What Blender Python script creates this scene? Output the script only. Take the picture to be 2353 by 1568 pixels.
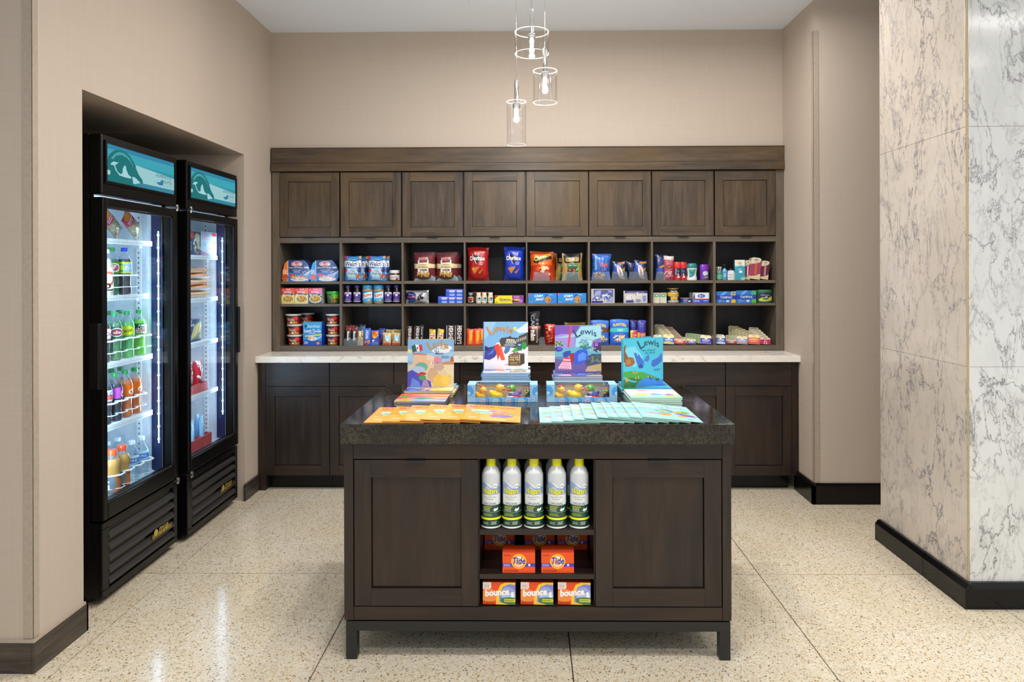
import bpy, bmesh, math, random
from mathutils import Vector, Matrix, Euler
PI = math.pi
for _o in list(bpy.data.objects):
    bpy.data.objects.remove(_o)
SC = bpy.context.scene
COL = SC.collection

# ------------------------------------------------------------------ camera, world, lights, exposure
FPX, IW, IH, CAMZ = 1640.0, 2353.0, 1568.0, 1.42
YAW, ROLL, SHX, SHY = 0.0115, 0.0029, -0.00876, -0.0697
_cd = bpy.data.cameras.new('camera'); CAM = bpy.data.objects.new('camera', _cd); COL.objects.link(CAM)
_cd.sensor_width = 36.0; _cd.lens = 36.0 * FPX / IW; _cd.shift_x = SHX; _cd.shift_y = SHY
_cd.clip_start = 0.05; _cd.clip_end = 100
CAM.location = (0, 0, CAMZ); CAM.rotation_euler = (PI / 2, ROLL, YAW)
SC.camera = CAM
SC.view_settings.view_transform = 'Standard'
SC.view_settings.look = 'None'
SC.view_settings.gamma = 1.0
SC.view_settings.use_curve_mapping = False
SC.view_settings.exposure = 0.0
SC.cycles.max_bounces = 10; SC.cycles.transparent_max_bounces = 24
SC.cycles.caustics_reflective = False; SC.cycles.caustics_refractive = False
SC.cycles.sample_clamp_indirect = 6.0
W = bpy.data.worlds.new('world'); SC.world = W; W.use_nodes = True
W.node_tree.nodes['Background'].inputs[0].default_value = (0.94, 0.975, 1.0, 1)
W.node_tree.nodes['Background'].inputs[1].default_value = 0.82

def area_light(x, y, z, energy, size, col=(1, 0.97, 0.94), sx=None, rot=(0, 0, 0), spread=2.6):
    d = bpy.data.lights.new('ceiling_area_light', 'AREA'); d.energy = energy; d.color = col
    d.shape = 'DISK' if sx is None else 'RECTANGLE'; d.size = size
    if sx is not None: d.size_y = sx
    d.spread = spread
    o = bpy.data.objects.new('ceiling_area_light', d); o.location = (x, y, z); o.rotation_euler = rot
    COL.objects.link(o); return o
for _x in (-0.4, 0.1, 0.6):                                  # unseen area lights added under the ceiling to light the shop
    area_light(_x, 3.5, 3.03, 16, 0.16, spread=3.05)
    area_light(_x, 1.7, 3.03, 10, 0.16)
    area_light(_x, 0.3, 3.03, 9, 0.16)
area_light(1.38, 3.85, 3.03, 8, 0.16, spread=3.0); area_light(2.5, 1.3, 3.03, 18, 0.16, spread=3.0)   # unseen lights added beside the pillar to brighten it and the right wall
for _x, _y, _w in ((3.9, 1.35, 2.1), (3.42, 0.43, 0.3), (3.55, -0.37, 0.5)):   # slim linear ceiling lamps of the lobby
    area_light(_x, _y, 3.03, 10 * _w, _w, (1, 0.97, 0.92), 0.04, spread=PI)

_R = Euler((PI / 2, ROLL, YAW)).to_matrix()
def on(axis, v, px, py):
    "point of the real plane <axis> = v that the photograph shows at pixel px, py"
    d = _R @ Vector(((px - IW / 2 + SHX * IW) / FPX, -(py - IH / 2 - SHY * IW) / FPX, -1.0))
    o = Vector((0, 0, CAMZ)); return o + d * ((v - o[axis]) / d[axis])

# ------------------------------------------------------------------ colours and materials
def lin(h):
    if not isinstance(h, str): return tuple(h)[:3]
    h = h.lstrip('#')
    if len(h) == 3: h = ''.join(c * 2 for c in h)
    out = []
    for i in (0, 2, 4):
        c = int(h[i:i + 2], 16) / 255
        out.append(c / 12.92 if c <= 0.04045 else ((c + 0.055) / 1.055) ** 2.4)
    return tuple(out)

class NT:
    def __init__(s, name):
        s.m = bpy.data.materials.new(name); s.m.use_nodes = True; s.t = s.m.node_tree; s.t.nodes.clear()
        s.out = s.n('ShaderNodeOutputMaterial')
    def n(s, typ, **kw):
        o = s.t.nodes.new(typ)
        for k, v in kw.items(): setattr(o, k, v)
        return o
    def l(s, a, b): s.t.links.new(a, b)
    def pr(s, col=None, rough=0.5, metal=0.0, spec=0.5, coat=0.0, trans=0.0, emit=None, es=0.0):
        p = s.n('ShaderNodeBsdfPrincipled')
        if col is not None: p.inputs['Base Color'].default_value = (*lin(col), 1)
        p.inputs['Roughness'].default_value = rough; p.inputs['Metallic'].default_value = metal
        p.inputs['Specular IOR Level'].default_value = spec; p.inputs['Coat Weight'].default_value = coat
        p.inputs['Coat Roughness'].default_value = 0.08
        p.inputs['Transmission Weight'].default_value = trans
        if emit is not None:
            p.inputs['Emission Color'].default_value = (*lin(emit), 1); p.inputs['Emission Strength'].default_value = es
        s.l(p.outputs[0], s.out.inputs[0]); s.p = p; return p
    def ramp(s, fac, stops, interp='LINEAR'):
        r = s.n('ShaderNodeValToRGB'); r.color_ramp.interpolation = interp
        e = r.color_ramp.elements
        while len(e) < len(stops): e.new(0.5)
        for el, (p, c) in zip(e, stops): el.position = p; el.color = (*lin(c), 1)
        s.l(fac, r.inputs[0]); return r.outputs[0]
    def co(s, scale=(1, 1, 1), rot=(0, 0, 0), kind='Object'):
        t = s.n('ShaderNodeTexCoord'); mp = s.n('ShaderNodeMapping')
        mp.inputs['Scale'].default_value = scale; mp.inputs['Rotation'].default_value = rot
        s.l(t.outputs[kind], mp.inputs[0]); return mp.outputs[0]
    def noise(s, vec, scale, detail=3, rough=0.5, dist=0.0):
        n = s.n('ShaderNodeTexNoise'); s.l(vec, n.inputs['Vector'])
        n.inputs['Scale'].default_value = scale; n.inputs['Detail'].default_value = detail
        n.inputs['Roughness'].default_value = rough; n.inputs['Distortion'].default_value = dist
        return n.outputs['Fac']
    def mix(s, a, b, fac, mode='MIX'):
        m = s.n('ShaderNodeMix', data_type='RGBA', blend_type=mode)
        if isinstance(fac, float): m.inputs[0].default_value = fac
        else: s.l(fac, m.inputs[0])
        for v, i in ((a, 6), (b, 7)):
            if isinstance(v, (str, tuple)): m.inputs[i].default_value = (*lin(v), 1)
            else: s.l(v, m.inputs[i])
        return m.outputs[2]
    def bump(s, h, strength=0.2, dist=0.002):
        b = s.n('ShaderNodeBump'); b.inputs['Strength'].default_value = strength; b.inputs['Distance'].default_value = dist
        s.l(h, b.inputs['Height']); s.l(b.outputs[0], s.p.inputs['Normal'])

def plain(name, col, rough=0.5, metal=0.0, vary=0.06, **k):
    t = NT(name); t.pr(None, rough, metal, **k)
    v = t.noise(t.co(), 60, 2)
    c = lin(col)
    t.l(t.ramp(v, [(0.3, tuple(x * (1 - vary) for x in c)), (0.7, tuple(min(1, x * (1 + vary)) for x in c))]), t.p.inputs['Base Color'])
    return t.m
def printed(name, rough, metal=0.0, coat=0.0, trans=0.0):
    "inks: base colour comes from the printed artwork stored on the faces"
    t = NT(name); t.pr(None, rough, metal, coat=coat, trans=trans)
    a = t.n('ShaderNodeAttribute', attribute_name='Col')
    t.l(a.outputs['Color'], t.p.inputs['Base Color'])
    return t.m
def glow(name, col, strength):
    t = NT(name); e = t.n('ShaderNodeEmission'); e.inputs[0].default_value = (*lin(col), 1); e.inputs[1].default_value = strength
    t.l(e.outputs[0], t.out.inputs[0]); return t.m
def glow_print(name, strength):
    t = NT(name); e = t.n('ShaderNodeEmission'); a = t.n('ShaderNodeAttribute', attribute_name='Col')
    t.l(a.outputs['Color'], e.inputs[0]); e.inputs[1].default_value = strength
    t.l(e.outputs[0], t.out.inputs[0]); return t.m
def clear(name, tint='ffffff', edge=1.45, rough=0.02, body=0.0, bodycol='ffffff'):
    "thin clear glass or plastic: see-through with a Fresnel reflection"
    t = NT(name)
    tr = t.n('ShaderNodeBsdfTransparent'); tr.inputs[0].default_value = (*lin(tint), 1)
    gl = t.n('ShaderNodeBsdfGlossy'); gl.inputs['Roughness'].default_value = rough
    lw = t.n('ShaderNodeLayerWeight'); lw.inputs[0].default_value = 0.5
    pw = t.n('ShaderNodeMath', operation='POWER'); t.l(lw.outputs['Facing'], pw.inputs[0]); pw.inputs[1].default_value = 4.5
    fr = t.n('ShaderNodeMath', operation='MULTIPLY_ADD'); t.l(pw.outputs[0], fr.inputs[0])
    fr.inputs[1].default_value = 0.8; fr.inputs[2].default_value = ((edge - 1) / (edge + 1)) ** 2
    mx = t.n('ShaderNodeMixShader'); t.l(fr.outputs[0], mx.inputs[0]); t.l(tr.outputs[0], mx.inputs[1]); t.l(gl.outputs[0], mx.inputs[2])
    last = mx
    if body:
        df = t.n('ShaderNodeBsdfDiffuse'); df.inputs[0].default_value = (*lin(bodycol), 1)
        m2 = t.n('ShaderNodeMixShader'); m2.inputs[0].default_value = body
        t.l(mx.outputs[0], m2.inputs[1]); t.l(df.outputs[0], m2.inputs[2]); last = m2
    t.l(last.outputs[0], t.out.inputs[0]); return t.m

def wood(name, sc, cols, rough=0.36):
    t = NT(name); t.pr(None, rough, 0, spec=0.45)
    v = t.co(sc); g = t.noise(v, 3.0, 7, 0.62, 0.6)
    base = t.ramp(g, [(0.25, cols[0]), (0.5, cols[1]), (0.75, cols[2])])
    b = t.noise(t.co(tuple(0.12 * x + 0.6 for x in sc)), 1.7, 3, 0.55, 0.5)
    fine = t.noise(t.co(tuple(x * 6 for x in sc)), 4.0, 4, 0.6)
    c = t.mix(base, cols[3], t.ramp(b, [(0.42, '000000'), (0.72, 'b0b0b0')]))
    c = t.mix(c, '120e0c', t.ramp(fine, [(0.35, '606060'), (0.55, '000000')]), 'MIX')
    t.l(c, t.p.inputs['Base Color']); t.bump(fine, 0.12, 0.001)
    return t.m
_WC = ('30271f', '4a3e33', '625244', '74592f')
M = {}
M['wood'] = wood('stained_wood_upright', (9, 9, 0.9), _WC)
M['wood_flat'] = wood('stained_wood_lengthwise', (0.9, 9, 9), _WC)
M['edge'] = wood('taupe_wood_edges', (0.9, 9, 9), ('4a4239', '62584c', '766a5c', '6e6150'))
M['edge_up'] = wood('taupe_wood_edges_upright', (9, 9, 0.9), ('4a4239', '62584c', '766a5c', '6e6150'))
_WD = ('15100f', '231a17', '35281f', '3f2d1d')  # same wood darkened: dimmer light on base units and island put in colour
M['dark'] = wood('shaded_wood_upright', (9, 9, 0.9), _WD, 0.32)
M['dark_flat'] = wood('shaded_wood_lengthwise', (0.9, 9, 9), _WD, 0.32)
M['wood_in'] = wood('shaded_wood_cubby', (6, 6, 0.7), ('25242b', '2f2e38', '393842', '34343e'), 0.42)  # same wood again, with the blue-black shade of the cubbies painted in
M['black_metal'] = plain('black_metal', '1b1b1c', 0.35)
M['black_plastic'] = plain('black_plastic', '0a0a0b', 0.3)
M['fridge_black'] = plain('fridge_black', '060607', 0.3, spec=0.3)
M['louver'] = plain('dark_louver', '2c2a2b', 0.4)
M['steel'] = plain('steel', 'b8b8b8', 0.25, 1.0)
M['gold'] = plain('gold_badge', 'a8923a', 0.3, 1.0)
M['liner'] = plain('white_liner', 'dfe6ec', 0.35)
M['wire'] = plain('white_wire', 'f2f4f4', 0.3)
M['mullion'] = plain('dark_mullion', '16204a', 0.3)
M['led'] = glow('led_dots', 'cfe6ff', 26.0)
M['ledbar'] = glow('led_bar', 'a9cdff', 4.0)
M['card'] = printed('printed_card', 0.42)
M['gloss'] = printed('printed_gloss', 0.22, coat=0.3)
M['film'] = printed('printed_film', 0.28, coat=0.25)
M['foil'] = printed('printed_foil', 0.24, metal=0.45)
M['matte'] = printed('printed_matte', 0.6)
M['liquid'] = printed('drink', 0.12, coat=0.5, trans=0.06)
M['sign'] = glow_print('backlit_sign', 0.8)
M['glass'] = clear('clear_glass', 'fefefe', 1.45)
M['pane'] = clear('door_glass', 'eef6fb', 1.25)
M['clearplastic'] = clear('clear_plastic', 'f2f6f8', 1.4, 0.06, 0.07, 'd8e4ee')
M['petbottle'] = clear('bottle_plastic', 'eef4f6', 1.5, 0.03, 0.06, 'dfeaf4')
M['rim'] = clear('glass_edge', 'ffffff', 1.5, 0.05, 0.3, 'ffffff')  # white body stands in for light gathered in the glass rims
M['paper'] = plain('paper_pages', 'e9e6df', 0.6)
M['bulb'] = glow('lamp_bulb', 'fff2dc', 70.0)
M['chrome'] = plain('chrome', 'd8d8d8', 0.12, 1.0)
M['canopy'] = plain('white_enamel', 'd9d9d6', 0.4)

def _wallmat():
    t = NT('woven_wallcovering'); t.pr(None, 0.62, 0, spec=0.3)
    a = t.noise(t.co((220, 220, 3)), 1.0, 3, 0.6); b = t.noise(t.co((3, 3, 260)), 1.0, 3, 0.6)
    c = t.noise(t.co((1.4, 1.4, 0.25)), 1.0, 2)
    m = t.n('ShaderNodeMath', operation='ADD'); t.l(a, m.inputs[0]); t.l(b, m.inputs[1])
    m2 = t.n('ShaderNodeMath', operation='MULTIPLY_ADD'); t.l(m.outputs[0], m2.inputs[0]); m2.inputs[1].default_value = 0.5; m2.inputs[2].default_value = 0.0
    base = t.ramp(m2.outputs[0], [(0.3, 'b5a799'), (0.7, 'beb0a3')])
    t.l(t.mix(base, 'b2a698', t.ramp(c, [(0.4, '000000'), (0.62, '707070')])), t.p.inputs['Base Color'])
    t.bump(m2.outputs[0], 0.15, 0.0006); return t.m
M['wall'] = _wallmat()
M['ceiling'] = plain('ceiling_paint', 'e8f1ff', 0.7, vary=0.012)
M['guard'] = plain('corner_guard', 'a89a8b', 0.25)
def _terrazzo():
    t = NT('terrazzo'); t.pr(None, 0.15, 0, spec=0.5)
    base = t.ramp(t.noise(t.co((1, 1, 1)), 2.2, 4), [(0.3, 'cdc0a6'), (0.7, 'd5cbb8')])
    def chips(scale, stops, base, seed):
        v = t.n('ShaderNodeTexVoronoi', feature='F1'); t.l(t.co((1, 1.0, 1), (0, 0, seed)), v.inputs['Vector'])
        v.inputs['Scale'].default_value = scale
        sep = t.n('ShaderNodeSeparateColor'); t.l(v.outputs['Color'], sep.inputs[0])
        sel = t.ramp(sep.outputs[0], [(0.0, 'ffffff'), (stops, '000000')], 'CONSTANT')
        rad = t.ramp(v.outputs['Distance'], [(0.28, 'ffffff'), (0.42, '000000')])
        f = t.mix(sel, rad, 1.0, 'MULTIPLY')
        cc = t.ramp(sep.outputs[1], [(0.0, '8c6f46'), (0.2, 'b2935e'), (0.42, '7d776a'), (0.6, 'a49a88'), (0.75, 'bf9f6a'), (0.92, '57503f')], 'CONSTANT')
        return t.mix(base, cc, f)
    c = chips(95, 0.42, base, 0.3); c = chips(175, 0.5, c, 1.1)
    sp = t.n('ShaderNodeTexVoronoi', feature='F1'); t.l(t.co(), sp.inputs['Vector']); sp.inputs['Scale'].default_value = 55
    s2 = t.n('ShaderNodeSeparateColor'); t.l(sp.outputs['Color'], s2.inputs[0])
    c = t.mix(c, 'efe8da', t.mix(t.ramp(s2.outputs[2], [(0, '909090'), (0.3, '000000')], 'CONSTANT'), t.ramp(sp.outputs['Distance'], [(0.3, 'ffffff'), (0.5, '000000')]), 1.0, 'MULTIPLY'))
    t.l(c, t.p.inputs['Base Color']); return t.m
M['terrazzo'] = _terrazzo()
M['joint'] = plain('floor_joint', '4f432f', 0.5)
def _marble(name, base1, base2, seed):
    t = NT(name); t.pr(None, 0.13, 0, spec=0.5)
    def ridge(scale, st, rot, dist, wid, dark):
        n = t.noise(t.co(st, rot), scale, 9, 0.62, dist)
        a = t.n('ShaderNodeMath', operation='SUBTRACT'); t.l(n, a.inputs[0]); a.inputs[1].default_value = 0.5
        b = t.n('ShaderNodeMath', operation='ABSOLUTE'); t.l(a.outputs[0], b.inputs[0])
        return t.ramp(b.outputs[0], [(0.0, dark), (wid * 0.35, '606060'), (wid, '000000')])
    v0 = t.co((1, 1, 1), (0.2, 0.4, seed))
    c = t.ramp(t.noise(v0, 1.8, 5, 0.6), [(0.3, base1), (0.7, base2)])
    m1 = t.ramp(t.noise(v0, 2.6, 4), [(0.30, '303030'), (0.55, 'ffffff')])
    m2 = t.ramp(t.noise(t.co((1, 1, 1), (1, 2, seed)), 3.4, 4), [(0.32, '202020'), (0.58, 'ffffff')])
    c = t.mix(c, '9c9a9a', t.ramp(t.noise(t.co((1.5, 1.5, 0.7), (0.4, 0.5, 0)), 3.5, 8, 0.7, 1.0), [(0.5, '000000'), (0.75, '909090')]))
    c = t.mix(c, '66676e', t.mix(ridge(2.0, (1.6, 1.6, 0.8), (0.5, 0.5, 0.3), 0.35, 0.02, 'ffffff'), m1, 1.0, 'MULTIPLY'))
    c = t.mix(c, '77777d', t.mix(ridge(3.8, (1.5, 1.5, 0.65), (-0.35, 0.5, 0.8), 0.45, 0.024, 'ffffff'), m2, 1.0, 'MULTIPLY'))
    c = t.mix(c, '8c8a8c', t.mix(ridge(5.5, (1.4, 1.4, 0.6), (0.3, -0.5, 0.2), 0.3, 0.03, 'd0d0d0'), t.mix(m1, m2, 0.5), 1.0, 'MULTIPLY'))
    t.l(c, t.p.inputs['Base Color']); return t.m
M['marble'] = _marble('veined_white_marble', 'd0d2d2', 'dddfdf', 0.7)
M['marble_shaded'] = _marble('veined_marble_shaded', 'bbb0a4', 'ccc3b9', 0.7)  # same marble; the dimmer, warmer light on the side is in its colour
M['black_stone'] = plain('black_stone', '060607', 0.16, spec=0.3)
def _granite():
    t = NT('dark_granite'); t.pr(None, 0.1, 0, spec=0.55)
    g = t.noise(t.co(), 26, 9, 0.7, 2.2)
    c = t.ramp(g, [(0.30, '0a0807'), (0.46, '1a1613'), (0.50, '544a3a'), (0.53, '1d1915'), (0.62, '0d0b09'), (0.70, '3a3329')])
    t.l(t.mix(c, '15110e', t.ramp(t.noise(t.co(), 5, 3), [(0.4, '000000'), (0.62, 'd0d0d0')])), t.p.inputs['Base Color']); return t.m
M['granite'] = _granite()
def _quartz():
    t = NT('pale_quartz'); t.pr(None, 0.2, 0, spec=0.5)
    g = t.noise(t.co(), 11, 8, 0.7, 1.8)
    t.l(t.ramp(g, [(0.36, 'c4bfb6'), (0.43, 'e8e4db'), (0.6, 'efebe3'), (0.72, 'd6d0c6')]), t.p.inputs['Base Color']); return t.m
M['quartz'] = _quartz()
def _plank():
    t = NT('wood_look_tile'); t.pr(None, 0.35)
    v = t.co((1.2, 1.2, 14)); g = t.noise(v, 3, 7, 0.65, 0.8)
    t.l(t.ramp(g, [(0.3, '1d1a17'), (0.5, '37302a'), (0.7, '51483e')]), t.p.inputs['Base Color']); return t.m
M['plank'] = _plank()

# ------------------------------------------------------------------ mesh builder
class MB:
    def __init__(s): s.v = []; s.f = []; s.c = []; s.m = []; s.col = 'ffffff'; s.mi = 0
    def face(s, idx, col=None, m=None):
        s.f.append(tuple(idx)); s.c.append(lin(col if col is not None else s.col)); s.m.append(s.mi if m is None else m)
    def add(s, vs): b = len(s.v); s.v += [tuple(p) for p in vs]; return b
    def box(s, x0, y0, z0, x1, y1, z1, col=None, front=None, top=None, m=None):
        b = s.add([(x, y, z) for z in (z0, z1) for y in (y0, y1) for x in (x0, x1)])
        for q, cc in (((0, 2, 3, 1), col), ((4, 5, 7, 6), top or col), ((0, 1, 5, 4), front or col), ((2, 6, 7, 3), col), ((0, 4, 6, 2), col), ((1, 3, 7, 5), col)):
            s.face([b + i for i in q], cc, m)
        return s
    def prism(s, poly, y0, y1, col=None, side=None):
        "outline in x,z pushed from y0 (front) to y1 (back)"
        n = len(poly); b = s.add([(x, y0, z) for x, z in poly] + [(x, y1, z) for x, z in poly])
        s.face(range(b, b + n), col); s.face(range(b + 2 * n - 1, b + n - 1, -1), col)
        for i in range(n):
            j = (i + 1) % n; s.face((b + i, b + n + i, b + n + j, b + j), side or col)
        return s
    def lathe(s, prof, n=20, cx=0, cy=0, cols=None, cap=True, ang0=0.0):
        b0 = len(s.v)
        for r, z in prof:
            s.add([(cx + r * math.sin(ang0 + 2 * PI * i / n), cy - r * math.cos(ang0 + 2 * PI * i / n), z) for i in range(n)])
        for k in range(len(prof) - 1):
            for i in range(n):
                j = (i + 1) % n; a = b0 + k * n
                s.face((a + i, a + j, a + n + j, a + n + i), cols[k] if cols else None)
        if cap:
            s.face([b0 + i for i in range(n - 1, -1, -1)], cols[0] if cols else None)
            e = b0 + (len(prof) - 1) * n; s.face([e + i for i in range(n)], cols[-1] if cols else None)
        return s
    def ball(s, c, r, col=None, n=12, k=8, mat=None):
        r = (r, r, r) if not hasattr(r, '__len__') else r
        b = len(s.v)
        for i in range(k + 1):
            t = PI * i / k
            for j in range(n):
                a = 2 * PI * j / n
                p = Vector((r[0] * math.sin(t) * math.cos(a), r[1] * math.sin(t) * math.sin(a), -r[2] * math.cos(t)))
                if mat is not None: p = mat @ p
                s.v.append((c[0] + p[0], c[1] + p[1], c[2] + p[2]))
        for i in range(k):
            for j in range(n):
                jj = (j + 1) % n
                s.face((b + i * n + j, b + i * n + jj, b + (i + 1) * n + jj, b + (i + 1) * n + j), col)
        return s
    def tube(s, pts, r, n=8, col=None):
        b = len(s.v); pts = [Vector(p) for p in pts]
        for i, p in enumerate(pts):
            d = (pts[min(i + 1, len(pts) - 1)] - pts[max(i - 1, 0)]).normalized()
            u = d.cross(Vector((0, 0, 1)) if abs(d.z) < 0.9 else Vector((1, 0, 0))).normalized(); w = d.cross(u)
            s.add([p + (u * math.cos(2 * PI * k / n) + w * math.sin(2 * PI * k / n)) * r for k in range(n)])
        for i in range(len(pts) - 1):
            for k in range(n):
                kk = (k + 1) % n; a = b + i * n
                s.face((a + k, a + kk, a + n + kk, a + n + k), col)
        s.face([b + k for k in range(n)], col); e = b + (len(pts) - 1) * n; s.face([e + k for k in range(n - 1, -1, -1)], col)
        return s
    def mesh(s, name, mats, smooth=None):
        me = bpy.data.meshes.new(name); me.from_pydata(s.v, [], s.f)
        for mm in (mats if isinstance(mats, (list, tuple)) else [mats]): me.materials.append(mm)
        if any(s.m): me.polygons.foreach_set('material_index', s.m)
        a = me.color_attributes.new('Col', 'FLOAT_COLOR', 'CORNER')
        buf = []
        for f, c in zip(s.f, s.c): buf += [c[0], c[1], c[2], 1.0] * len(f)
        a.data.foreach_set('color', buf)
        if smooth is not None:
            me.polygons.foreach_set('use_smooth', [True] * len(s.f)); me.set_sharp_from_angle(angle=math.radians(smooth))
        me.update(); return me
    def build(s, name, mats, parent=None, smooth=None, bevel=0.0, loc=None):
        o = bpy.data.objects.new(name, s.mesh(name, mats, smooth)); COL.objects.link(o)
        if parent is not None: o.parent = parent
        if loc is not None: o.location = loc
        if bevel:
            b = o.modifiers.new('edges', 'BEVEL'); b.width = bevel; b.segments = 2; b.limit_method = 'ANGLE'
        return o
def tag(o, label=None, cat=None, group=None, kind=None):
    if label: o['label'] = label
    if cat: o['category'] = cat
    if group: o['group'] = group
    if kind: o['kind'] = kind
    return o
def empty(name, loc=(0, 0, 0), rz=0.0, parent=None):
    o = bpy.data.objects.new(name, None); COL.objects.link(o); o.location = loc; o.rotation_euler = (0, 0, rz); o.empty_display_size = 0.05
    if parent is not None: o.parent = parent
    return o
def dup(o, parent=None):
    c = o.copy(); COL.objects.link(c)
    if parent is not None: c.parent = parent; c.matrix_parent_inverse = o.matrix_parent_inverse
    for ch in list(o.children): dup(ch, c)
    return c
def struct(o): o['kind'] = 'structure'; return o

# ------------------------------------------------------------------ printed artwork: flat shapes laid on a face
_TX = {}
def text_mesh(txt, bold=0.0, shear=0.0):
    bold *= 0.42; k = (txt, bold, shear)
    if k not in _TX:
        c = bpy.data.curves.new('text', 'FONT'); c.body = txt; c.resolution_u = 2; c.offset = bold; c.shear = shear
        o = bpy.data.objects.new('text', c); m = bpy.data.meshes.new_from_object(o)
        vs = [(v.co.x, v.co.y) for v in m.vertices]; fs = [tuple(p.vertices) for p in m.polygons]
        bpy.data.objects.remove(o); bpy.data.meshes.remove(m); bpy.data.curves.remove(c)
        xs = [p[0] for p in vs]; ys = [p[1] for p in vs]
        x0, x1, y0, y1 = min(xs), max(xs), min(ys), max(ys)
        _TX[k] = ([((x - x0) / (x1 - x0), (y - y0) / (y1 - y0)) for x, y in vs], fs)
    return _TX[k]
FLAT_LAYER, WRAP_LAYER = 0.000022, 0.0002
def art(shapes, w, h, name='front_print', mat='gloss', nu=0, nv=0, mapper=None, base=0.0004, parent=None, clip=None, vcuts=None):
    """shapes in unit coordinates (0..1 across, 0..1 up). Without a mapper the print lies on the plane y = 0 facing -y, from x = -w/2 to w/2, z = 0 to h."""
    LAYER = WRAP_LAYER if mapper else FLAT_LAYER; base = base if mapper else 0.00018
    bm = bmesh.new(); cl = bm.loops.layers.float_color.new('Col'); lay = [0]
    def poly(pts, col):
        vs = [bm.verts.new((p[0] * w, lay[0] * LAYER, p[1] * h)) for p in pts]
        try: f = bm.faces.new(vs)
        except ValueError: return
        for l in f.loops: l[cl] = (*lin(col), 1)
    def ell(cx, cy, rx, ry, col, n=16, rot=0.0):
        pts = []
        for i in range(n):
            a, b = rx * math.cos(2 * PI * i / n), ry * math.sin(2 * PI * i / n)
            if rot:
                aw, bh = a * w, b * h; a, b = (aw * math.cos(rot) - bh * math.sin(rot)) / w, (aw * math.sin(rot) + bh * math.cos(rot)) / h
            pts.append((cx + a, cy + b))
        poly(pts, col)
    def text(txt, xa, ya, xb, yb, col, o):
        vs, fs = text_mesh(txt, o.get('b', 0.0), o.get('it', 0.0))
        P = []
        for x, y in vs:
            v = o.get('v', 0)
            if v == 1: p = (xa + y * (xb - xa), yb - x * (yb - ya))
            elif v == -1: p = (xb - y * (xb - xa), ya + x * (yb - ya))
            else:
                arc = o.get('arc', 0.0) * (1 - (2 * x - 1) ** 2); sl = o.get('slope', 0.0) * x
                p = (xa + x * (xb - xa), ya + y * (yb - ya) * (1 + o.get('grow', 0.0) * (1 - x)) + arc + sl)
            if o.get('rot'):
                cx, cy = (xa + xb) / 2, (ya + yb) / 2; dx, dy = (p[0] - cx) * w, (p[1] - cy) * h; r = o['rot']
                p = (cx + (dx * math.cos(r) - dy * math.sin(r)) / w, cy + (dx * math.sin(r) + dy * math.cos(r)) / h)
            P.append(bm.verts.new((p[0] * w, lay[0] * LAYER, p[1] * h)))
        for f in fs:
            try: fc = bm.faces.new([P[i] for i in f])
            except ValueError: continue
            for l in fc.loops: l[cl] = (*lin(col), 1)
    for s in shapes:
        k = s[0]; lay[0] += 1
        if k == 'r': poly([(s[1], s[2]), (s[3], s[2]), (s[3], s[4]), (s[1], s[4])], s[5])
        elif k == 'e': ell(s[1], s[2], s[3], s[4], s[5], s[6] if len(s) > 6 else 16, s[7] if len(s) > 7 else 0.0)
        elif k == 'p': poly(s[1], s[2])
        elif k == 't':
            o = s[7] if len(s) > 7 else {}
            if 'ol' in o:
                oo = dict(o); oo['b'] = o.get('b', 0) + o.get('ow', 0.05); text(s[1], s[2], s[3], s[4], s[5], o['ol'], oo); lay[0] += 1
            text(s[1], s[2], s[3], s[4], s[5], s[6], o)
        elif k == 'l':                                             # rows of print too small to read
            rr = random.Random(int(s[1] * 977 + s[2] * 613 + s[5] * 7)); n = s[5]
            for i in range(n):
                yb = s[4] - (i + 0.85) * (s[4] - s[2]) / n; ht = (s[4] - s[2]) / n * 0.5; x = s[1]
                end = s[3] - rr.random() * 0.25 * (s[3] - s[1])
                while x < end:
                    ww = (0.06 + 0.1 * rr.random()) * (s[3] - s[1]); poly([(x, yb), (min(x + ww, end), yb), (min(x + ww, end), yb + ht), (x, yb + ht)], s[6]); x += ww + 0.025 * (s[3] - s[1])
        elif k == 'b':                                             # heap of small rounded pieces
            rr = random.Random(s[7]); cols = s[6]
            for i in range(s[5]):
                a, q = rr.random() * 2 * PI, math.sqrt(rr.random()); z = s[8] if len(s) > 8 else 0.28
                lay[0] += 0.15
                ell(s[1] + s[3] * q * math.cos(a), s[2] + s[4] * q * math.sin(a), s[3] * z * (0.7 + 0.6 * rr.random()), s[4] * z * (0.6 + 0.6 * rr.random()), cols[rr.randrange(len(cols))], 8, rr.random() * 3)
    for co, no in (((0, 0, 0), (-1, 0, 0)), ((w, 0, 0), (1, 0, 0)), ((0, 0, 0), (0, 0, -1)), ((0, 0, h), (0, 0, 1))):
        bmesh.ops.bisect_plane(bm, geom=bm.verts[:] + bm.edges[:] + bm.faces[:], plane_co=co, plane_no=no, clear_outer=True, dist=1e-7)
    for i in range(len(clip) if clip else 0):                      # trim to a convex outline, counter-clockwise
        (xa, za), (xb, zb) = clip[i], clip[(i + 1) % len(clip)]
        bmesh.ops.bisect_plane(bm, geom=bm.verts[:] + bm.edges[:] + bm.faces[:], plane_co=(xa * w, 0, za * h), plane_no=((zb - za) * h, 0, -(xb - xa) * w), clear_outer=True, dist=1e-7)
    for i in range(1, nu):
        bmesh.ops.bisect_plane(bm, geom=bm.verts[:] + bm.edges[:] + bm.faces[:], plane_co=(w * i / nu, 0, 0), plane_no=(1, 0, 0), dist=1e-7)
    for z in (vcuts if vcuts else [h * i / nv for i in range(1, nv)] if nv else []):
        bmesh.ops.bisect_plane(bm, geom=bm.verts[:] + bm.edges[:] + bm.faces[:], plane_co=(0, 0, z), plane_no=(0, 0, 1), dist=1e-7)
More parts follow.
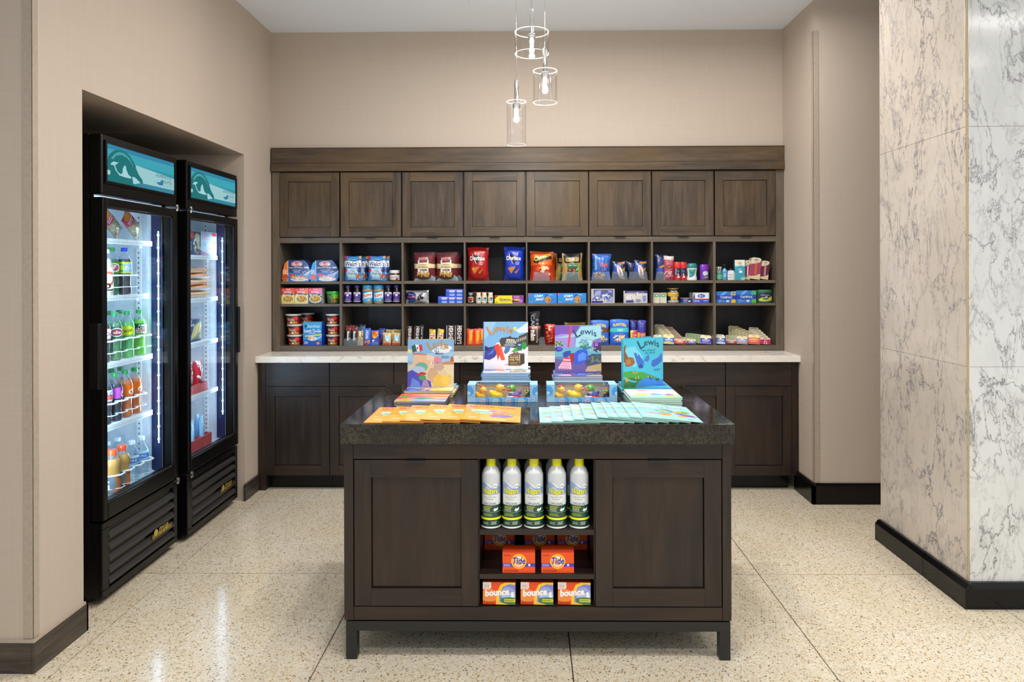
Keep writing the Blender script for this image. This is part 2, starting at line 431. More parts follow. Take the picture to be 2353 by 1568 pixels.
    for v in bm.verts:
        u, off, z = v.co.x - w / 2, base + v.co.y, v.co.z
        v.co = mapper(u, z, off) if mapper else (u, -off, z)
    me = bpy.data.meshes.new(name); bm.to_mesh(me); bm.free(); me.materials.append(M[mat])
    if mapper: me.polygons.foreach_set('use_smooth', [True] * len(me.polygons))
    o = bpy.data.objects.new(name, me); COL.objects.link(o)
    if parent is not None: o.parent = parent
    return o
# ------------------------------------------------------------------ the room
XL, XR, YB, YN, ZC = -1.758, 1.722, 4.86, 2.505, 3.046      # left wall, right wall, back wall, near end of the left wall, ceiling
YR = 4.335                                                  # face of the wall section right of the right wall
AL0, AL1, ALZ = 2.79, 4.385, 2.136                          # alcove for the coolers
JX0, JY0, TS = -1.68, 3.33, 0.9145                          # floor joints
fl = struct(MB().box(-4.6, -3.2, -0.06, 5.2, 5.3, -0.006, '6b5a41').build('floor', M['joint']))
_g = 0.0022
_tile = MB().box(-TS / 2 + _g, -TS / 2 + _g, -0.006, TS / 2 - _g, TS / 2 - _g, 0.0)
_tm = _tile.mesh('tile', M['terrazzo'])
for i in range(-3, 7):
    for j in range(-6, 3):
        cx, cy = JX0 + (i + 0.5) * TS, JY0 + (j + 0.5) * TS
        if cy > 5.0 or cx < -4.2 or cx > 4.8: continue
        o = bpy.data.objects.new('tile', _tm); COL.objects.link(o); o.parent = fl; o.location = (cx, cy, 0)
struct(MB().box(-4.6, -0.7, ZC, 5.2, 5.3, ZC + 0.1).build('ceiling', M['ceiling']))
# left wall with the opening of the alcove
wl = MB()
wl.box(XL - 0.14, YN, 0, XL, AL0, ZC).box(XL - 0.14, AL1, 0, XL, 5.2, ZC).box(XL - 0.14, AL0, ALZ, XL, AL1, ZC)
struct(wl.build('wall_left', M['wall']))
struct(MB().box(-4.5, YN, 0, XL - 0.14, YN + 0.14, ZC).build('wall_left_front', M['wall']))
al = MB()
al.box(XL - 0.95, AL0 - 0.1, 0, XL - 0.14, AL0, ZC * 0.8).box(XL - 0.95, AL1, 0, XL - 0.14, AL1 + 0.1, ZC * 0.8).box(XL - 1.05, AL0 - 0.1, 0, XL - 0.95, AL1 + 0.1, ZC * 0.8).box(XL - 0.95, AL0, ALZ, XL - 0.14, AL1, ALZ + 0.08)
struct(al.build('wall_alcove', M['wall']))
struct(MB().box(XL - 0.14, YB, 2.255, XR + 0.14, YB + 0.12, ZC).box(XL - 0.14, YB + 0.42, 0, XR + 0.14, YB + 0.5, 2.4).build('wall_back', M['wall']))
struct(MB().box(XR, YR + 0.14, 0, XR + 0.14, 5.3, ZC).build('wall_right', M['wall']))
struct(MB().box(XR, YR, 0, 5.2, YR + 0.14, ZC).build('wall_right_front', M['wall']))
# baseboards
bl = MB().box(XL, YN - 0.012, 0, XL + 0.012, AL0 + 0.012, 0.108).box(XL - 0.02, AL0, 0, XL + 0.012, AL0 + 0.012, 0.108).box(XL, AL1 - 0.02, 0, XL + 0.012, 4.66, 0.104)
struct(bl.build('baseboard_left', M['plank'], bevel=0.0015))
struct(MB().box(-4.5, YN - 0.012, 0, XL, YN, 0.108).build('baseboard_left_front', M['plank'], bevel=0.0015))
struct(MB().box(XL, YN - 0.010, 0.108, XL + 0.010, AL0, 0.118).box(-4.5, YN - 0.010, 0.108, XL, YN, 0.118).build('trim_1', M['guard']))
def stone_base(m, x0, y0, x1, y1, h, ch=0.018):
    m.box(x0, y0, 0, x1, y1, h - ch); return m
br = MB()
br.prism([(XR - 0.02, 0), (XR, 0), (XR, 0.125), (XR - 0.010, 0.125), (XR - 0.02, 0.112)], YR - 0.02, 4.62)
struct(br.build('baseboard_right', M['black_stone']))
br = MB(); b = br.add([(x, y, z) for x in (XR - 0.02, 5.0) for y, z in ((YR - 0.02, 0), (YR, 0), (YR, 0.125), (YR - 0.010, 0.125), (YR - 0.02, 0.112))])
for i in range(5): br.face((b + i, b + (i + 1) % 5, b + 5 + (i + 1) % 5, b + 5 + i))
br.face(range(b + 4, b - 1, -1)); br.face(range(b + 5, b + 10))
struct(br.build('baseboard_right_front', M['black_stone']))
# clear-coloured corner guards
g = MB().box(XL + 0.0, YN - 0.003, 0.12, XL + 0.003, YN + 0.028, ZC).box(XL - 0.032, YN - 0.003, 0.12, XL + 0.003, YN, ZC)
struct(g.build('trim_2', M['guard'], bevel=0.001))
g = MB().box(XR - 0.003, YR - 0.003, 0.126, XR, YR + 0.028, 2.86).box(XR - 0.003, YR - 0.003, 0.126, XR + 0.03, YR, 2.86)
struct(g.build('trim_3', M['guard'], bevel=0.001))
# marble pillar
PX, PY0, PY1 = 1.84, 3.02, 3.745
mp = empty('marble_pillar', (PX + 0.6, 3.38, 0)); tag(mp, 'square pillar clad in grey-veined marble slabs on a black stone base', 'pillar')
def at(o, par):                                                # keep world-built geometry under a parent placed elsewhere
    o.parent = par; o.matrix_parent_inverse = Matrix.Translation(-Vector(par.location)) if par.rotation_euler.z == 0 else par.matrix_basis.inverted(); return o
at(MB().box(PX + 0.004, PY0 + 0.004, 0.03, PX + 1.2, PY1 - 0.004, ZC).build('core', plain('stone_grout', 'b3a184', 0.5)), mp)
zs = [0.1, 1.006, 2.017, ZC]
for k in range(3):
    at(MB().box(PX, PY0 + 0.008, zs[k] + 0.0006, PX + 0.02, PY1, zs[k + 1] - 0.0006).build('slab', M['marble_shaded'], bevel=0.0006), mp)
    at(MB().box(PX + 0.008, PY0, zs[k] + 0.0006, PX + 0.62, PY0 + 0.02, zs[k + 1] - 0.0006).build('slab', M['marble'], bevel=0.0006), mp)
    at(MB().box(PX + 0.622, PY0, zs[k] + 0.001, PX + 1.2, PY0 + 0.02, zs[k + 1] - 0.0006).build('slab', M['marble'], bevel=0.0006), mp)
    at(MB().box(PX, PY1, zs[k] + 0.001, PX + 1.2, PY1 + 0.02, zs[k + 1] - 0.0006).build('slab', M['marble_shaded'], bevel=0.0006), mp)
_bv = M['joint']
at(MB().box(PX + 0.0025, PY0 + 0.0025, 0.1, PX + 0.013, PY0 + 0.013, ZC).build('corner_strip', plain('aged_grout', 'b5a27c', 0.4)), mp)
def base_block(p0, p1, nx, ny):
    "black skirting block with a chamfered top, from p0 to p1 along the face, outward normal nx, ny"
    m = MB(); t = 0.03; prof = ((0, 0), (t, 0), (t, 0.085), (t - 0.016, 0.105), (0, 0.105))
    b = m.add([(p[0] + nx * d, p[1] + ny * d, z) for p in (p0, p1) for d, z in prof])
    for i in range(5): m.face((b + i, b + (i + 1) % 5, b + 5 + (i + 1) % 5, b + 5 + i))
    m.face(range(b, b + 5)); m.face(range(b + 9, b + 4, -1))
    bm = bmesh.new(); o = m.build('base_block', M['black_stone']); bm.from_mesh(o.data); bmesh.ops.recalc_face_normals(bm, faces=bm.faces[:]); bm.to_mesh(o.data); bm.free()
    return at(o, mp)
base_block((PX, 3.312), (PX, PY1 + 0.02), -1, 0); base_block((PX, PY0 - 0.03), (PX, 3.309), -1, 0)
base_block((PX, PY0), (PX + 0.7, PY0), 0, -1); base_block((PX + 0.703, PY0), (PX + 1.2, PY0), 0, -1)
# hatch in the ceiling, only its front lip in view
hx0, hx1 = on(2, ZC, 1078, 4)[0], on(2, ZC, 1305, 4)[0]
h = MB().box(hx0, 3.85, ZC - 0.006, hx1, 4.36, ZC).build('ceiling_hatch', M['ceiling'], bevel=0.002); tag(h, 'flat square access hatch set in the white ceiling', 'hatch')

# ------------------------------------------------------------------ wall unit: upper doors over open cubbies
HY = 4.84
def hx(p): return on(1, HY, p, 600)[0]
def hz(p): return on(1, HY, 1216, p)[2]
ZA, ZBr, ZCr = hz(645.6), hz(698), hz(794.8)                   # shelf tops of the three rows
CX = [(-1.6963, -1.2911), (-1.2742, -0.868), (-0.8545, -0.4445), (-0.4327, -0.0228), (-0.0118, 0.3975), (0.4125, 0.8246), (0.8392, 1.2445), (1.2618, 1.6649)]
hu = empty('shelving_unit', (0, 5.0, 0.868)); tag(hu, 'built-in dark wood wall unit with eight upper doors above open snack cubbies', 'shelving unit')
HL, HR = XL + 0.008, XR - 0.002
YK = 5.165
at(MB().box(HL, HY - 0.015, hz(374), HR, YB - 0.003 , hz(338)).box(HL, HY - 0.02, hz(340), HR, YB - 0.003, hz(338)).build('crown', M['wood_flat'], bevel=0.002), hu)
at(MB().box(HL - 0.0, HY - 0.022, hz(392.5), HR, YB + 0.02, hz(374.5)).build('top_rail', M['wood_flat'], bevel=0.002), hu)
at(MB().box(HL, HY, 0.8705, hx(642.5), YK, hz(393)).build('side_panel', M['edge_up'], bevel=0.0015), hu)
at(MB().box(hx(1783), HY, 0.8705, HR, YK, hz(393)).build('side_panel', M['edge_up'], bevel=0.0015), hu)
at(MB().box(hx(642.5), HY + 0.001, hz(557), hx(1783), YK, hz(545)).build('middle_rail', M['edge'], bevel=0.0015), hu)
at(MB().box(hx(642.5), HY + 0.001, 0.8705, hx(1783), YK, ZCr).build('bottom_rail', M['edge'], bevel=0.0015), hu)
at(MB().box(hx(642.5), YK, 0.8705, hx(1783), YK + 0.012, hz(393)).build('back_panel', M['wood_in']), hu)
at(MB().box(hx(642.5), HY + 0.03, hz(544.8), hx(1783), HY + 0.04, hz(393)).build('upper_carcass', M['wood_in']), hu)
for k in range(7):
    at(MB().box(CX[k][1], HY + 0.002, ZCr, CX[k + 1][0], YK, hz(557)).build('divider', M['edge_up'], bevel=0.0012), hu)
for k in range(8):
    for zt, th in ((ZA, ZA - hz(652)), (ZBr, ZBr - hz(703.8))):
        at(MB().box(CX[k][0], HY + 0.003, zt - th, CX[k][1], YK, zt).build('shelf', M['edge'], bevel=0.0012), hu)
DX = [(643, 780), (783, 922), (925, 1064), (1067, 1207), (1210, 1352), (1354, 1496), (1499, 1640), (1643, 1782)]
def shaker_door(x0, x1, z0, z1, yf, parent, rail, pull, th=0.02, panel_in=0.008, rail_z=None, wd='wood'):
    "frame of two stiles and two rails around a recessed panel, with a black tab pull"
    d = empty('door', ((x0 + x1) / 2, yf, z0)); at(d, parent)
    rz_ = rail_z or rail
    def put(mb, name, mt, **k):
        o = mb.build(name, mt, **k); o.parent = d; o.matrix_parent_inverse = Matrix.Translation((-(x0 + x1) / 2, -yf, -z0)); return o
    put(MB().box(x0, yf, z0, x0 + rail, yf + th, z1), 'stile', M[wd], bevel=0.001); put(MB().box(x1 - rail, yf, z0, x1, yf + th, z1), 'stile', M[wd], bevel=0.001)
    put(MB().box(x0 + rail, yf, z0, x1 - rail, yf + th, z0 + rz_), 'rail', M[wd + '_flat'], bevel=0.001); put(MB().box(x0 + rail, yf, z1 - rz_, x1 - rail, yf + th, z1), 'rail', M[wd + '_flat'], bevel=0.001)
    put(MB().box(x0 + rail + 0.0026, yf + panel_in, z0 + rz_ + 0.0026, x1 - rail - 0.0026, yf + th - 0.001, z1 - rz_ - 0.0026), 'panel', M[wd])
    cx = (x0 + x1) / 2 + pull[0]; w = pull[1] / 2; zz = z0 if pull[2] < 0 else z1
    if pull[2] < 0: mb = MB().box(cx - w, yf - 0.012, zz - 0.0015, cx + w, yf + 0.006, zz + 0.0005).box(cx - w, yf - 0.012, zz - 0.004, cx + w, yf - 0.009, zz + 0.0005)
    else: mb = MB().box(cx - w, yf - 0.012, zz - 0.0005, cx + w, yf + 0.006, zz + 0.0015).box(cx - w, yf - 0.014, zz - 0.006, cx + w, yf - 0.011, zz + 0.0015)
    put(mb, 'pull', M['black_metal'])
    return d
for a, b in DX:
    shaker_door(hx(a) + 0.001, hx(b) - 0.001, hz(543), hz(394.5), HY - 0.004, hu, 0.0555, (0, 0.074, -1), rail_z=0.063, panel_in=0.006)

# ------------------------------------------------------------------ base cabinets and the pale worktop
BY = 4.58
def bx(p): return on(1, BY, p, 900)[0]
BXS = [610, 757, 905, 1056.5, 1208.5, 1361, 1514, 1667, 1820]
names = ['at the far left end', 'second from the left wall', 'third from the left wall', 'fourth from the left wall', 'fifth from the left wall', 'third from the right wall', 'second from the right wall', 'at the far right end']
for k in range(8):
    x0, x1 = bx(BXS[k]), bx(BXS[k + 1])
    c = empty('base_cabinet', ((x0 + x1) / 2, BY + 0.25, 0)); tag(c, 'dark wood base cabinet with one drawer over one door, ' + names[k], 'cabinet', 'base cabinets under the pale worktop')
    at(MB().box(x0 + 0.0005, BY + 0.021, 0.097, x1 - 0.0005, 5.16, 0.826).build('carcass', M['dark']), c)
    dr = MB().box(x0 + 0.002, BY, 0.6725, x1 - 0.002, BY + 0.02, 0.8245).build('drawer', M['dark_flat'], bevel=0.001); at(dr, c)
    cx = (x0 + x1) / 2
    for nm, zz, par in (('pull', 0.8245, dr),):
        o = MB().box(cx - 0.036, BY - 0.012, zz - 0.0005, cx + 0.036, BY + 0.006, zz + 0.0012).box(cx - 0.036, BY - 0.014, zz - 0.007, cx + 0.036, BY - 0.011, zz + 0.0012).build(nm, M['black_metal']); o.parent = par
    shaker_door(x0 + 0.002, x1 - 0.002, 0.0985, 0.6695, BY, c, 0.057, (0, 0.072, 1), rail_z=0.062, wd='dark', panel_in=0.010)
    at(MB().box(x0 + 0.0005, BY + 0.07, 0, x1 - 0.0005, BY + 0.085, 0.097).build('toe_kick', M['black_stone']), c)
f = MB().box(XL + 0.014, BY + 0.004, 0, bx(610) - 0.001, 5.15, 0.826).build('filler_panel', M['dark'], bevel=0.001); tag(f, 'narrow dark wood filler strip closing the base cabinets against the left wall', 'panel')
f = MB().box(bx(1820) + 0.001, BY + 0.004, 0.097, XR - 0.002, 5.15, 0.826).build('filler_panel', M['dark'], bevel=0.001); tag(f, 'narrow dark wood filler strip closing the base cabinets against the right wall', 'panel')
ct = MB().box(XL + 0.001, 4.55, 0.8275, XR - 0.0, 5.17, 0.868).build('worktop', M['quartz'], bevel=0.002); tag(ct, 'long cream quartz worktop with fine grey flecks over the base cabinets', 'worktop')

# ------------------------------------------------------------------ island
IY = 2.595
IX0, IX1, IYB = -0.678, 0.730, 3.45
isl = empty('island_cabinet', ((IX0 + IX1) / 2, 3.02, 0)); tag(isl, 'freestanding dark wood island cabinet with two doors and open centre shelves on black legs', 'cabinet')
top = MB().box(IX0 - 0.008, 2.575, 0.790, IX1 + 0.008, 3.465, 0.862).build('granite_worktop', M['granite'], bevel=0.0009); tag(top, 'thick polished dark brown granite slab on top of the island', 'worktop')
SX0, SX1 = -0.644, 0.698
zt, zb = 0.786, 0.1435
at(MB().box(IX0, IY, zb, SX0, IY + 0.05, zt).build('stile', M['dark'], bevel=0.001), isl)
at(MB().box(SX1, IY, zb, IX1, IY + 0.05, zt).build('stile', M['dark'], bevel=0.001), isl)
at(MB().box(SX0 + 0.001, IY + 0.001, 0.731, SX1 - 0.001, IY + 0.05, zt).build('top_rail', M['dark_flat'], bevel=0.001), isl)
at(MB().box(SX0 + 0.001, IY + 0.001, zb, SX1 - 0.001, IY + 0.05, 0.192).build('bottom_rail', M['dark_flat'], bevel=0.001), isl)
at(MB().box(IX0, IY + 0.05, zb, IX0 + 0.02, IYB, zt).build('side_panel', M['dark']), isl)
at(MB().box(IX1 - 0.02, IY + 0.05, zb, IX1, IYB, zt).build('side_panel', M['dark']), isl)
at(MB().box(IX0, IYB, zb, IX1, IYB + 0.015, zt).build('back_panel', M['dark']), isl)
NX0, NX1 = -0.1845, 0.2335                                      # the open niche
NYB = 3.02
at(MB().box(NX0 - 0.02, IY + 0.02, 0.192, NX0, NYB, 0.731).build('niche_side', M['dark']), isl)
at(MB().box(NX1, IY + 0.02, 0.192, NX1 + 0.02, NYB, 0.731).build('niche_side', M['dark']), isl)
at(MB().box(NX0 - 0.02, NYB, 0.16, NX1 + 0.02, NYB + 0.015, 0.75).build('niche_back', M['dark']), isl)
at(MB().box(NX0 - 0.02, IY + 0.05, 0.735, NX1 + 0.02, NYB, 0.75).build('niche_ceiling', M['dark']), isl)
at(MB().box(NX0 - 0.02, IY + 0.05, 0.17, NX1 + 0.02, NYB, 0.195).build('niche_floor', M['dark_flat']), isl)
at(MB().box(IX0 + 0.021, IY + 0.024, 0.145, NX0 - 0.021, IY + 0.034, 0.785).build('carcass', M['black_plastic']), isl)  # black backing added behind the doors so no light leaks through
at(MB().box(NX1 + 0.021, IY + 0.024, 0.145, IX1 - 0.021, IY + 0.034, 0.785).build('carcass', M['black_plastic']), isl)
IS1, IS2, IS3 = 0.472, 0.3105, 0.195
at(MB().box(NX0 + 0.0005, IY + 0.004, 0.453, NX1 - 0.0005, NYB - 0.001, IS1).build('shelf', M['dark_flat'], bevel=0.001), isl)
at(MB().box(NX0 + 0.0005, IY + 0.004, 0.2925, NX1 - 0.0005, NYB - 0.001, IS2).build('shelf', M['dark_flat'], bevel=0.001), isl)
shaker_door(SX0 + 0.004, NX0 - 0.004, 0.1955, 0.7275, IY - 0.001, isl, 0.062, (-0.002, 0.072, 1), rail_z=0.064, wd='dark', panel_in=0.011)
shaker_door(NX1 + 0.005, SX1 - 0.004, 0.1955, 0.7275, IY - 0.001, isl, 0.062, (0.001, 0.076, 1), rail_z=0.064, wd='dark', panel_in=0.011)
fr = MB()
LG = 0.04
fr.box(IX0 + 0.006, IY, 0.104, IX1 - 0.004, IY + LG, 0.139).box(IX0 + 0.006, IYB - LG, 0.104, IX1 - 0.004, IYB, 0.139).box(IX0 + 0.006, IY + LG, 0.104, IX0 + 0.006 + LG, IYB - LG, 0.139).box(IX1 - 0.004 - LG, IY + LG, 0.104, IX1 - 0.004, IYB - LG, 0.139)
at(fr.build('metal_frame', M['black_metal'], bevel=0.0015), isl)
for x in (IX0 + 0.006, IX1 - 0.004 - LG):
    for y in (IY, IYB - LG):
        at(MB().box(x, y, 0, x + LG, y + LG, 0.104).build('leg', M['black_metal'], bevel=0.0015), isl)

# ------------------------------------------------------------------ pendant over the island
PYD = 3.15
def pt(px, py): return on(1, PYD, px, py)
pc = pt(1221, 100); pend = empty('pendant_light', (pc.x, PYD, ZC)); tag(pend, 'pendant lamp with three clear glass cylinders hung at staggered heights from one canopy', 'lamp')
at(MB().lathe([(0.13, ZC - 0.03), (0.13, ZC)], 28, pc.x, PYD).build('canopy', M['canopy'], smooth=40), pend)
for (xa, xb, y0, y1, dy) in ((1183, 1261, 74, 124, 0.0), (1225, 1280, 163, 236, -0.03), (1164.5, 1209, 234, 333, 0.03)):
    yy = PYD + dy
    a = on(1, yy, xa, (y0 + y1) / 2); b = on(1, yy, xb, (y0 + y1) / 2); cx = (a.x + b.x) / 2; r = (b.x - a.x) / 2
    zt_ = on(1, yy, xa, y0).z; zb_ = on(1, yy, xa, y1).z
    big = r > 0.06
    cxc = cx
    m = MB().tube([(cx, yy, zt_ + 0.06), (cx, yy, ZC - 0.02)], 0.0045 if big else 0.0014, 8); at(m.build('rod' if big else 'cable', M['chrome'], smooth=50), pend)
    at(MB().lathe([(0.006, zt_ + 0.10), (0.009, zt_ + 0.09), (0.009, zt_ - 0.004), (0.017, zt_ - 0.006), (0.017, zt_ - 0.024), (0.012, zt_ - 0.03)], 16, cx, yy).build('socket', M['chrome'], smooth=40), pend)
    g = MB().lathe([(r, zb_), (r, zt_), (r - 0.0025, zt_), (r - 0.0025, zb_), (r, zb_)], 40, cx, yy, cap=False)
    go = at(g.build('glass_shade', M['glass'], smooth=40), pend)
    gi = MB().lathe([(0.03, zb_ + 0.01 if not big else zb_ + 0.004), (0.03, zt_ - 0.03)], 24, cx, yy, cap=False)
    o = gi.build('inner_tube', M['glass'], smooth=40); at(o, pend)
    for zz in (zb_, zt_):
        rim = MB().lathe([(r + 0.0004, zz - 0.0008), (r + 0.0004, zz + 0.0008), (r - 0.0028, zz + 0.0008), (r - 0.0028, zz - 0.0008), (r + 0.0004, zz - 0.0008)], 40, cx, yy, cap=False)
        at(rim.build('glass_rim', M['rim'] if 'rim' in M else M['clearplastic'], smooth=40), pend)
    at(MB().ball((cx, yy, zt_ - 0.042), (0.009, 0.009, 0.016), None, 12, 8).build('bulb', M['bulb'], smooth=60), pend)
    d = bpy.data.lights.new('bulb_glow', 'POINT'); d.energy = 11; d.color = (1, 0.93, 0.83); d.shadow_soft_size = 0.012
    o = bpy.data.objects.new('bulb_glow', d); o.location = (cx, yy, zt_ - 0.062); COL.objects.link(o)
# ------------------------------------------------------------------ glass-door coolers in the alcove
SIGN = [('r', 0, 0, 1, 1, '3fa3b5'), ('r', 0, .62, 1, 1, '49b4c4'), ('r', 0, .88, 1, 1, '3f93b8'), ('r', 0, 0, 1, .12, '3d8ea6'),
        ('p', [(.4, .62), (1, .5), (1, .14), (.36, .14)], 'a9dde2'), ('p', [(.3, .13), (1, .13), (1, .02), (.3, .1)], '4793a8'),
        # emblem: a bird's head in profile, dark teal with pale cut-outs, an arch above it
        ('p', [(0, .5), (.04, .72), (.1, .86), (.17, .92), (.24, .92), (.31, .84), (.37, .68), (.405, .5), (.44, .36), (.49, .24), (.5, .15), (.485, .12), (.46, .145), (.40, .24), (.355, .28), (.35, .18), (.37, .06), (.37, 0), (0, 0)], '2c7f83'),
        ('p', [(.06, .62), (.1, .76), (.16, .86), (.23, .87), (.3, .78), (.35, .62), (.37, .5), (.33, .66), (.27, .76), (.2, .8), (.13, .74), (.09, .62)], '57b3b4'),
        ('p', [(.05, .46), (.09, .56), (.13, .56), (.16, .57), (.13, .5), (.115, .48), (.12, .42), (.15, .3), (.19, .26), (.21, .3), (.215, .42), (.235, .52), (.255, .53), (.265, .42), (.29, .3), (.33, .25), (.33, .2), (.24, .2), (.17, .22), (.12, .34), (.1, .46)], 'b5e6ea'),
        ('p', [(.345, .25), (.36, .275), (.41, .215), (.46, .13), (.36, .06)], 'b5e6ea'), ('p', [(0, .3), (.05, .3), (.055, .22), (.04, .17), (0, .2)], 'b5e6ea'), ('p', [(0, .6), (.02, .6), (.01, .46), (0, .46)], 'b5e6ea'),
        ('t', 'HOMEWOOD', .70, .43, .965, .53, '3d6a80'), ('t', 'SUITES', .83, .285, .965, .385, '3d6a80'), ('t', 'BY HILTON', .83, .195, .965, .245, '7d9a9a'),
        ('p', [(.7, .29), (.725, .275), (.76, .3), (.78, .33), (.785, .375), (.8, .385), (.82, .36), (.825, .335), (.815, .31), (.82, .26), (.80, .21), (.75, .2), (.72, .235)], '3f86b0')]
def make_cooler(y0, y1, xf, tier, hand, label):
    x1 = xf; xb = xf - 0.72; w = y1 - y0
    c = empty('drinks_cooler', (xf - 0.36, (y0 + y1) / 2, 0)); tag(c, label, 'cooler', 'glass door coolers in the alcove')
    B = M['fridge_black']
    def P(mb, name, mt, par=None, **k): return at(mb.build(name, mt, **k), par or c)
    cab = MB()
    cab.box(xb, y0, 0.05, xf - 0.06, y0 + 0.035, 2.0).box(xb, y1 - 0.035, 0.05, xf - 0.06, y1, 2.0).box(xb, y0 + .035, 0.05, xb + 0.03, y1 - .035, 2.0)
    P(cab, 'cabinet', B, bevel=0.002)
    P(MB().box(xb + .03, y0 + .035, 1.755, xf - 0.06, y1 - .035, 2.0), 'roof_box', B); P(MB().box(xb + .03, y0 + .035, 0.05, xf - 0.06, y1 - .035, 0.385), 'machine_box', B)
    yi0, yi1 = y0 + 0.037, y1 - 0.037
    ln = MB(); ln.box(xb + .031, yi0, .386, xf - .062, yi0 + .004, 1.754).box(xb + .031, yi1 - .004, .386, xf - .062, yi1, 1.754).box(xb + .031, yi0 + .004, .386, xb + .035, yi1 - .004, 1.754).box(xb + .035, yi0 + .004, .386, xf - .062, yi1 - .004, .39).box(xb + .035, yi0 + .004, 1.75, xf - .062, yi1 - .004, 1.754)
    P(ln, 'liner', M['liner'])
    # slotted shelf rail on the far inner wall
    rl = MB().box(xf - .19, yi1 - .007, .42, xf - .165, yi1 - .0042, 1.72, 'e8eef2')
    r = P(rl, 'shelf_rail', M['wire']); z = .44; sl = MB()
    while z < 1.7:
        sl.box(xf - .181, yi1 - .0078, z, xf - .174, yi1 - .0068, z + .008, '5a6a80'); z += .0254
    o = sl.build('slots', M['matte'], r); o['kind'] = 'stuff'
    # header with the backlit sign
    P(MB().box(xf - 0.06, y0, 1.745, xf - 0.004, y1, 2.0), 'header', B, bevel=0.006)
    hf = MB(); a0, a1, b0, b1 = y0 + .03, y1 - .03, 1.805, 1.965
    for q in ((a0 - .012, a1 + .012, b0 - .012, b0), (a0 - .012, a1 + .012, b1, b1 + .012), (a0 - .012, a0, b0, b1), (a1, a1 + .012, b0, b1)): hf.box(xf - .004, q[0], q[2], xf + .003, q[1], q[3])
    P(hf, 'sign_frame', B)
    sg = art(SIGN, a1 - a0, b1 - b0, 'sign_panel', 'sign'); sg.rotation_euler = (0, 0, PI / 2); sg.location = (xf - .0035, (a0 + a1) / 2, b0); at(sg, c)
    # door
    dz0, dz1 = .362, 1.733; d = empty('door', (xf - .03, (y0 + y1) / 2, dz0)); at(d, c)
    def D(mb, name, mt, **k):
        o = mb.build(name, mt, **k); o.parent = d; o.matrix_parent_inverse = Matrix.Translation(-Vector((xf - .03, (y0 + y1) / 2, dz0))); return o
    ya, yb = y0 + .033, y1 - .036; za, zb = .43, 1.695
    D(MB().box(xf - .055, y0 + .001, dz0, xf, ya, dz1), 'side_frame', B, bevel=.004); D(MB().box(xf - .055, yb, dz0, xf, y1 - .001, dz1), 'side_frame', B, bevel=.004)
    D(MB().box(xf - .055, ya, dz0, xf, yb, za), 'bottom_frame', B, bevel=.004); D(MB().box(xf - .055, ya, zb, xf, yb, dz1), 'top_frame', B, bevel=.004)
    gk = MB(); t = .008
    for q in ((ya, yb, za, za + t), (ya, yb, zb - t, zb), (ya, ya + t, za, zb), (yb - t, yb, za, zb)): gk.box(xf - .014, q[0], q[2], xf - .008, q[1], q[3])
    D(gk, 'gasket', M['louver'])
    D(MB().box(xf - .022, ya, za, xf - .018, yb, zb), 'glass', M['pane'])
    hy0, hy1 = (y0 - .022, y0 + .012) if hand < 0 else (y1 - .012, y1 + .006)
    D(MB().box(xf - .05, hy0, .92, xf + .012 if hand > 0 else xf - .004, hy1, 1.2), 'handle', M['black_plastic'], bevel=.006)
    hgy = y1 - .02 if hand < 0 else y0 + .02
    for zz in (1.735, .348): P(MB().box(xf - .045, hgy - .015, zz, xf + .012, hgy + .012, zz + .012).lathe([(.008, zz - .012), (.008, zz + .02)], 12, xf + .006, hgy), 'hinge', M['steel'])
    # light strip on the far mullion
    yl = yi1 - .006
    P(MB().box(xf - .112, yl - .004, .41, xf - .062, yl + .001, 1.735), 'mullion', M['mullion'])
    ls = P(MB().box(xf - .078, yl - .007, .55, xf - .072, yl - .004, 1.62), 'light_strip', M['ledbar'])
    n = 17
    for k in range(n):
        zz = .57 + k * 1.03 / (n - 1)
        MB().ball((xf - .075, yl - .008, zz), (.0045, .004, .0055), None, 8, 6).build('led', M['led'], ls, smooth=60)
    for yy, rz in ((yi1 - .03, 1), (yi0 + .03, -1)):
        l = bpy.data.lights.new('cooler_light', 'AREA'); l.shape = 'RECTANGLE'; l.size = .02; l.size_y = 1.1; l.energy = (2.0 if rz > 0 else 7.0) * tier; l.color = (.66, .83, 1.0)
        lo = bpy.data.objects.new('cooler_light', l); COL.objects.link(lo); lo.location = (xf - .075, yy, 1.08)
        lo.rotation_euler = Vector((-.75, -rz, 0)).to_track_quat('-Z', 'Y').to_euler()
    # louvred grille
    P(MB().box(xf - .06, y0, .035, xf - .02, y1, .352), 'grille_back', B)
    gf = MB()
    for q in ((y0, y1, .035, .065), (y0, y1, .325, .352), (y0, y0 + .05, .065, .325), (y1 - .035, y1, .065, .325)): gf.box(xf - .02, q[0], q[2], xf - .006, q[1], q[3])
    P(gf, 'grille_frame', B, bevel=.003)
    for k in range(5):
        zz = .078 + k * .049
        m = MB(); b = m.add([(x, y, z) for y in (y0 + .05, y1 - .035) for x, z in ((xf - .02, zz + .004), (xf - .004, zz - .002), (xf - .004, zz + .012), (xf - .018, zz + .024))])
        for i in range(4): m.face((b + i, b + (i + 1) % 4, b + 4 + (i + 1) % 4, b + 4 + i))
        m.face(range(b + 3, b - 1, -1)); m.face(range(b + 4, b + 8)); P(m, 'louver', M['louver'])
    bg = P(MB().box(xf - .004, y1 - .25, .135, xf, y1 - .07, .158), 'badge', M['gold'], bevel=.001)
    tx = art([('t', 'true', .32, .05, .8, .95, 'c9b45a', {'it': .3, 'b': .02}), ('e', .16, .5, .1, .4, 'c9b45a')], .18, .04, 'badge_lettering', 'foil'); tx.rotation_euler = (0, 0, PI / 2); tx.location = (xf + .0006, y1 - .16, .14); at(tx, c)
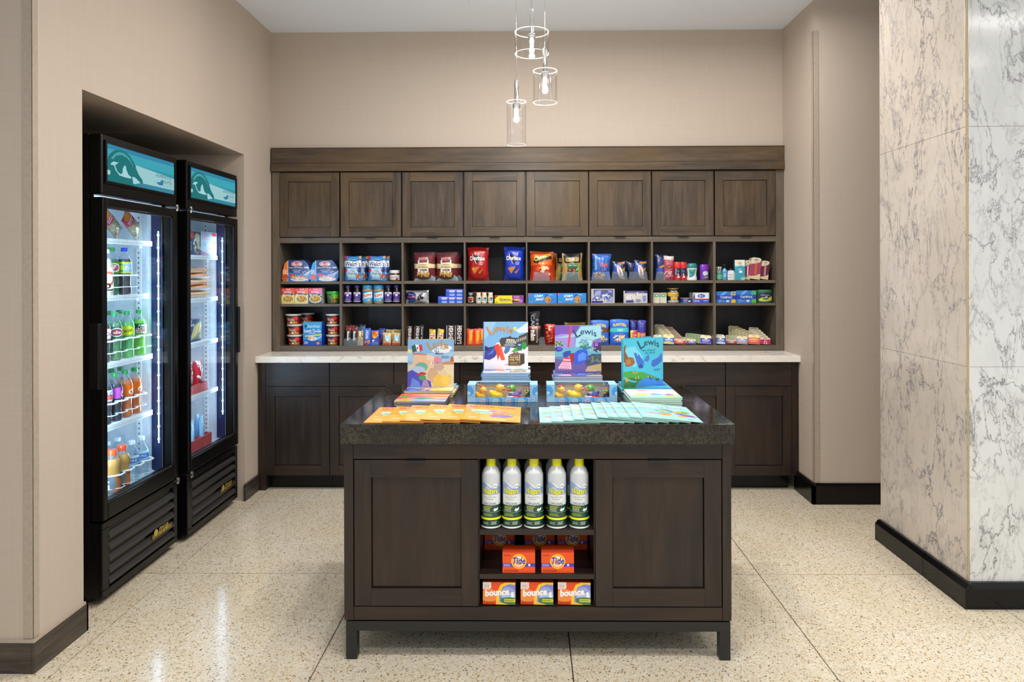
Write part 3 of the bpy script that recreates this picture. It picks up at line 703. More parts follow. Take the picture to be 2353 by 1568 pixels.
    for yy in (y0 + .06, y1 - .06): P(MB().lathe([(.018, 0), (.018, .05)], 12, xf - .1, yy).lathe([(.018, 0), (.018, .05)], 12, xf - .62, yy), 'foot', M['black_plastic'])
    return c, yi0, yi1
XF1, XF2 = -1.798, -1.778
K1, K1a, K1b = make_cooler(2.99, 3.632, XF1, 1.0, -1, 'black glass-door cooler of bottled drinks, the nearer of the two in the alcove')
K2, K2a, K2b = make_cooler(3.70, 4.338, XF2, 0.75, 1, 'black glass-door cooler of frozen food, the farther one by the cabinets')
def cooler_shelf(c, xf, ya, yb, z, d=.5):
    m = MB().box(xf - .10, ya + .006, z - .020, xf - .096, yb - .03, z + .004)
    o = at(m.build('wire_shelf', M['wire']), c)
    bars = MB(); n = 26
    for i in range(n):
        y = ya + .012 + (yb - .045 - ya) * i / (n - 1); bars.box(xf - .096 - d, y - .0015, z - .005, xf - .096, y + .0015, z)
    bars.box(xf - .1 - d, ya + .006, z - .012, xf - .096 - d, yb - .03, z).box(xf - .3, ya + .006, z - .009, xf - .295, yb - .03, z - .005)
    b = bars.build('wires', M['wire'], o); b['kind'] = 'stuff'
    tl = MB(); k = 0; y = ya + .015
    while y < yb - .05:
        tl.box(xf - .0958, y, z - .013, xf - .0955, y + .006, z - .009, '9db0c0'); y += .013
    t = tl.build('tag_slots', M['matte'], o); t['kind'] = 'stuff'
    br = MB()
    for yy in (yb - .03,): br.box(xf - .19, yy, z - .03, xf - .16, yb - .007, z - .012)
    br.build('bracket', M['wire'], o)
    return o
SZ1 = [1.563, 1.304, 1.0, .717]; SZ2 = [1.504, 1.261, 1.011, .718]
nm = ['topmost', 'second from the top', 'third from the top', 'lowest']
for i, z in enumerate(SZ1): cooler_shelf(K1, XF1, K1a, K1b - (.03 if i in (1,) else 0), z)
for i, z in enumerate(SZ2): cooler_shelf(K2, XF2, K2a, K2b, z)

# bottles
PROF = {'soda': [(.0, .0), (.024, .0), (.031, .006), (.0315, .03), (.0275, .055), (.029, .085), (.0325, .115), (.0325, .155), (.029, .172), (.018, .193), (.0125, .203), (.0125, .212)],
        'water': [(.0, .0), (.027, .0), (.031, .005), (.029, .02), (.031, .03), (.029, .042), (.031, .055), (.028, .07), (.031, .085), (.032, .13), (.029, .15), (.0155, .178), (.0125, .186), (.0125, .194)],
        'sport': [(.0, .0), (.03, .0), (.034, .008), (.034, .10), (.030, .112), (.036, .135), (.035, .158), (.024, .178), (.018, .184), (.018, .192)],
        'milk': [(.0, .0), (.028, .0), (.031, .006), (.031, .12), (.029, .14), (.02, .175), (.0135, .19), (.0135, .2)]}
def radius(prof, z):
    for (r0, z0), (r1, z1) in zip(prof, prof[1:]):
        if z0 <= z <= z1 and z1 > z0: return r0 + (r1 - r0) * (z - z0) / (z1 - z0)
    return prof[-1][0]
def wrap(prof, r0, zoff=0.0):
    def f(u, z, off):
        r = radius(prof, z + zoff) + off; a = u / r0
        return (r * math.sin(a), -r * math.cos(a), z + zoff)
    return f
_BT = {}
def bottle(key, kind, liquid, fill, cap, lab, lz, label, pos, group, rz=0.0, sc=1.0):
    x, y, z = pos
    if key in _BT:
        o = dup(_BT[key])
    else:
        pr = PROF[kind]; o = MB().lathe(pr, 20).build('drink_bottle', M['petbottle'], smooth=50)
        if liquid:
            lp = [(max(r - .0012, 0), max(zz, .0015)) for r, zz in pr if zz < fill] + [(radius(pr, fill) - .0012, fill)]
            m = MB(); m.col = liquid; m.lathe(lp, 20).build('drink', M['liquid'], o, smooth=50)
        tr, tz = pr[-1]; cr = tr + .0025 if kind != 'sport' else tr + .003; ch = .014 if kind != 'sport' else .022
        m = MB(); m.col = cap; m.lathe([(cr, tz - .004), (cr, tz + ch - .002), (cr - .0015, tz + ch)], 18).build('cap', M['gloss'], o, smooth=40)
        if lab:
            r0 = radius(pr, (lz[0] + lz[1]) / 2)
            art(lab, PI * r0 * 1.3, lz[1] - lz[0], 'wrapper', 'gloss', 12, 4, wrap(pr, r0, lz[0]), parent=o)
        _BT[key] = o
    o.location = (x, y, z + .0006); o.rotation_euler = (0, 0, rz); o.scale = (sc, sc, sc); tag(o, label, 'bottle', group); return o
def wl_(bg, *more): return [('r', 0, 0, 1, 1, bg)] + list(more)
L_DEW = wl_('14502a', ('p', [(.3, .1), (.5, .9), (1, 1), (1, 0)], 'e9efe6'), ('t', 'Mtn', .42, .5, .7, .86, '14502a', {'b': .03, 'it': .3}), ('t', 'DEW', .36, .12, .78, .5, 'c8202c', {'b': .04, 'it': .3}))
L_TWIST = wl_('6fc96a', ('e', .5, .5, .26, .46, 'e6e022'), ('t', 'Twist', .3, .34, .7, .66, '1d5a1c', {'b': .03, 'rot': .15}))
L_GALE = wl_('1f6a48', ('e', .6, .5, .24, .42, 'dfe9e2'), ('e', .6, .5, .19, .34, '9a3a4a'), ('t', 'ale', .46, .38, .74, .64, 'f4f4f0', {'b': .03}))
L_COLA = wl_('c23044', ('e', .72, .5, .24, .46, 'e6e6ee'), ('t', 'Dr', .6, .3, .84, .7, 'a02038', {'b': .03}))
L_CROC = wl_('3a2a94', ('r', .0, .86, 1, 1, 'd8d62a'), ('r', .24, 0, 1, .86, '9fc6e0'), ('e', .42, .5, .14, .36, '6aa83a'), ('e', .42, .5, .09, .22, 'c9d63a'), ('t', 'Brisk', .5, .3, .92, .66, 'f4f4f8', {'b': .05, 'it': .3, 'ol': '33346a'}), ('r', .24, 0, 1, .1, 'cfd332'), ('e', .9, .24, .12, .2, '9bd03c'))
L_GRAPE = wl_('c95ad0', ('r', .72, 0, 1, 1, '8a3a9c'), ('t', 'Cr', .72, .1, .96, .6, 'f4f0f4', {'b': .06}), ('p', [(.66, .5), (.9, .98), (1, .8)], 'f0a030'))
L_ORNG = wl_('f07010', ('p', [(.7, .4), (.95, 1), (1, 1), (1, .3)], 'ffd9a0'), ('t', 'Cr', .62, .08, .94, .55, 'f8f4ee', {'b': .06}))
L_WHITE = wl_('dfe6ee', ('e', .7, .35, .2, .26, 'd65a50'), ('t', 'RC', .52, .5, .84, .85, '2a4aa0', {'b': .04}))
L_WATER = wl_('b9d8f0', ('r', 0, .12, 1, .66, '3f7fd0'), ('t', 'PURE', .3, .26, .7, .54, 'eaf4ff', {'b': .02}), ('r', 0, .78, 1, .84, 'eef6ff'))
L_SPORT = wl_('7f8890', ('p', [(.5, 0), (.68, .5), (.6, 1), (.82, 1), (.9, .5), (.74, 0)], 'e2762a'), ('t', 'G', .2, .25, .46, .8, 'e8e8ea', {'b': .05}), ('r', 0, 0, 1, .1, '5a6a80'))
L_GREEN = wl_('3f9a4a', ('e', .6, .5, .28, .4, 'e6efe6'), ('e', .6, .5, .19, .28, 'd0506a'), ('t', '7', .5, .3, .7, .7, 'fff', {'b': .05}))
L_MILK = wl_('e8dcc4', ('e', .62, .55, .24, .3, 'c05a4a'), ('e', .62, .55, .16, .2, 'e8dcc4'), ('t', 'D', .4, .12, .7, .36, '1c1c20', {'b': .06}), ('r', 0, .04, 1, .1, '2a2a30'))
def spot(px, X, z, py=900):                                     # where the line of sight at column px meets the bottle row
    return (X, on(0, X, px, py).y, z)
rz0 = -.55                                                       # labels turned towards the aisle
G3 = 'soda bottles on the third cooler shelf'; G4 = 'soda bottles on the lowest cooler shelf'; G5 = 'bottles on the cooler floor'; G2 = 'bottles on the second cooler shelf'
XB = -1.941
def row(z, items, grp):
    for i, (key, kind, liq, fill, cap, lab, lz, lbl, px, X, py) in enumerate(items): bottle(key, kind, liq, fill, cap, lab, lz, lbl.replace('#', ('first from the right', 'second from the right', 'third from the right', 'fourth from the right')[i]), spot(px, X, z, py), grp, 0.45)
row(SZ1[2], [('dew', 'soda', '7fe02a', .178, '2a9a4a', L_DEW, (.108, .158), 'lime-green soda bottle with a dark green and red wrapper, right end of its row', 320, XB, 770),
             ('twist', 'soda', '5fcf62', .175, '2a9a5a', L_TWIST, (.108, .158), 'green soda bottle with a round yellow wrapper emblem', 292, XB, 770),
             ('gale', 'soda', '3f8a3a', .175, '2a9a5a', L_GALE, (.108, .158), 'green soda bottle with a dark green wrapper, left of the yellow-emblem bottle', 263, XB, 770),
             ('cola', 'soda', '2a1016', .175, 'c02030', L_COLA, (.108, .158), 'dark cola bottle with a red wrapper at the left edge of the door', 236, XB, 770)], G3)
row(SZ1[2], [('backgreen', 'soda', '5fcf62', .175, '1f7a44', None, None, 'green-capped bottle in the row behind the green soda bottles, #', px, X, 760) for px, X in ((274, -2.03), (250, -2.03), (230, -2.03))], 'green bottles in the second row')
row(SZ1[3], [('orange', 'soda', 'ff7a08', .178, '2a9a4a', L_ORNG, (.108, .158), 'orange soda bottle at the right end of the lowest wire shelf', 309, -1.946, 900),
             ('orange', 'soda', 'ff7a08', .178, '2a9a4a', L_ORNG, (.108, .158), 'orange soda bottle standing between the purple-label bottle and the other orange one', 288, -1.941, 900),
             ('grape', 'soda', '1c0c22', .175, '2aa050', L_GRAPE, (.108, .158), 'dark grape soda bottle with a bright purple wrapper and a green cap', 264, -1.941, 900),
             ('rootbeer', 'soda', '1a0e10', .175, '2aa050', L_WHITE, (.108, .158), 'dark soda bottle with a white wrapper at the left edge of the cooler door', 240, -1.941, 900)], G4)
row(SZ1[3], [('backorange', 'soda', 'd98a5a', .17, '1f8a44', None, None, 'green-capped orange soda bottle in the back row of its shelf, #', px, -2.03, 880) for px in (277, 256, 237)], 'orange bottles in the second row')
row(.391, [('water', 'water', None, 0, 'e8f0f6', L_WATER, (.10, .142), 'clear water bottle with a blue wrapper, the right one on the cooler floor', 325, -1.925, 1070),
           ('water', 'water', None, 0, 'e8f0f6', L_WATER, (.10, .142), 'clear water bottle with a blue wrapper, beside the orange sports drinks', 303, -1.922, 1090),
           ('sport', 'sport', 'eaa022', .172, 'ee5a2a', L_SPORT, (.02, .096), 'orange sports drink bottle with a ribbed orange cap, next to the water bottles', 280, -1.908, 1100),
           ('sport', 'sport', 'eaa022', .172, 'ee5a2a', L_SPORT, (.02, .096), 'orange sports drink bottle with a ribbed orange cap, at the left edge of the door', 257, -1.905, 1120)], G5)
row(.391, [('backwater', 'water', None, 0, 'd6e4ee', L_WATER, (.10, .142), 'white-capped water bottle behind the front bottles on the cooler floor, #', px, X, 1030) for px, X in ((270, -2.03), (246, -2.03), (238, -2.1))], 'water bottles in the back rows')
row(SZ1[1], [('tea', 'soda', '3c0c14', .172, '2046c8', L_CROC, (.103, .158), 'dark red iced tea bottle with a blue cap and a purple, blue and yellow wrapper', 286, -1.945, 640),
             ('green', 'soda', '1f7a34', .172, '3fae4a', L_GREEN, (.103, .158), 'green soda bottle with a light green cap behind the cream milk drink', 256, -1.97, 640),
             ('milk', 'milk', 'e4d3b0', .17, 'f0f0ea', L_MILK, (.02, .13), 'cream-coloured milk drink bottle cut off by the left edge of the door', 243, -1.94, 640)], G2)
# white bottle organizers: a scalloped wire along the fronts
def organizer(z, pxs, X, heights, label, py):
    pts = []; ys = sorted(on(0, X, p, py).y for p in pxs)
    m = MB()
    for h in heights:
        pts = [(X + .0, ys[0] - .06, z + h)]
        for y in ys: pts += [(X + .026, y - .038, z + h), (X + .05, y - .018, z + h), (X + .05, y + .018, z + h), (X + .026, y + .038, z + h)]
        pts.append((X - .02, ys[-1] + .045, z + h)); m.tube(pts, .0042 if h > .06 else .0022, 6)
    o = m.build('bottle_organizer', M['wire'], smooth=60); tag(o, label, 'rack', 'white bottle organizers in the nearer cooler'); 
    ps = MB()
    for y in (ys[0] - .05, ys[-1] + .043): ps.tube([(X - .02, y, z + .0006), (X - .02, y, z + max(heights))], .0022, 6)
    ps.build('post', M['wire'], o)
organizer(SZ1[2], (320, 292, 263, 236), XB, (.10, .045), 'white scalloped wire rack holding the green soda bottles upright', 770)
organizer(SZ1[3], (309, 288, 264, 240), XB + .004, (.10, .045), 'white scalloped wire rack holding the orange and grape soda bottles upright', 900)
organizer(.391, (325, 303, 280, 257), -1.912, (.10, .04), 'white scalloped wire rack around the bottles on the cooler floor', 1090)
organizer(SZ1[1], (286, 250), XB, (.095, .04), 'white wire rack around the iced tea bottle on the second shelf', 640)
# ------------------------------------------------------------------ makers of packaged goods (built at the origin, front facing -y)
def finish(o, label, cat, group, loc, rz=0.0, rx=0.0, ry=0.0):
    o.location = loc; o.rotation_euler = (rx, ry, rz); tag(o, label, cat, group)
    if abs(rx) < 1:                                                # set it down on what carries it
        r = o.rotation_euler.to_matrix(); low = min((r @ v.co).z for v in o.data.vertices); o.location.z = loc[2] - low + .0005
    return o
def carton(name, w, h, d, col, shapes, mat='card', top=None, outline=None, art_name='front_print'):
    m = MB(); m.col = col
    if outline: m.prism([((x - .5) * w, z * h) for x, z in outline], 0, d, col)
    else: m.box(-w / 2, 0, 0, w / 2, d, h, col, None, top)
    o = m.build(name, M[mat])
    if shapes: art(shapes, w, h, art_name, mat, parent=o, clip=outline)
    return o
def bag_surface(w, h, t, stand=False, waist=.05, seed=0, blunt=2.6):
    def f(u, v, side):                                           # u -1..1, v 0..1
        if stand: prof = (min(1, (1 - v) * 1.5) ** .7) * (1 - .15 * math.sin(v * 3)) * (.35 + .65 * min(1, v * 5 + .4))
        else: prof = math.sin(PI * min(max((v - .035) / .93, 0), 1)) ** (.62 if blunt < 4 else .22)
        q = (1 - abs(u) ** blunt) ** .8
        wr = 1 + .10 * math.sin(5 * u + 9 * v + seed) * (1 - q * .4) + .05 * math.sin(13 * u - 7 * v + seed * 2.1)
        x = u * w / 2 * (1 - waist * math.sin(PI * v) ** .8 + .014 * math.sin(21 * v + seed))
        return (x, side * (t / 2 * prof * q * wr + .0006), v * h * (1 - .014 * v * (1 + math.sin(2.6 * u + seed * 1.7))))
    return f
def bag(name, w, h, t, col, shapes, mat='film', stand=False, seed=0, waist=.05, crimp=None, blunt=2.6):
    nu, nv = 10, 14; f = bag_surface(w, h, t, stand, waist, seed, blunt); m = MB(); m.col = col
    for side in (-1, 1):
        b = len(m.v); m.add([f(-1 + 2 * i / nu, j / nv, side) for j in range(nv + 1) for i in range(nu + 1)])
        for j in range(nv):
            for i in range(nu):
                a = b + j * (nu + 1) + i; q = (a, a + 1, a + nu + 2, a + nu + 1); m.face(q if side < 0 else q[::-1])
    o = m.build(name, M[mat], smooth=60)
    def mp(u, z, off):
        U, V = (u / (w / 2) + 1) / 2 * nu, z / h * nv; i, j = min(int(U + 1e-6), nu - 1), min(int(V + 1e-6), nv - 1); a, b_ = U - i, V - j
        P = [Vector(f(-1 + 2 * (i + di) / nu, (j + dj) / nv, -1)) for dj in (0, 1) for di in (0, 1)]
        p = (P[0] * (1 - a) + P[1] * a) * (1 - b_) + (P[2] * (1 - a) + P[3] * a) * b_
        return (p.x, p.y - off, p.z)
    if shapes: art(shapes, w, h, 'front_print', mat, 2 * nu, 2 * nv, mp, .0012, parent=o)
    if crimp:
        for z0, z1 in ((h * .965, h), (0, h * .03)):
            c = MB(); c.col = crimp; n = 18
            for k in range(n):
                a, b_ = -w / 2 + w * k / n, -w / 2 + w * (k + .5) / n; c.box(a, -.002, z0 + .0004 if z0 == 0 else z0, b_, .002, z1 - (.0004 if z0 == 0 else 0), crimp)
            s = c.build('crimped_seal', M[mat], o); s['kind'] = 'stuff'
    return o
def can(name, prof, cols, shapes, lz, mat='gloss', n=24, span=1.0, vc=None, artname='wrapper', base_mat=None):
    m = MB(); m.lathe(prof, n, cols=cols); o = m.build(name, M[base_mat or mat], smooth=45)
    if shapes:
        r0 = max(r for r, z in prof); zz = sorted(set(z - lz[0] for r, z in prof if lz[0] < z < lz[1]))
        art(shapes, PI * r0 * span, lz[1] - lz[0], artname, mat, 14, 0, wrap(prof, r0, lz[0]), .0005, parent=o, vcuts=zz or None)
    return o
def bowl_tub(name, r, h, lid, body, shapes, base='b98a5a'):
    prof = [(r * .72, 0), (r * .76, h * .04), (r * .95, h * .84)]
    o = can(name, prof, [base, body], shapes, (h * .05, h * .83), span=1.0)
    m = MB(); m.col = lid; m.lathe([(r * .97, h * .84), (r, h * .86), (r, h * .98), (r * .97, h)], 24).build('lid', M['gloss'], o, smooth=40)
    return o
def hang_card(name, w, h, col, shapes, rc=.25):
    "thin card pack with a rounded top and a hang slot"
    pts = [(-w / 2, 0), (w / 2, 0)]; rr = min(w * rc, h * .2)
    for k in range(5): a = k / 4 * PI / 2; pts.append((w / 2 - rr + rr * math.cos(a), h - rr + rr * math.sin(a)))
    for k in range(5): a = PI / 2 + k / 4 * PI / 2; pts.append((-w / 2 + rr + rr * math.cos(a), h - rr + rr * math.sin(a)))
    m = MB(); m.col = col; m.prism(pts, 0, .004, col); o = m.build(name, M['card'])
    if shapes: art(shapes, w, h, 'front_print', 'card', parent=o, clip=[(x / w + .5, z / h) for x, z in pts])
    s = MB(); s.col = '3a352c'; s.box(-w * .14, -.0012, h * .9, w * .14, -.0008, h * .925).build('hang_slot', M['matte'], o)
    return o
def tray(name, w0, w1, h, d, th=.0016):
    "open clear plastic bin, front panel narrowing upwards"
    m = MB(); f = [(-w0 / 2, 0), (w0 / 2, 0), (w1 / 2, h), (-w1 / 2, h)]
    m.prism(f, 0, th); m.box(-w0 / 2, th, 0, w0 / 2, d, th)
    for s in (-1, 1):
        b = m.add([(s * w0 / 2, th, 0), (s * w0 / 2, d, 0), (s * w1 / 2, d, h * .8), (s * w1 / 2, th, h)]); m.face(range(b, b + 4))
    return m.build(name, M['clearplastic'])
Q = {'A': (640, 580, .12325), 'B': (640, 700, .12325), 'C': (920, 560, .12325), 'D': (920, 710, .1615), 'E': (1205, 560, .12537), 'F': (1205, 700, .12537), 'G': (1490, 570, .1275), 'H': (1490, 730, .1275)}
def fit(q, x0, x1, yt, zb, Y):
    "centre x, width and height of a thing whose front stands at depth Y between two columns of a detail view"
    ox, oy, s = Q[q]; a = on(1, Y, ox + x0 * s, oy + yt * s); b = on(1, Y, ox + x1 * s, oy + yt * s)
    return (a.x + b.x) / 2, b.x - a.x, a.z - zb
# ------------------------------------------------------------------ goods in the cubbies
YF = HY + 0.028
_PT = {}
def stock(key, make, label, cat, group, loc, rz=0.0, rx=0.0, ry=0.0):
    "first call builds the thing with its parts, later ones copy it"
    if key in _PT: o = dup(_PT[key])
    else: o = make(); _PT[key] = o
    return finish(o, label, cat, group, loc, rz, rx, ry)
# --- first column
def pasta(side, sidetxt, veg, pas):
    return [('r', 0, 0, 1, 1, '1c3a8c'), ('p', [(.2, 1), (1, 1), (1, .55), (.2, .45)], '22306e'), ('r', .2, .0, 1, .4, '2f6fc0'), ('r', 0, 0, .21, 1, side), ('r', .2, 0, .215, 1, 'e8eef8'), ('l', .03, .34, .19, .56, 4, 'f6ead0'),
            ('e', .52, .82, .19, .12, 'f2f2f4'), ('e', .52, .82, .17, .1, 'c8202e'), ('t', 'Barilla', .38, .77, .67, .87, 'fff', {'it': .3, 'b': .02}),
            ('t', 'Italian-Style Entree', .24, .6, .74, .68, 'f2f4fa', {'it': .35, 'b': .01}), ('r', .78, .61, .93, .69, 'b8c8e8'), ('t', 'WHOLE GRAIN', .36, .5, .68, .55, 'dfe8f6'), ('t', 'PENNE', .42, .42, .62, .47, 'fff'),
            ('p', [(.72, .3), (1, .52), (.98, .42), (.86, .26)], '9fc4e4'), ('b', .8, .44, .08, .06, 9, ['f0d8c8', 'e8a088'], 4),
            ('e', .12, .2, .1, .13, veg), ('b', .14, .1, .12, .06, 14, ['3f8a3a', '6fb05a', 'c83a2a'], 5), ('e', .36, .3, .1, .07, veg),
            ('e', .6, .1, .3, .1, 'e6ecf4'), ('b', .6, .18, .3, .12, 60, pas, 7, .13)]
OCT = [(.03, 0), (.93, 0), (.99, .2), (1, .5), (.9, .8), (.78, 1), (.22, 1), (.1, .86), (.02, .5), (0, .12)]
SOUP = lambda a, b, c: [('r', 0, 0, 1, 1, a), ('r', 0, .62, 1, 1, b), ('p', [(.55, .62), (1, .62), (1, 1), (.8, 1)], c), ('t', 'CUP', .34, .84, .7, .96, 'fff', {'b': .05}), ('t', 'NOODLE', .2, .68, .74, .81, 'fff', {'b': .05}), ('t', 'NEW', .06, .84, .24, .91, 'ffe9e0'),
     ('r', .0, .55, 1, .62, '2b4a72'), ('l', .25, .56, .75, .61, 1, 'e6eef6'), ('e', .17, .56, .08, .06, 'f0e8c0'), ('e', .52, .3, .46, .25, 'eef0ea'), ('e', .52, .3, .4, .21, 'c99a3a'), ('b', .52, .3, .34, .17, 46, ['e0b040', 'd98a2a', '7f9a3a', 'f0d080', 'b0602a'], 3, .18), ('p', [(.8, .52), (1, .62), (.98, .5)], 'dfe6ea')]
for i, (a, b) in enumerate(((65, 598), (582, 1120))):
    x, w, h = fit('A', a, b, 150, ZA, YF)
    sh = pasta(*(('e8761c', 0, 'c83a24', ['e08a3a', 'c85a24', 'f0c080', 'e6a050']) if i == 0 else ('2f9ae0', 0, 'e05a5a', ['e8b0a8', 'f0d0b8', 'd88a80', 'f4dcc8'])))
    finish(carton('pasta_bowl_box', w, h, .12, '23408c', sh, 'gloss', outline=OCT), ('blue pasta bowl carton with an orange side strip', 'blue pasta bowl carton with a light blue side strip')[i] + ' in the top left cubby', 'box', 'pasta bowl cartons', (x, YF + (.0 if i == 0 else .002), ZA))
for i, (a, b, cols) in enumerate(((40, 286, ('e0d05a', 'd83a34', 'e86a50')), (291, 545, ('e6dc8a', 'd83a34', 'ee8a70')), (549, 803, ('4a5a7a', 'e0507a', 'f08ab0')))):
    x, w, h = fit('A', a, b, 668, ZBr, YF)
    finish(carton('soup_cup_box', w - .001, h, .09, 'c9b25a' if i < 2 else 'b8b4b0', SOUP(*cols)), ('red and yellow soup carton against the left side of its cubby', 'red and yellow soup carton between two other soup cartons', 'pink and dark blue soup carton with a grey side')[i], 'box', 'soup cartons', (x + (.004 if i == 0 else .003 if i == 1 else .002), YF, ZBr))
x, w, h = fit('A', 862, 1115, 730, ZBr, YF)
o = can('snack_cup', [(w * .4, 0), (w * .41, .004), (w * .47, h * .78)], ['2a5a30', '2f7a38'], [('r', 0, 0, 1, 1, '2f8a3a'), ('r', .5, .5, 1, 1, '8ac83a'), ('r', .34, .62, .56, .95, '1c4a40'), ('t', 'Homestyle', .36, .76, .54, .86, 'e8efe0'), ('t', 'Classic', .36, .65, .5, .74, 'e8efe0', {'it': .3}), ('b', .5, .26, .3, .24, 40, ['7a4a24', '9a6a3a', '5a3018', 'c0904a'], 8, .25), ('r', .3, .1, .44, .5, '2f6a38')], (.004, h * .77), span=1.0)
m = MB(); m.col = '2ea83a'; m.lathe([(w * .48, h * .78), (w * .5, h * .8), (w * .5, h * .96), (w * .47, h)], 24).build('lid', M['gloss'], o, smooth=40)
finish(o, 'dark green snack tub with a bright green lid', 'tub', None, (x, YF + w * .5, ZBr))
CHILI = [('r', 0, 0, 1, 1, '8a1820'), ('r', 0, .74, 1, 1, '3a2440'), ('e', .68, .7, .13, .24, 'd83a2e'), ('e', .34, .6, .05, .2, 'd8a02a'), ('t', 'Campbells', .4, .6, .6, .74, 'f0c0b8', {'it': .3}), ('t', 'CHUNKY', .36, .4, .64, .58, 'f6f0ea', {'b': .05}), ('r', .2, 0, .8, .24, 'b07a3a'), ('b', .64, .2, .16, .16, 26, ['e0a048', 'c87a30', 'f0c070', '8a4a20'], 3, .25), ('r', .44, .1, .54, .3, 'f4f0ea')]
x, w, h = fit('B', 115, 408, 590, ZCr, YF); hb = fit('B', 115, 408, 360, ZCr, YF)[2] - fit('B', 115, 408, 577, ZCr, YF)[2]
hb = .0715
pos = ('bottom', 'middle', 'top')
for k in range(3):
    dx = (-.0, -.002, -.012)[k]
    stock('bowl', lambda: bowl_tub('soup_bowl', .0545, hb, 'd8d6d0', '8a1820', CHILI), 'dark red soup bowl with a clear white lid, %s of the left stack' % pos[k], 'bowl', 'stacked red soup bowls', (x + dx, YF + .058, ZCr + k * hb))
    xr = fit('B', 845, 1117, 600, ZCr, YF)[0]
    stock('bowl2', lambda: bowl_tub('soup_bowl', .0495, hb, 'd8d6d0', '8a1820', CHILI), 'dark red soup bowl with a clear white lid, %s of the right stack' % pos[k], 'bowl', 'stacked red soup bowls', (xr + (.001, .002, -.002)[k], YF + .053, ZCr + k * hb))
for k in range(3): stock('bowl', None, 'dark red soup bowl in the stack behind the left stack, %s of three' % pos[k], 'bowl', 'soup bowls in the back stack', (x + .045, YF + .175, ZCr + k * hb))
x, w, h = fit('B', 450, 812, 330, ZCr, YF)
LUNCH = [('r', 0, 0, 1, 1, '2f8fd8'), ('r', 0, .74, 1, 1, '3fa8e0'), ('r', 0, .0, 1, .22, '2454b8'), ('t', 'StarKist', .22, .76, .9, .88, 'cfeaf8', {'it': .25, 'b': .02}), ('e', .14, .82, .07, .06, '1c4a90'), ('t', 'Lunch To-Go', .05, .56, .95, .7, 'fff', {'b': .04, 'it': .2, 'ol': '2a6ac0'}), ('l', .3, .5, .75, .55, 1, 'e6f2fa'), ('p', [(.1, .42), (1, .5), (1, .44), (.12, .37)], 'e0e04a'), ('e', .5, .3, .24, .1, 'e8f0f4'), ('b', .5, .31, .2, .07, 30, ['e8c0b0', 'f0e0d0', '8ab04a', 'd88a70'], 6, .22), ('p', [(.7, .3), (1, .42), (1, .38), (.72, .25)], 'bfe0f0'), ('e', .8, .1, .09, .06, 'e88a5a'), ('l', .06, .06, .3, .18, 3, 'cfe4f8')]
finish(carton('lunch_kit_box', w, h, .07, '1c3a9c', LUNCH, 'gloss', '9ab0c0'), 'blue lunch kit carton with a yellow-green streak between the soup bowl stacks', 'box', None, (x, YF, ZCr), rz=-.12)
# --- second column
WELCH = [('r', 0, 0, 1, 1, '2f86d6'), ('e', .05, .93, .12, .07, 'c02a34'), ('e', .95, .95, .1, .05, 'e8a83a'), ('l', .2, .86, .85, .9, 1, 'bfd84a'), ('p', [(0, .56), (0, .8), (.3, .83), (.6, .79), (1, .83), (1, .58), (.6, .53), (.3, .57)], 'eef2f6'), ('p', [(0, .8), (.3, .83), (.6, .79), (1, .83), (1, .85), (.6, .81), (.3, .85), (0, .82)], '16306e'), ('t', "Welch's", .06, .58, .96, .79, '16306e', {'b': .04, 'it': .1}), ('r', .3, .46, .72, .53, '3fa0e0'), ('p', [(.16, .04), (.14, .5), (.86, .5), (.84, .04)], 'bcd4e6'), ('t', 'Fruit', .4, .36, .66, .44, '2a3a5a', {'it': .35, 'b': .02}), ('t', 'Snacks', .26, .24, .76, .36, '2a3a5a', {'it': .35, 'b': .02}), ('e', .08, .42, .12, .08, 'd0323c'), ('e', .9, .44, .12, .1, '2a2a6a'), ('b', .85, .18, .14, .12, 18, ['d0423c', 'e0a03a', '6a3a8a', '8aa83a'], 2, .3), ('e', .16, .12, .1, .07, '4a8ac0'), ('e', .5, .12, .24, .08, '8ab8d8')]
zz = fit('A', 1200, 1525, 70, ZA, YF)[2]
for (a, b, y, lab) in ((1203, 1525, 0, 'blue fruit snack pouch leaning at the left side of its cubby'), (1642, 1985, 0, 'blue fruit snack pouch in the middle of its cubby'), (1290, 1612, .07, 'blue fruit snack pouch partly hidden behind the left pouch'), (1700, 2040, .05, 'blue fruit snack pouch hidden behind the middle pouch')):
    x, w, h = fit('A', a, b, 70, ZA, YF)
    stock('welch', lambda: bag('snack_pouch', w, zz, .05, '2f86d6', WELCH, 'film', True, 1), lab, 'pouch', 'blue fruit snack pouches', (x, YF + .028 + y, ZA), rx=-.05 if y == 0 else -.0)
x, w, h = fit('A', 2055, 2245, 335, ZA, YF)
r = w / 2
o = can('spread_jar', [(r * .9, 0), (r, .006), (r, h * .66), (r * .9, h * .72)], ['4a2a18', '4a2a18', '3a2012'], [('r', 0, 0, 1, .92, 'ece8e2'), ('p', [(0, .0), (0, .4), (.8, 0)], 'e8a060'), ('t', 'nutella', .26, .44, .74, .74, 'b02a30', {'b': .04}), ('e', .68, .2, .09, .15, '3a2012'), ('p', [(.3, .15), (.55, .35), (.5, .1)], '8ab8d8')], (.006, h * .6))
m = MB(); m.col = 'eceae6'; m.lathe([(r, h * .72), (r, h * .98), (r * .95, h)], 22).build('lid', M['gloss'], o, smooth=40)
finish(o, 'small jar of brown spread with a white lid', 'jar', None, (x, YF + r, ZA))
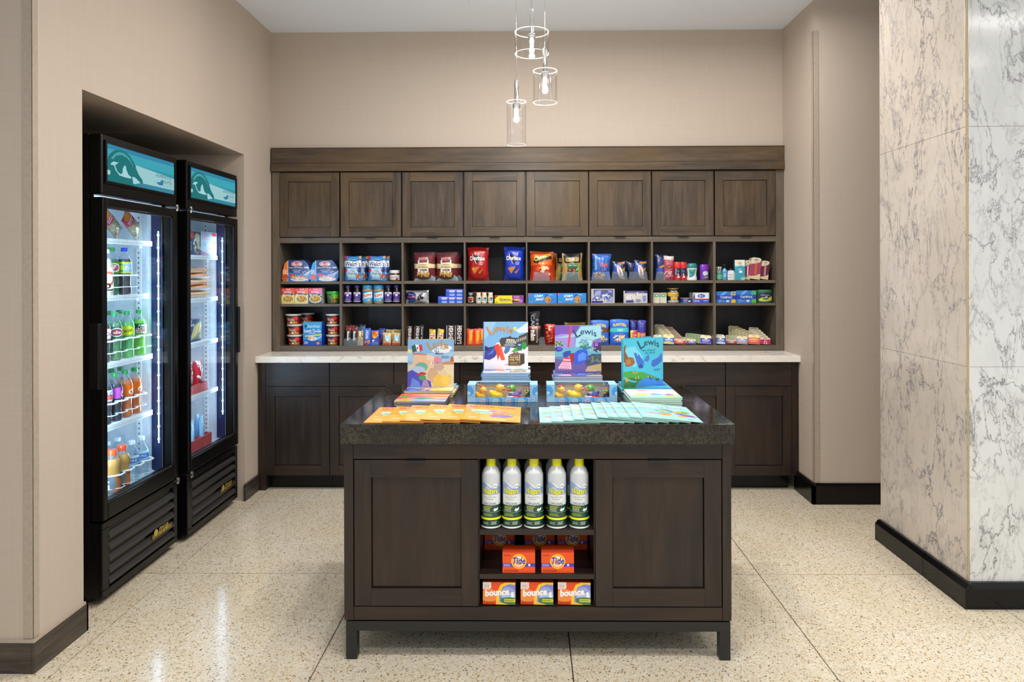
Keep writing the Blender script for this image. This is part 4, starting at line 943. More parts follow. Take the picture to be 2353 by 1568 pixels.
GRAPE = [('r', 0, 0, 1, 1, '6a4aa8'), ('p', [(.1, .85), (.5, 1), (.9, .85), (.9, 1), (.1, 1)], 'eceaf2'), ('p', [(.1, .7), (.5, .92), (.9, .7), (.9, .85), (.5, .98), (.1, .85)], 'd8d0e6'), ('b', .5, .55, .3, .2, 24, ['3a1a6a', '5a3a9a', '2a1050', '8a6ac0'], 5, .25), ('r', .42, .62, .6, .8, 'f0eef4'), ('r', .1, .12, .9, .36, '34207a'), ('t', 'Concord Grape', .24, .18, .76, .32, 'd8d0f0'), ('r', .1, 0, .9, .08, 'cfc8e0')]
SKIP = [('r', 0, 0, 1, 1, '2f94c4'), ('p', [(.2, .2), (.28, .7), (.9, .88), (.9, .4), (.6, .1)], 'f2f0ea'), ('t', 'SKIPPY', .26, .42, .82, .66, 'c02028', {'b': .06, 'rot': .12}), ('p', [(.26, .3), (.8, .4), (.7, .14), (.3, .08)], '3fb0dc'), ('b', .66, .16, .12, .1, 16, ['d8a058', 'a87038', 'e8c080'], 4, .3), ('r', 0, .92, 1, 1, 'b88a4a')]
def grape_jar(w, h):
    r = w / 2
    o = can('jelly_jar', [(r * .86, 0), (r, .006), (r, h * .62), (r * .9, h * .74), (r * .62, h * .85), (r * .62, h * .87)], ['1a0a24'] * 5, GRAPE, (.014, h * .62))
    m = MB(); m.col = '3a2a7a'; m.lathe([(r * .8, h * .86), (r * .82, h * .98), (r * .78, h)], 22, cols=['3a2a86', '3a2a86']).build('lid', M['gloss'], o, smooth=40); return o
def skip_jar(w, h):
    r = w / 2
    o = can('peanut_butter_jar', [(r * .92, 0), (r, .006), (r, h * .76), (r * .92, h * .8)], ['b07a38', 'b8823e', 'b07a38'], SKIP, (.01, h * .74), span=.95)
    m = MB(); m.col = '2f9ad8'; m.lathe([(r * .98, h * .8), (r, h * .82), (r, h * .98), (r * .95, h)], 22).build('lid', M['gloss'], o, smooth=40); return o
for (a, b, lab) in ((1198, 1355, 'dark grape jelly jar at the left side of its cubby'), (1370, 1528, 'dark grape jelly jar just left of the peanut butter'), (1955, 2110, 'dark grape jelly jar just right of the peanut butter'), (2118, 2262, 'dark grape jelly jar at the right side of its cubby')):
    x, w, h = fit('A', a, b, 618, ZBr, YF); w = .0475
    stock('grape', lambda: grape_jar(w, h), lab, 'jar', 'grape jelly jars', (x, YF + w / 2, ZBr), rz=.1)
for (a, b, lab) in ((1547, 1745, 'blue-lidded peanut butter jar, the left one of two'), (1752, 1950, 'blue-lidded peanut butter jar, the right one of two')):
    x, w, h = fit('A', a, b, 612, ZBr, YF); w = min(w, .0715)
    stock('skip', lambda: skip_jar(w, h), lab, 'jar', 'peanut butter jars', (x, YF + w / 2 - .008, ZBr), rz=0)
# bars in the bottom cubby
def bar(key, q, box, t, col, shapes, label, grp, Y=0.0, mat='film', rx=-.12, ry=0.0, crimp=None, z=None, cat='bar', nm='snack_bar'):
    x, w, h = fit(q, box[0], box[1], box[2], ZCr, YF + Y); hh = h if z is None else z
    return stock(key, lambda: bag(nm, w, hh, t, col, shapes, mat, False, len(key), .01, crimp), label, cat, grp, (x, YF + Y + t / 2 + .004 + (.0 if rx == 0 else .002), ZCr + .0005), rx=rx, ry=ry)
KIND = [('r', 0, 0, 1, 1, '2a2224'), ('r', 0, .72, 1, 1, '6a1420'), ('b', .5, .84, .5, .14, 40, ['c8303a', '8a1824', 'e8d8d0'], 4, .06), ('b', .5, .45, .45, .28, 30, ['5a4038', 'd8cfc8', '8a6a50', '1c1416'], 6, .16), ('r', .38, .22, .62, .68, 'e4e2de'), ('t', 'nut', .42, .3, .58, .6, '2a2224', {'v': -1})]
NUTB = [('r', 0, 0, 1, 1, 'c8a468'), ('r', 0, .8, 1, 1, '2f4a6a'), ('b', .5, .4, .5, .36, 50, ['d8b478', 'a8783a', 'e8d4a8', '6a4a28', '8ab0a8'], 9, .14), ('r', .36, .5, .6, .76, 'f0eee8')]
BLUEB = [('r', 0, 0, 1, 1, '2f66c8'), ('t', 'PAYDAY', .3, .38, .7, .9, 'e8f0fa', {'v': -1, 'b': .05}), ('b', .5, .14, .5, .14, 24, ['d84a3a', 'e88a5a', 'a82a2a'], 5, .25)]
BLUEC = [('r', 0, 0, 1, 1, '2a4fb0'), ('p', [(.08, .5), (.1, .92), (.9, .92), (.92, .6), (.5, .44)], 'e0702a'), ('b', .6, .66, .3, .2, 18, ['f0a850', 'c85a20', 'f4c070'], 3, .25), ('l', .2, .7, .5, .86, 2, '8a2a1a'), ('r', .16, .24, .46, .34, 'f4f4f8'), ('r', .1, 0, .9, .2, '5a84d8')]
TANB = [('r', 0, 0, 1, 1, 'd8bc86'), ('r', .0, .0, 1, .18, 'd86a4a'), ('p', [(.3, .25), (.3, .8), (.95, .74), (.95, .25)], 'a8d4dc'), ('t', 'CRUNCH', .06, .24, .26, .84, 'b03a34', {'v': -1, 'b': .05}), ('p', [(.4, .3), (.6, .62), (.8, .3)], 'e8efe8'), ('b', .6, .3, .3, .06, 8, ['e08a4a', 'c85a34'], 2)]
bar('kind', 'B', (1228, 1342, 395), .02, '2a2224', KIND, 'dark nut bar with a red dotted top, leftmost of its row', 'snack bars in the lower cubby')
bar('kind', 'B', (1345, 1458, 380), .02, '2a2224', KIND, 'dark nut bar with a red dotted top, beside the tan nut bar', 'snack bars in the lower cubby')
bar('kind', 'B', (1290, 1410, 360), .02, '2a2224', KIND, 'dark nut bar with a red dotted top standing behind the front two', 'snack bars in the lower cubby', .05)
bar('nutb', 'B', (1458, 1568, 428), .02, 'c8a468', NUTB, 'tan nut bar in a clear wrapper with a white sticker', 'snack bars in the lower cubby')
bar('navy', 'B', (1490, 1606, 372), .02, '28324e', [('r', 0, 0, 1, 1, '2a3450'), ('r', .2, .75, .8, .9, '6a7a9a')], 'navy blue bar standing behind the tan nut bar', 'snack bars in the lower cubby', .05)
bar('blueb', 'B', (1575, 1705, 445), .018, '2f66c8', BLUEB, 'blue candy bar with white upright lettering and a red foot', 'snack bars in the lower cubby')
bar('bluec', 'B', (1712, 1862, 480), .02, '2a4fb0', BLUEC, 'dark blue bar with an orange cookie picture', 'snack bars in the lower cubby')
bar('blued', 'B', (1835, 1950, 450), .018, '232f78', [('r', 0, 0, 1, 1, '2a3a98'), ('p', [(0, .1), (.6, .5), (.4, .0)], 'b83a3a'), ('l', .2, .6, .8, .9, 3, '6a8ae0')], 'dark blue bar leaning behind the orange cookie bar', 'snack bars in the lower cubby', .045, ry=.1)
bar('tanb', 'B', (1930, 2085, 530), .025, 'd8bc86', TANB, 'tan energy bar with a pale blue picture, the left one in front', 'snack bars in the lower cubby', ry=-.0)
bar('tanb', 'B', (2110, 2262, 500), .025, 'd8bc86', TANB, 'tan energy bar with a pale blue picture, at the right side of the cubby', 'snack bars in the lower cubby')
bar('tanc', 'B', (1985, 2145, 470), .025, 'b8a06a', [('r', 0, 0, 1, 1, 'bfa872'), ('l', .2, .5, .8, .9, 3, '8a7a4a')], 'tan energy bar standing behind the left front one', 'snack bars in the lower cubby', .055)
bar('tanc', 'B', (2118, 2272, 425), .025, 'b8a06a', None, 'tan energy bar standing behind the right front one', 'snack bars in the lower cubby', .06)
def bin_(q, a, b, yt, zb, label, n0=1.0, n1=.86, d=.02, Y=-.024):
    x, w, h = fit(q, a, b, yt, zb, YF + Y)
    finish(tray('display_bin', w * n0, w * n1, h, d), label, 'bin', 'clear plastic display bins', (x, YF + Y, zb + .0002))
bin_('B', 1212, 1575, 640, ZCr, 'clear plastic bin in front of the dark and tan nut bars', n1=.94)
# --- third column
BOUL = [('r', 0, 0, 1, 1, '6a1c26'), ('r', 0, .86, 1, 1, '4e141c'), ('r', .2, .1, .72, .72, 'ece8e0'), ('p', [(.3, .68), (.3, .8), (.5, .84), (.66, .8), (.66, .68)], '7a2430'), ('t', 'BOULDER', .24, .73, .7, .81, 'f0dcd8', {'b': .02}), ('r', .28, .63, .66, .7, '3a3a3c'), ('e', .47, .7, .14, .045, 'a83a34'), ('p', [(0, .42), (0, .6), (.3, .58), (.7, .6), (1, .57), (1, .44), (.7, .44), (.3, .43)], 'e2d2a4'), ('t', 'Hickory', .3, .52, .64, .59, 'a0622a', {'b': .03}), ('t', 'Barbeque', .24, .44, .68, .51, '5a3a24', {'b': .03}), ('r', .3, .35, .64, .4, '3c3a3c'), ('l', .32, .36, .62, .39, 1, 'd8d4d0'), ('p', [(.0, .0), (.1, .1), (.3, .06), (.7, .06), (.86, .2), (1, .12), (1, 0)], '9aa8b0'), ('e', .46, .14, .36, .1, '5a3a2c'), ('b', .46, .22, .3, .1, 36, ['e0b05a', 'c88a3a', 'f0cc80', 'd89a48'], 3, .2)]
for key, (a, b, t), Y, lab in (('boul', (230, 640, 150), 0, 'maroon potato chip bag, the left one in front'), ('boul', (655, 1065, 180), 0, 'maroon potato chip bag, the right one in front'), ('boul', (245, 665, 150), .085, 'maroon potato chip bag hidden behind the left one'), ('boul', (710, 1120, 180), .085, 'maroon potato chip bag hidden behind the right one')):
    x, w, h = fit('C', a, b, t, ZA, YF); stock(key, lambda: bag('chip_bag', w, h, .07, '6a1c26', BOUL, 'matte', False, 2, .07), lab, 'bag', 'maroon chip bags', (x, YF + .04 + Y, ZA))
x, w, h = fit('C', 78, 505, 875, ZBr, YF); x += .004
o = bag('cookie_bag', w, h, .07, 'd4d8de', [('r', 0, 0, 1, 1, 'd6dae0'), ('e', .22, .56, .26, .34, '2c3a9c'), ('t', 'Hostess', .12, .66, .36, .76, 'e8eefa', {'it': .3}), ('t', 'Donettes', .06, .42, .5, .62, 'c03040', {'b': .05, 'rot': .12, 'ol': 'f6f6f8'}), ('e', .28, .2, .2, .12, '4a7ad0', 16, .3), ('e', .68, .7, .1, .08, '3a3436', 12, .4), ('e', .62, .52, .1, .08, '2c2628', 12, .3), ('e', .72, .42, .08, .1, '3a3436'), ('e', .58, .32, .07, .1, '4a4446'), ('e', .62, .5, .03, .03, 'b8b8be'), ('t', '2', .66, .06, .7, .16, 'c03a50')], 'foil', False, 5, .02)
finish(o, 'white and silver bag of small chocolate doughnuts', 'bag', None, (x, YF + .04, ZBr))
HOST = [('r', 0, 0, 1, 1, '2458d0'), ('p', [(.1, .8), (.22, .94), (.3, .76), (.2, .66)], 'e060b0'), ('r', .34, .58, .86, .86, 'dfe8f8'), ('l', .36, .6, .84, .84, 2, '8aa0d8'), ('t', 'CAKES', .4, .44, .8, .52, 'b8ccf4'), ('r', .36, .08, .84, .3, 'c8d8f4'), ('l', .38, .1, .82, .28, 2, '4a6ac0')]
s5 = [(728, 866, 0, 'lower left'), (869, 1008, 0, 'lower middle'), (1012, 1148, 0, 'lower right'), (872, 1010, 1, 'upper left'), (1013, 1148, 1, 'upper right')]
for a, b, lv, nm_ in s5:
    x, w, h = fit('C', a, b, 985, ZBr, YF); w = .0705; x = min(x, CX[2][1] - w / 2 - .001)
    stock('host', lambda: carton('snack_cake_box', w, h, .06, '1c48b8', HOST), 'small bright blue carton, %s of the stack of five' % nm_, 'box', 'stacked small blue cartons', (x, YF + .004, ZBr + lv * h), rz=0)
# chocolate bars
def vbar(col, txt, tc, **k): return [('r', 0, 0, 1, 1, col), ('t', txt, .34, .04, .86, .96, tc, {'v': 1, 'b': .05}), ('r', .08, .05, .16, .95, k.get('edge', '8a6a4a'))]
HB = "HERSHEY'S"
bar('hera', 'D', (75, 163, 242), .012, '2a1712', vbar('2a1712', HB, 'e6e2de', edge='a8764a'), 'dark brown chocolate bar with white upright lettering, leftmost of its cubby', 'chocolate bars', mat='foil')
bar('hera', 'D', (182, 268, 262), .012, '2a1712', None, 'dark brown chocolate bar with white upright lettering, second from the left', 'chocolate bars', ry=.03)
bar('herb', 'D', (268, 328, 232), .012, '161011', [('r', 0, 0, 1, 1, '161012'), ('t', 'DARK BAR', .3, .1, .7, .9, 'cfcac6', {'v': 1})], 'nearly black chocolate bar beside the two dark brown ones', 'chocolate bars', .02)
bar('gold', 'D', (405, 495, 292), .014, 'c09a34', [('r', 0, 0, 1, 1, 'c8a23a'), ('r', 0, .0, 1, .72, 'e6d8b8'), ('t', 'Twix', .2, .1, .8, .68, 'c0301e', {'v': 1, 'b': .08}), ('r', .0, .76, 1, .9, 'e0c060')], 'gold-wrapped caramel bar, the left one of two', 'chocolate bars', mat='foil')
bar('gold', 'D', (508, 600, 285), .014, 'c09a34', None, 'gold-wrapped caramel bar, the right one of two', 'chocolate bars', mat='foil', ry=.08)
bar('herc', 'D', (640, 765, 232), .013, '3a221c', vbar('3a221c', HB, 'e8e6e2', edge='c8c0ba'), 'wide brown chocolate bar with large white lettering, the left one of the pair', 'chocolate bars', mat='foil')
bar('herc', 'D', (778, 872, 240), .013, '3a221c', None, 'wide brown chocolate bar with large white lettering, against the divider', 'chocolate bars', mat='foil', ry=.0, Y=.003)
REES = [('r', 0, 0, 1, 1, 'e8401c'), ('r', .3, .05, .75, .85, 'f07a1c'), ('t', "Reese's", .3, .3, .8, .9, 'f8d020', {'v': -1, 'b': .06, 'ol': '5a1c10'}), ('r', .36, .06, .7, .3, 'c8a02c')]
bar('rees', 'D', (942, 1040, 288), .016, 'e8401c', REES, 'orange-red peanut butter candy pack, leftmost of its cubby', 'orange candy packs')
bar('rees', 'D', (1042, 1140, 262), .016, 'e8401c', None, 'orange-red peanut butter candy pack, second from the left', 'orange candy packs')
bar('rees', 'D', (1095, 1195, 245), .016, 'e8401c', None, 'orange-red peanut butter candy pack standing behind the front two', 'orange candy packs', .045)
# --- fourth column
DOR = lambda bg, d: [('r', 0, 0, 1, 1, bg), ('p', [(0, 0), (.0, .3), (.3, .1), (.7, .06), (1, .2), (1, 0)], d), ('p', [(.2, .8), (.78, .68), (.4, .5)], '1a1416'), ('p', [(.2, .8), (.23, .8), (.4, .55), (.43, .5), (.4, .5)], 'f0d8c8'), ('t', 'Doritos', .1, .6, .84, .73, 'f6f4f2', {'b': .08, 'ol': '1a1416', 'ow': .05}), ('t', 'NACHO', .56, .52, .78, .56, 'f0e4e0', {'it': .3}), ('t', 'CHEESE', .54, .47, .76, .51, 'f0e4e0', {'it': .3}), ('p', [(.16, .38), (.58, .42), (.34, .2)], 'd88a34'), ('p', [(.5, .24), (.78, .38), (.6, .2)], 'd07a28'), ('b', .34, .34, .14, .06, 12, ['e8a850', 'c06a20'], 3, .15)]
x, w, h = fit('C', 1230, 1635, 62, ZA, YF)
finish(bag('chip_bag', w, h, .08, 'b01c1c', DOR('b01c1c', '8a1416'), 'film', False, 3, .10), 'red tortilla chip bag at the left of its cubby', 'bag', None, (x + .004, YF + .045, ZA), ry=.0)
x, w, h = fit('C', 1925, 2318, 55, ZA, YF)
finish(bag('chip_bag', w, h, .08, '1c34a8', DOR('1f3fc0', '16288a'), 'film', False, 7, .10), 'royal blue tortilla chip bag at the right of its cubby', 'bag', None, (min(x, CX[3][1] - w / 2 - .001), YF + .045, ZA))
def shaker(h, r, glass, cap, lab):
    o = can('spice_shaker', [(r * .94, 0), (r, .003), (r, h * .7), (r * .8, h * .78), (r * .8, h * .8)], [glass] * 4, lab, (h * .1, h * .6), span=.9, n=16)
    m = MB(); m.col = cap; m.lathe([(r * .86, h * .8), (r * .88, h * .98), (r * .8, h)], 16).build('cap', M['gloss'], o, smooth=40); return o
SALT = [('r', 0, 0, 1, 1, 'e8e0cc'), ('p', [(.5, .3), (.8, .1), (.8, .9), (.5, .9)], '6ab0d0'), ('e', .62, .74, .16, .14, '2a2a30'), ('t', 'SALT', .26, .3, .44, .8, '4a3a24', {'v': -1})]
for i, (a, b) in enumerate(((1420, 1490), (1527, 1595), (1640, 1716))):
    x, w, h = fit('C', a, b, 915, ZBr, YF); stock('salt', lambda: shaker(h, .018, 'd8c8a0', 'ece8e0', SALT), '%s of the three pale seasoning shakers with white caps' % ('leftmost', 'middle', 'rightmost')[i], 'shaker', 'seasoning shakers', (x, YF + .02, ZBr))
x, w, h = fit('C', 1268, 1342, 918, ZBr, YF)
finish(shaker(h, .018, '2a1a14', '8aa0b0', [('r', 0, 0, 1, 1, 'e0d0c0'), ('r', .2, .3, .8, .9, 'b8342c'), ('e', .5, .24, .2, .2, '2a1a14')]), 'dark pepper shaker with a red and white wrapper and grey cap', 'shaker', 'seasoning shakers', (x, YF + .02, ZBr))
for i, (a, b) in enumerate(((1352, 1422), (1492, 1528), (1598, 1640))):
    x, w, h = fit('C', a, b, 902, ZBr, YF + .06); x_, w, h = x, .04, h
    stock('pepper', lambda: carton('pepper_box', w, h, .05, '2c1c14', [('r', 0, 0, 1, 1, '2e1e16'), ('p', [(.1, 1), (.95, 1), (.75, .8)], 'c8302a'), ('l', .2, .2, .8, .6, 3, '6a4a30')]), '%s of the dark cartons with a red corner behind the shakers' % ('leftmost', 'middle', 'rightmost')[i], 'box', 'dark cartons behind the shakers', (x, YF + .05, ZBr))
x, w, h = fit('C', 1757, 2298, 972, ZBr, YF)
NEWT = [('r', 0, 0, 1, 1, 'ecdc28'), ('p', [(.62, 0), (.6, 1), (1, 1), (1, 0)], '8a3a9a'), ('p', [(0, 1), (.14, 1), (.0, .55)], 'c83a24'), ('t', 'Newtons', .16, .3, .56, .72, '2a2f6a', {'it': .3, 'b': .03}), ('l', .2, .12, .55, .2, 1, 'a89a20'), ('e', .74, .34, .15, .26, 'c89058'), ('e', .72, .28, .14, .14, '4a2418'), ('e', .78, .46, .12, .16, 'd8a870'), ('e', .9, .3, .06, .22, 'b07ad0'), ('l', .66, .74, .9, .92, 1, 'e8d0f0'), ('e', .06, .14, .04, .1, '8ab03a')]
finish(carton('cookie_box', w, h, .055, 'd8c820', NEWT, 'card'), 'long yellow and purple cookie carton lying beside the shakers', 'box', None, (x, YF, ZBr))
# --- fifth column
CHEE = [('r', 0, 0, 1, 1, 'e0601c'), ('p', [(0, 0), (0, .5), (.4, .56), (1, .52), (1, 0)], 'c83418'), ('p', [(.12, .62), (.2, .8), (.9, .9), (.96, .74), (.7, .7), (.4, .64), (.28, .58)], '1c1612'), ('t', 'Cheetos', .16, .66, .92, .82, 'f4d428', {'b': .06, 'slope': .18, 'rot': .08}), ('t', 'CRUNCHY', .36, .56, .78, .62, 'f8d84a', {'b': .04, 'rot': .08}), ('b', .56, .34, .38, .2, 26, ['f07a2c', 'e8501c', 'f4a050', 'f0e0c8'], 9, .2), ('e', .6, .42, .14, .07, 'f4d8a8'), ('p', [(.2, 0), (.24, .24), (.8, .24), (.84, 0)], 'd85a5a')]
x, w, h = fit('E', 95, 540, 138, ZA, YF)
finish(bag('chip_bag', w, h, .07, 'd8541c', CHEE, 'film', False, 4, .11), 'orange cheese puff bag at the left of its cubby', 'bag', None, (x, YF + .058, ZA), rx=-.02)
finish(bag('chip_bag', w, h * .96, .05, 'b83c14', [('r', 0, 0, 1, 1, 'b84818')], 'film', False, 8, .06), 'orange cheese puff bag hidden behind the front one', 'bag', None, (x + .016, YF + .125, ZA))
SNY = [('r', 0, 0, 1, 1, 'b89a58'), ('r', .08, .84, .92, 1, '1a1614'), ('p', [(.08, .66), (.1, .88), (.9, .88), (.92, .66), (.84, .62), (.16, .62)], '1a1614'), ('r', .16, .68, .84, .82, 'cbb27a'), ('t', "SNYDER'S", .19, .71, .81, .8, '1a1614', {'b': .015}), ('r', .24, .44, .78, .6, '1f6a44'), ('t', 'Olde Tyme', .28, .5, .74, .57, 'e4ecdc', {'b': .02}), ('r', .24, .3, .78, .44, '6a3a24'), ('b', .5, .36, .24, .07, 24, ['8a4a28', 'a86a3a', '5a2a18', 'd8c8b0'], 3, .2), ('e', .8, .4, .08, .06, '6ac85a'), ('p', [(.2, 0), (.24, .26), (.78, .26), (.82, 0)], '3f6a64'), ('b', .5, .2, .2, .04, 8, ['c8b89a', '8a6a4a'], 5)]
x, w, h = fit('E', 690, 1072, 162, ZA, YF)
stock('sny', lambda: bag('pretzel_bag', w, h, .07, 'b89a58', SNY, 'film', False, 2, .07), 'tan pretzel bag with a green panel, the front one', 'bag', 'tan pretzel bags', (x, YF + .045, ZA), rx=-.03)
stock('sny', None, 'tan pretzel bag in the shade behind and left of the front one', 'bag', 'tan pretzel bags', (x - .042, YF + .15, ZA), rx=0)
stock('sny', None, 'tan pretzel bag showing its right edge behind the front one', 'bag', 'tan pretzel bags', (x + .016, YF + .225, ZA), rx=0)
bin_('E', 150, 470, 520, ZA, 'clear plastic bin in front of the orange cheese puffs'); bin_('E', 705, 1015, 525, ZA, 'clear plastic bin in front of the tan pretzel bag')
CHIPA = [('r', 0, 0, 1, 1, '2f8ad8'), ('p', [(0, 1), (.08, 1), (.02, .7)], 'e8506a'), ('t', 'Chips', .22, .5, .52, .84, 'f4f6fa', {'b': .07, 'ol': '16306a', 'slope': .1}), ('t', 'Ahoy!', .26, .16, .54, .5, 'f4f6fa', {'b': .07, 'ol': '16306a', 'slope': .1}), ('e', .64, .5, .06, .4, '2a5aa8'), ('e', .69, .36, .11, .34, 'c8924a'), ('b', .69, .36, .09, .26, 14, ['4a2a18', '6a3a20'], 3, .14), ('t', '13 oz', .03, .1, .17, .2, 'cfe4f8'), ('b', .86, .36, .07, .12, 8, ['3a2a6a', '8a4a7a'], 5, .2), ('l', .72, .8, .9, .9, 1, 'cfe4f8')]
for a, b, lab in ((63, 596, 'blue chocolate chip cookie carton, the left one of two'), (604, 1138, 'blue chocolate chip cookie carton, the right one of two')):
    x, w, h = fit('E', a, b, 912, ZBr, YF); stock('chipa', lambda: carton('cookie_box', w - .002, h, .055, '2450a8', CHIPA, 'gloss'), lab, 'box', 'blue cookie cartons', (x, YF, ZBr))
MM = lambda bg, t1: [('r', 0, 0, 1, 1, bg), ('t', 'm&m', .14, .22, .56, .8, t1, {'v': 1, 'b': .1}), ('r', .66, .1, .74, .9, '8a8a90'), ('b', .8, .2, .16, .12, 9, ['c83a2a', 'e8b030', '3a8a4a', 'e0e0e0'], 4)]
x, w, h = fit('F', 75, 285, 125, ZCr, YF + .06)
finish(bag('candy_bag', w, h, .03, '18181a', [('r', 0, 0, 1, 1, '18181a'), ('t', 'CANDY', .16, .1, .5, .9, 'b8c0cc', {'v': 1, 'b': .06}), ('p', [(.1, .5), (.3, .62), (.24, .46)], 'c83a2a'), ('l', .6, .2, .9, .8, 5, '9aa0a8')], 'film', False, 6, .02), 'tall black candy bag leaning at the left of its cubby', 'bag', None, (x + .009, YF + .075, ZCr), ry=-.04)
x, w, h = fit('F', 80, 300, 400, ZCr, YF + .012)
finish(bag('candy_bag', w, h, .035, '3a1c14', MM('3a1c14', 'e6e2de') + [('r', 0, .86, 1, 1, 'a81c1c'), ('r', .5, .88, .7, .97, 'e8b030')], 'film', False, 9, .02), 'brown candy bag with a red top and large white letters', 'bag', None, (x, YF + .04, ZCr), rx=-.03)
x, w, h = fit('F', 370, 590, 370, ZCr, YF)
finish(bag('candy_bag', w, h, .05, 'a8181a', [('r', 0, 0, 1, 1, 'b01c1c'), ('b', .4, .5, .3, .5, 40, ['e8a060', '7a1012', 'f0d0b0', 'd83a2a'], 7, .1), ('p', [(.3, .86), (.5, .98), (.6, .84)], '3a5a34')], 'foil', False, 3, .05), 'shiny red candy bag standing left of the purple book', 'bag', None, (x, YF + .05, ZCr))
x, w, h = fit('F', 735, 1130, 335, ZCr, YF + .05)
finish(bag('candy_bag', w, h, .06, '8a6418', [('r', 0, 0, 1, 1, '9a7420'), ('l', .1, .84, .9, .94, 2, '5a3a10')], 'film', False, 5, .03), 'mustard brown candy bag showing its top behind the purple book', 'bag', None, (x, YF + .09, ZCr))
bin_('F', 265, 385, 600, ZCr, 'clear plastic bin between the brown and the red candy bags', n1=.7)
# --- sixth column
CHEX = [('r', 0, 0, 1, 1, '2a68c4'), ('p', [(0, .9), (.3, 1), (1, .9), (1, 1), (0, 1)], '1a44a0'), ('t', 'TRADITIONAL', .12, .36, .24, .9, 'bcd6f4', {'v': -1, 'b': .03}), ('t', 'Chex', .36, .5, .92, .66, 'c82a34', {'b': .09, 'ol': 'f4f6fa', 'rot': .06}), ('t', 'mix', .44, .34, .9, .5, '2a3a9a', {'b': .09, 'ol': 'f4f6fa', 'rot': .06}), ('b', .4, .14, .3, .16, 34, ['c89858', 'e8c080', 'a06a34', 'd8b070'], 3, .22)]
x, w, h = fit('E', 1232, 1600, 190, ZA, YF)
finish(bag('snack_mix_bag', w, h, .06, '2a68c4', CHEX, 'film', False, 2, .14), 'blue snack mix bag slumping to the right in a clear bin', 'bag', None, (x - .004, YF + .045, ZA), ry=.05)
COMB = [('r', 0, 0, 1, 1, '20285c'), ('r', 0, .88, 1, 1, '141a44'), ('r', .4, .86, .9, .95, 'd87a2c'), ('p', [(.0, .4), (.1, .85), (.5, .8), (.3, .3)], '3a56b8'), ('p', [(.7, .55), (.95, .7), (.9, .4)], 'b8a82a'), ('e', .55, .42, .2, .36, 'f0e8e8', 20, .35), ('t', 'Combos', .46, .14, .66, .72, 'b82030', {'v': 1, 'b': .08, 'rot': .3}), ('b', .7, .14, .2, .1, 10, ['d8a05a', 'c08040'], 3)]
x, w, h = fit('E', 1618, 1880, 320, ZA, YF)
zc = h; wc = w
stock('comb', lambda: bag('pretzel_bite_bag', wc, zc, .05, '20285c', COMB, 'film', False, 5, .09), 'navy snack bag with a red and white oval in the middle clear bin', 'bag', 'navy snack bags', (x, YF + .04, ZA), rx=-.02)
x, w, h = fit('E', 1985, 2258, 320, ZA, YF)
stock('comb', None, 'navy snack bag with a red and white oval tilted in the right clear bin', 'bag', 'navy snack bags', (x - .003, YF + .045, ZA), ry=.12)
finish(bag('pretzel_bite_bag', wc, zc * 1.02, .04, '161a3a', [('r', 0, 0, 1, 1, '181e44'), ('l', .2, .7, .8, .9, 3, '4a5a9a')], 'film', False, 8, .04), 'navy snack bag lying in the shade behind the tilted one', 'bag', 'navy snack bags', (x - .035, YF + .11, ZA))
bin_('E', 1232, 1585, 520, ZA, 'clear plastic bin around the foot of the blue snack mix bag'); bin_('E', 1592, 1898, 518, ZA, 'clear plastic bin holding the upright navy snack bag'); bin_('E', 1905, 2265, 518, ZA, 'clear plastic bin holding the tilted navy snack bag')
CHO = [('r', 0, 0, 1, 1, 'c8c4cc'), ('r', .08, .04, .96, .96, 'e8c8b8'), ('r', .1, .06, .94, .94, '5a6ab0'), ('p', [(.1, .5), (.2, .85), (.42, .9), (.4, .5), (.7, .56), (.94, .4), (.94, .06), (.1, .06)], 'a8b4d8'), ('b', .5, .35, .4, .26, 34, ['d8dce8', '7a8ac0', 'e0c8a0', '4a5aa8', 'f0eef0'], 6, .2), ('r', .46, .78, .64, .9, '5a3a5a'), ('t', 'Bliss', .48, .8, .62, .88, 'd8b070'), ('r', .02, .02, .5, .16, '3a3a90'), ('l', .72, .74, .92, .9, 2, 'cfd4ea')]
x, w, h = fit('E', 1222, 1655, 832, ZBr, YF)
finish(carton('medicine_box', w, h, .05, 'b8b0b4', CHO, 'foil'), 'silver and blue carton with a pale picture, left of two', 'box', None, (x, YF, ZBr), rz=.05)
x, w, h = fit('E', 1820, 2255, 868, ZBr, YF)
finish(carton('medicine_box', w, h, .05, 'a8a4a8', [('r', 0, 0, 1, 1, 'c4c0c6'), ('r', .06, .8, 1, 1, '3c3c80'), ('r', .06, .05, .96, .8, 'dcd6d2'), ('b', .5, .5, .36, .22, 16, ['f4efe6', 'cfc8c8', 'b8b4c0'], 3, .3), ('r', .1, .04, .42, .22, '4a4a9a'), ('e', .62, .2, .12, .14, '9a9ab0'), ('r', .8, .12, .94, .6, '8a96cc'), ('l', .14, .84, .9, .94, 1, 'c0b0c0')], 'foil'), 'silver carton with a navy top edge, right of two', 'box', None, (x, YF + .005, ZBr), rz=-.06)
PLAN = lambda c2: [('r', 0, 0, 1, 1, '2a64d0'), ('r', 0, .88, 1, 1, '3a7ae0'), ('t', 'PLANTERS', .16, .7, .86, .82, 'f0dc70', {'b': .07, 'arc': .04, 'ol': '2a3a6a'}), ('p', [(0, .5), (0, .66), (1, .68), (1, .5)], c2), ('l', .38, .54, .7, .62, 2, 'e0f0ea'), ('b', .56, .26, .36, .14, 40, ['e8d0a0', 'd0a868', 'f4e8cc', 'b88a4a'], 4, .18)]
x, w, h = fit('F', 1575, 1925, 275, ZCr, YF)
zp = h; wp = w
finish(bag('nut_pouch', wp, zp, .05, '2a64d0', PLAN('3fb8c0'), 'film', True, 3, .02), 'blue nut pouch with a teal band right of the purple book', 'pouch', 'blue nut pouches', (x, YF + .03, ZCr))
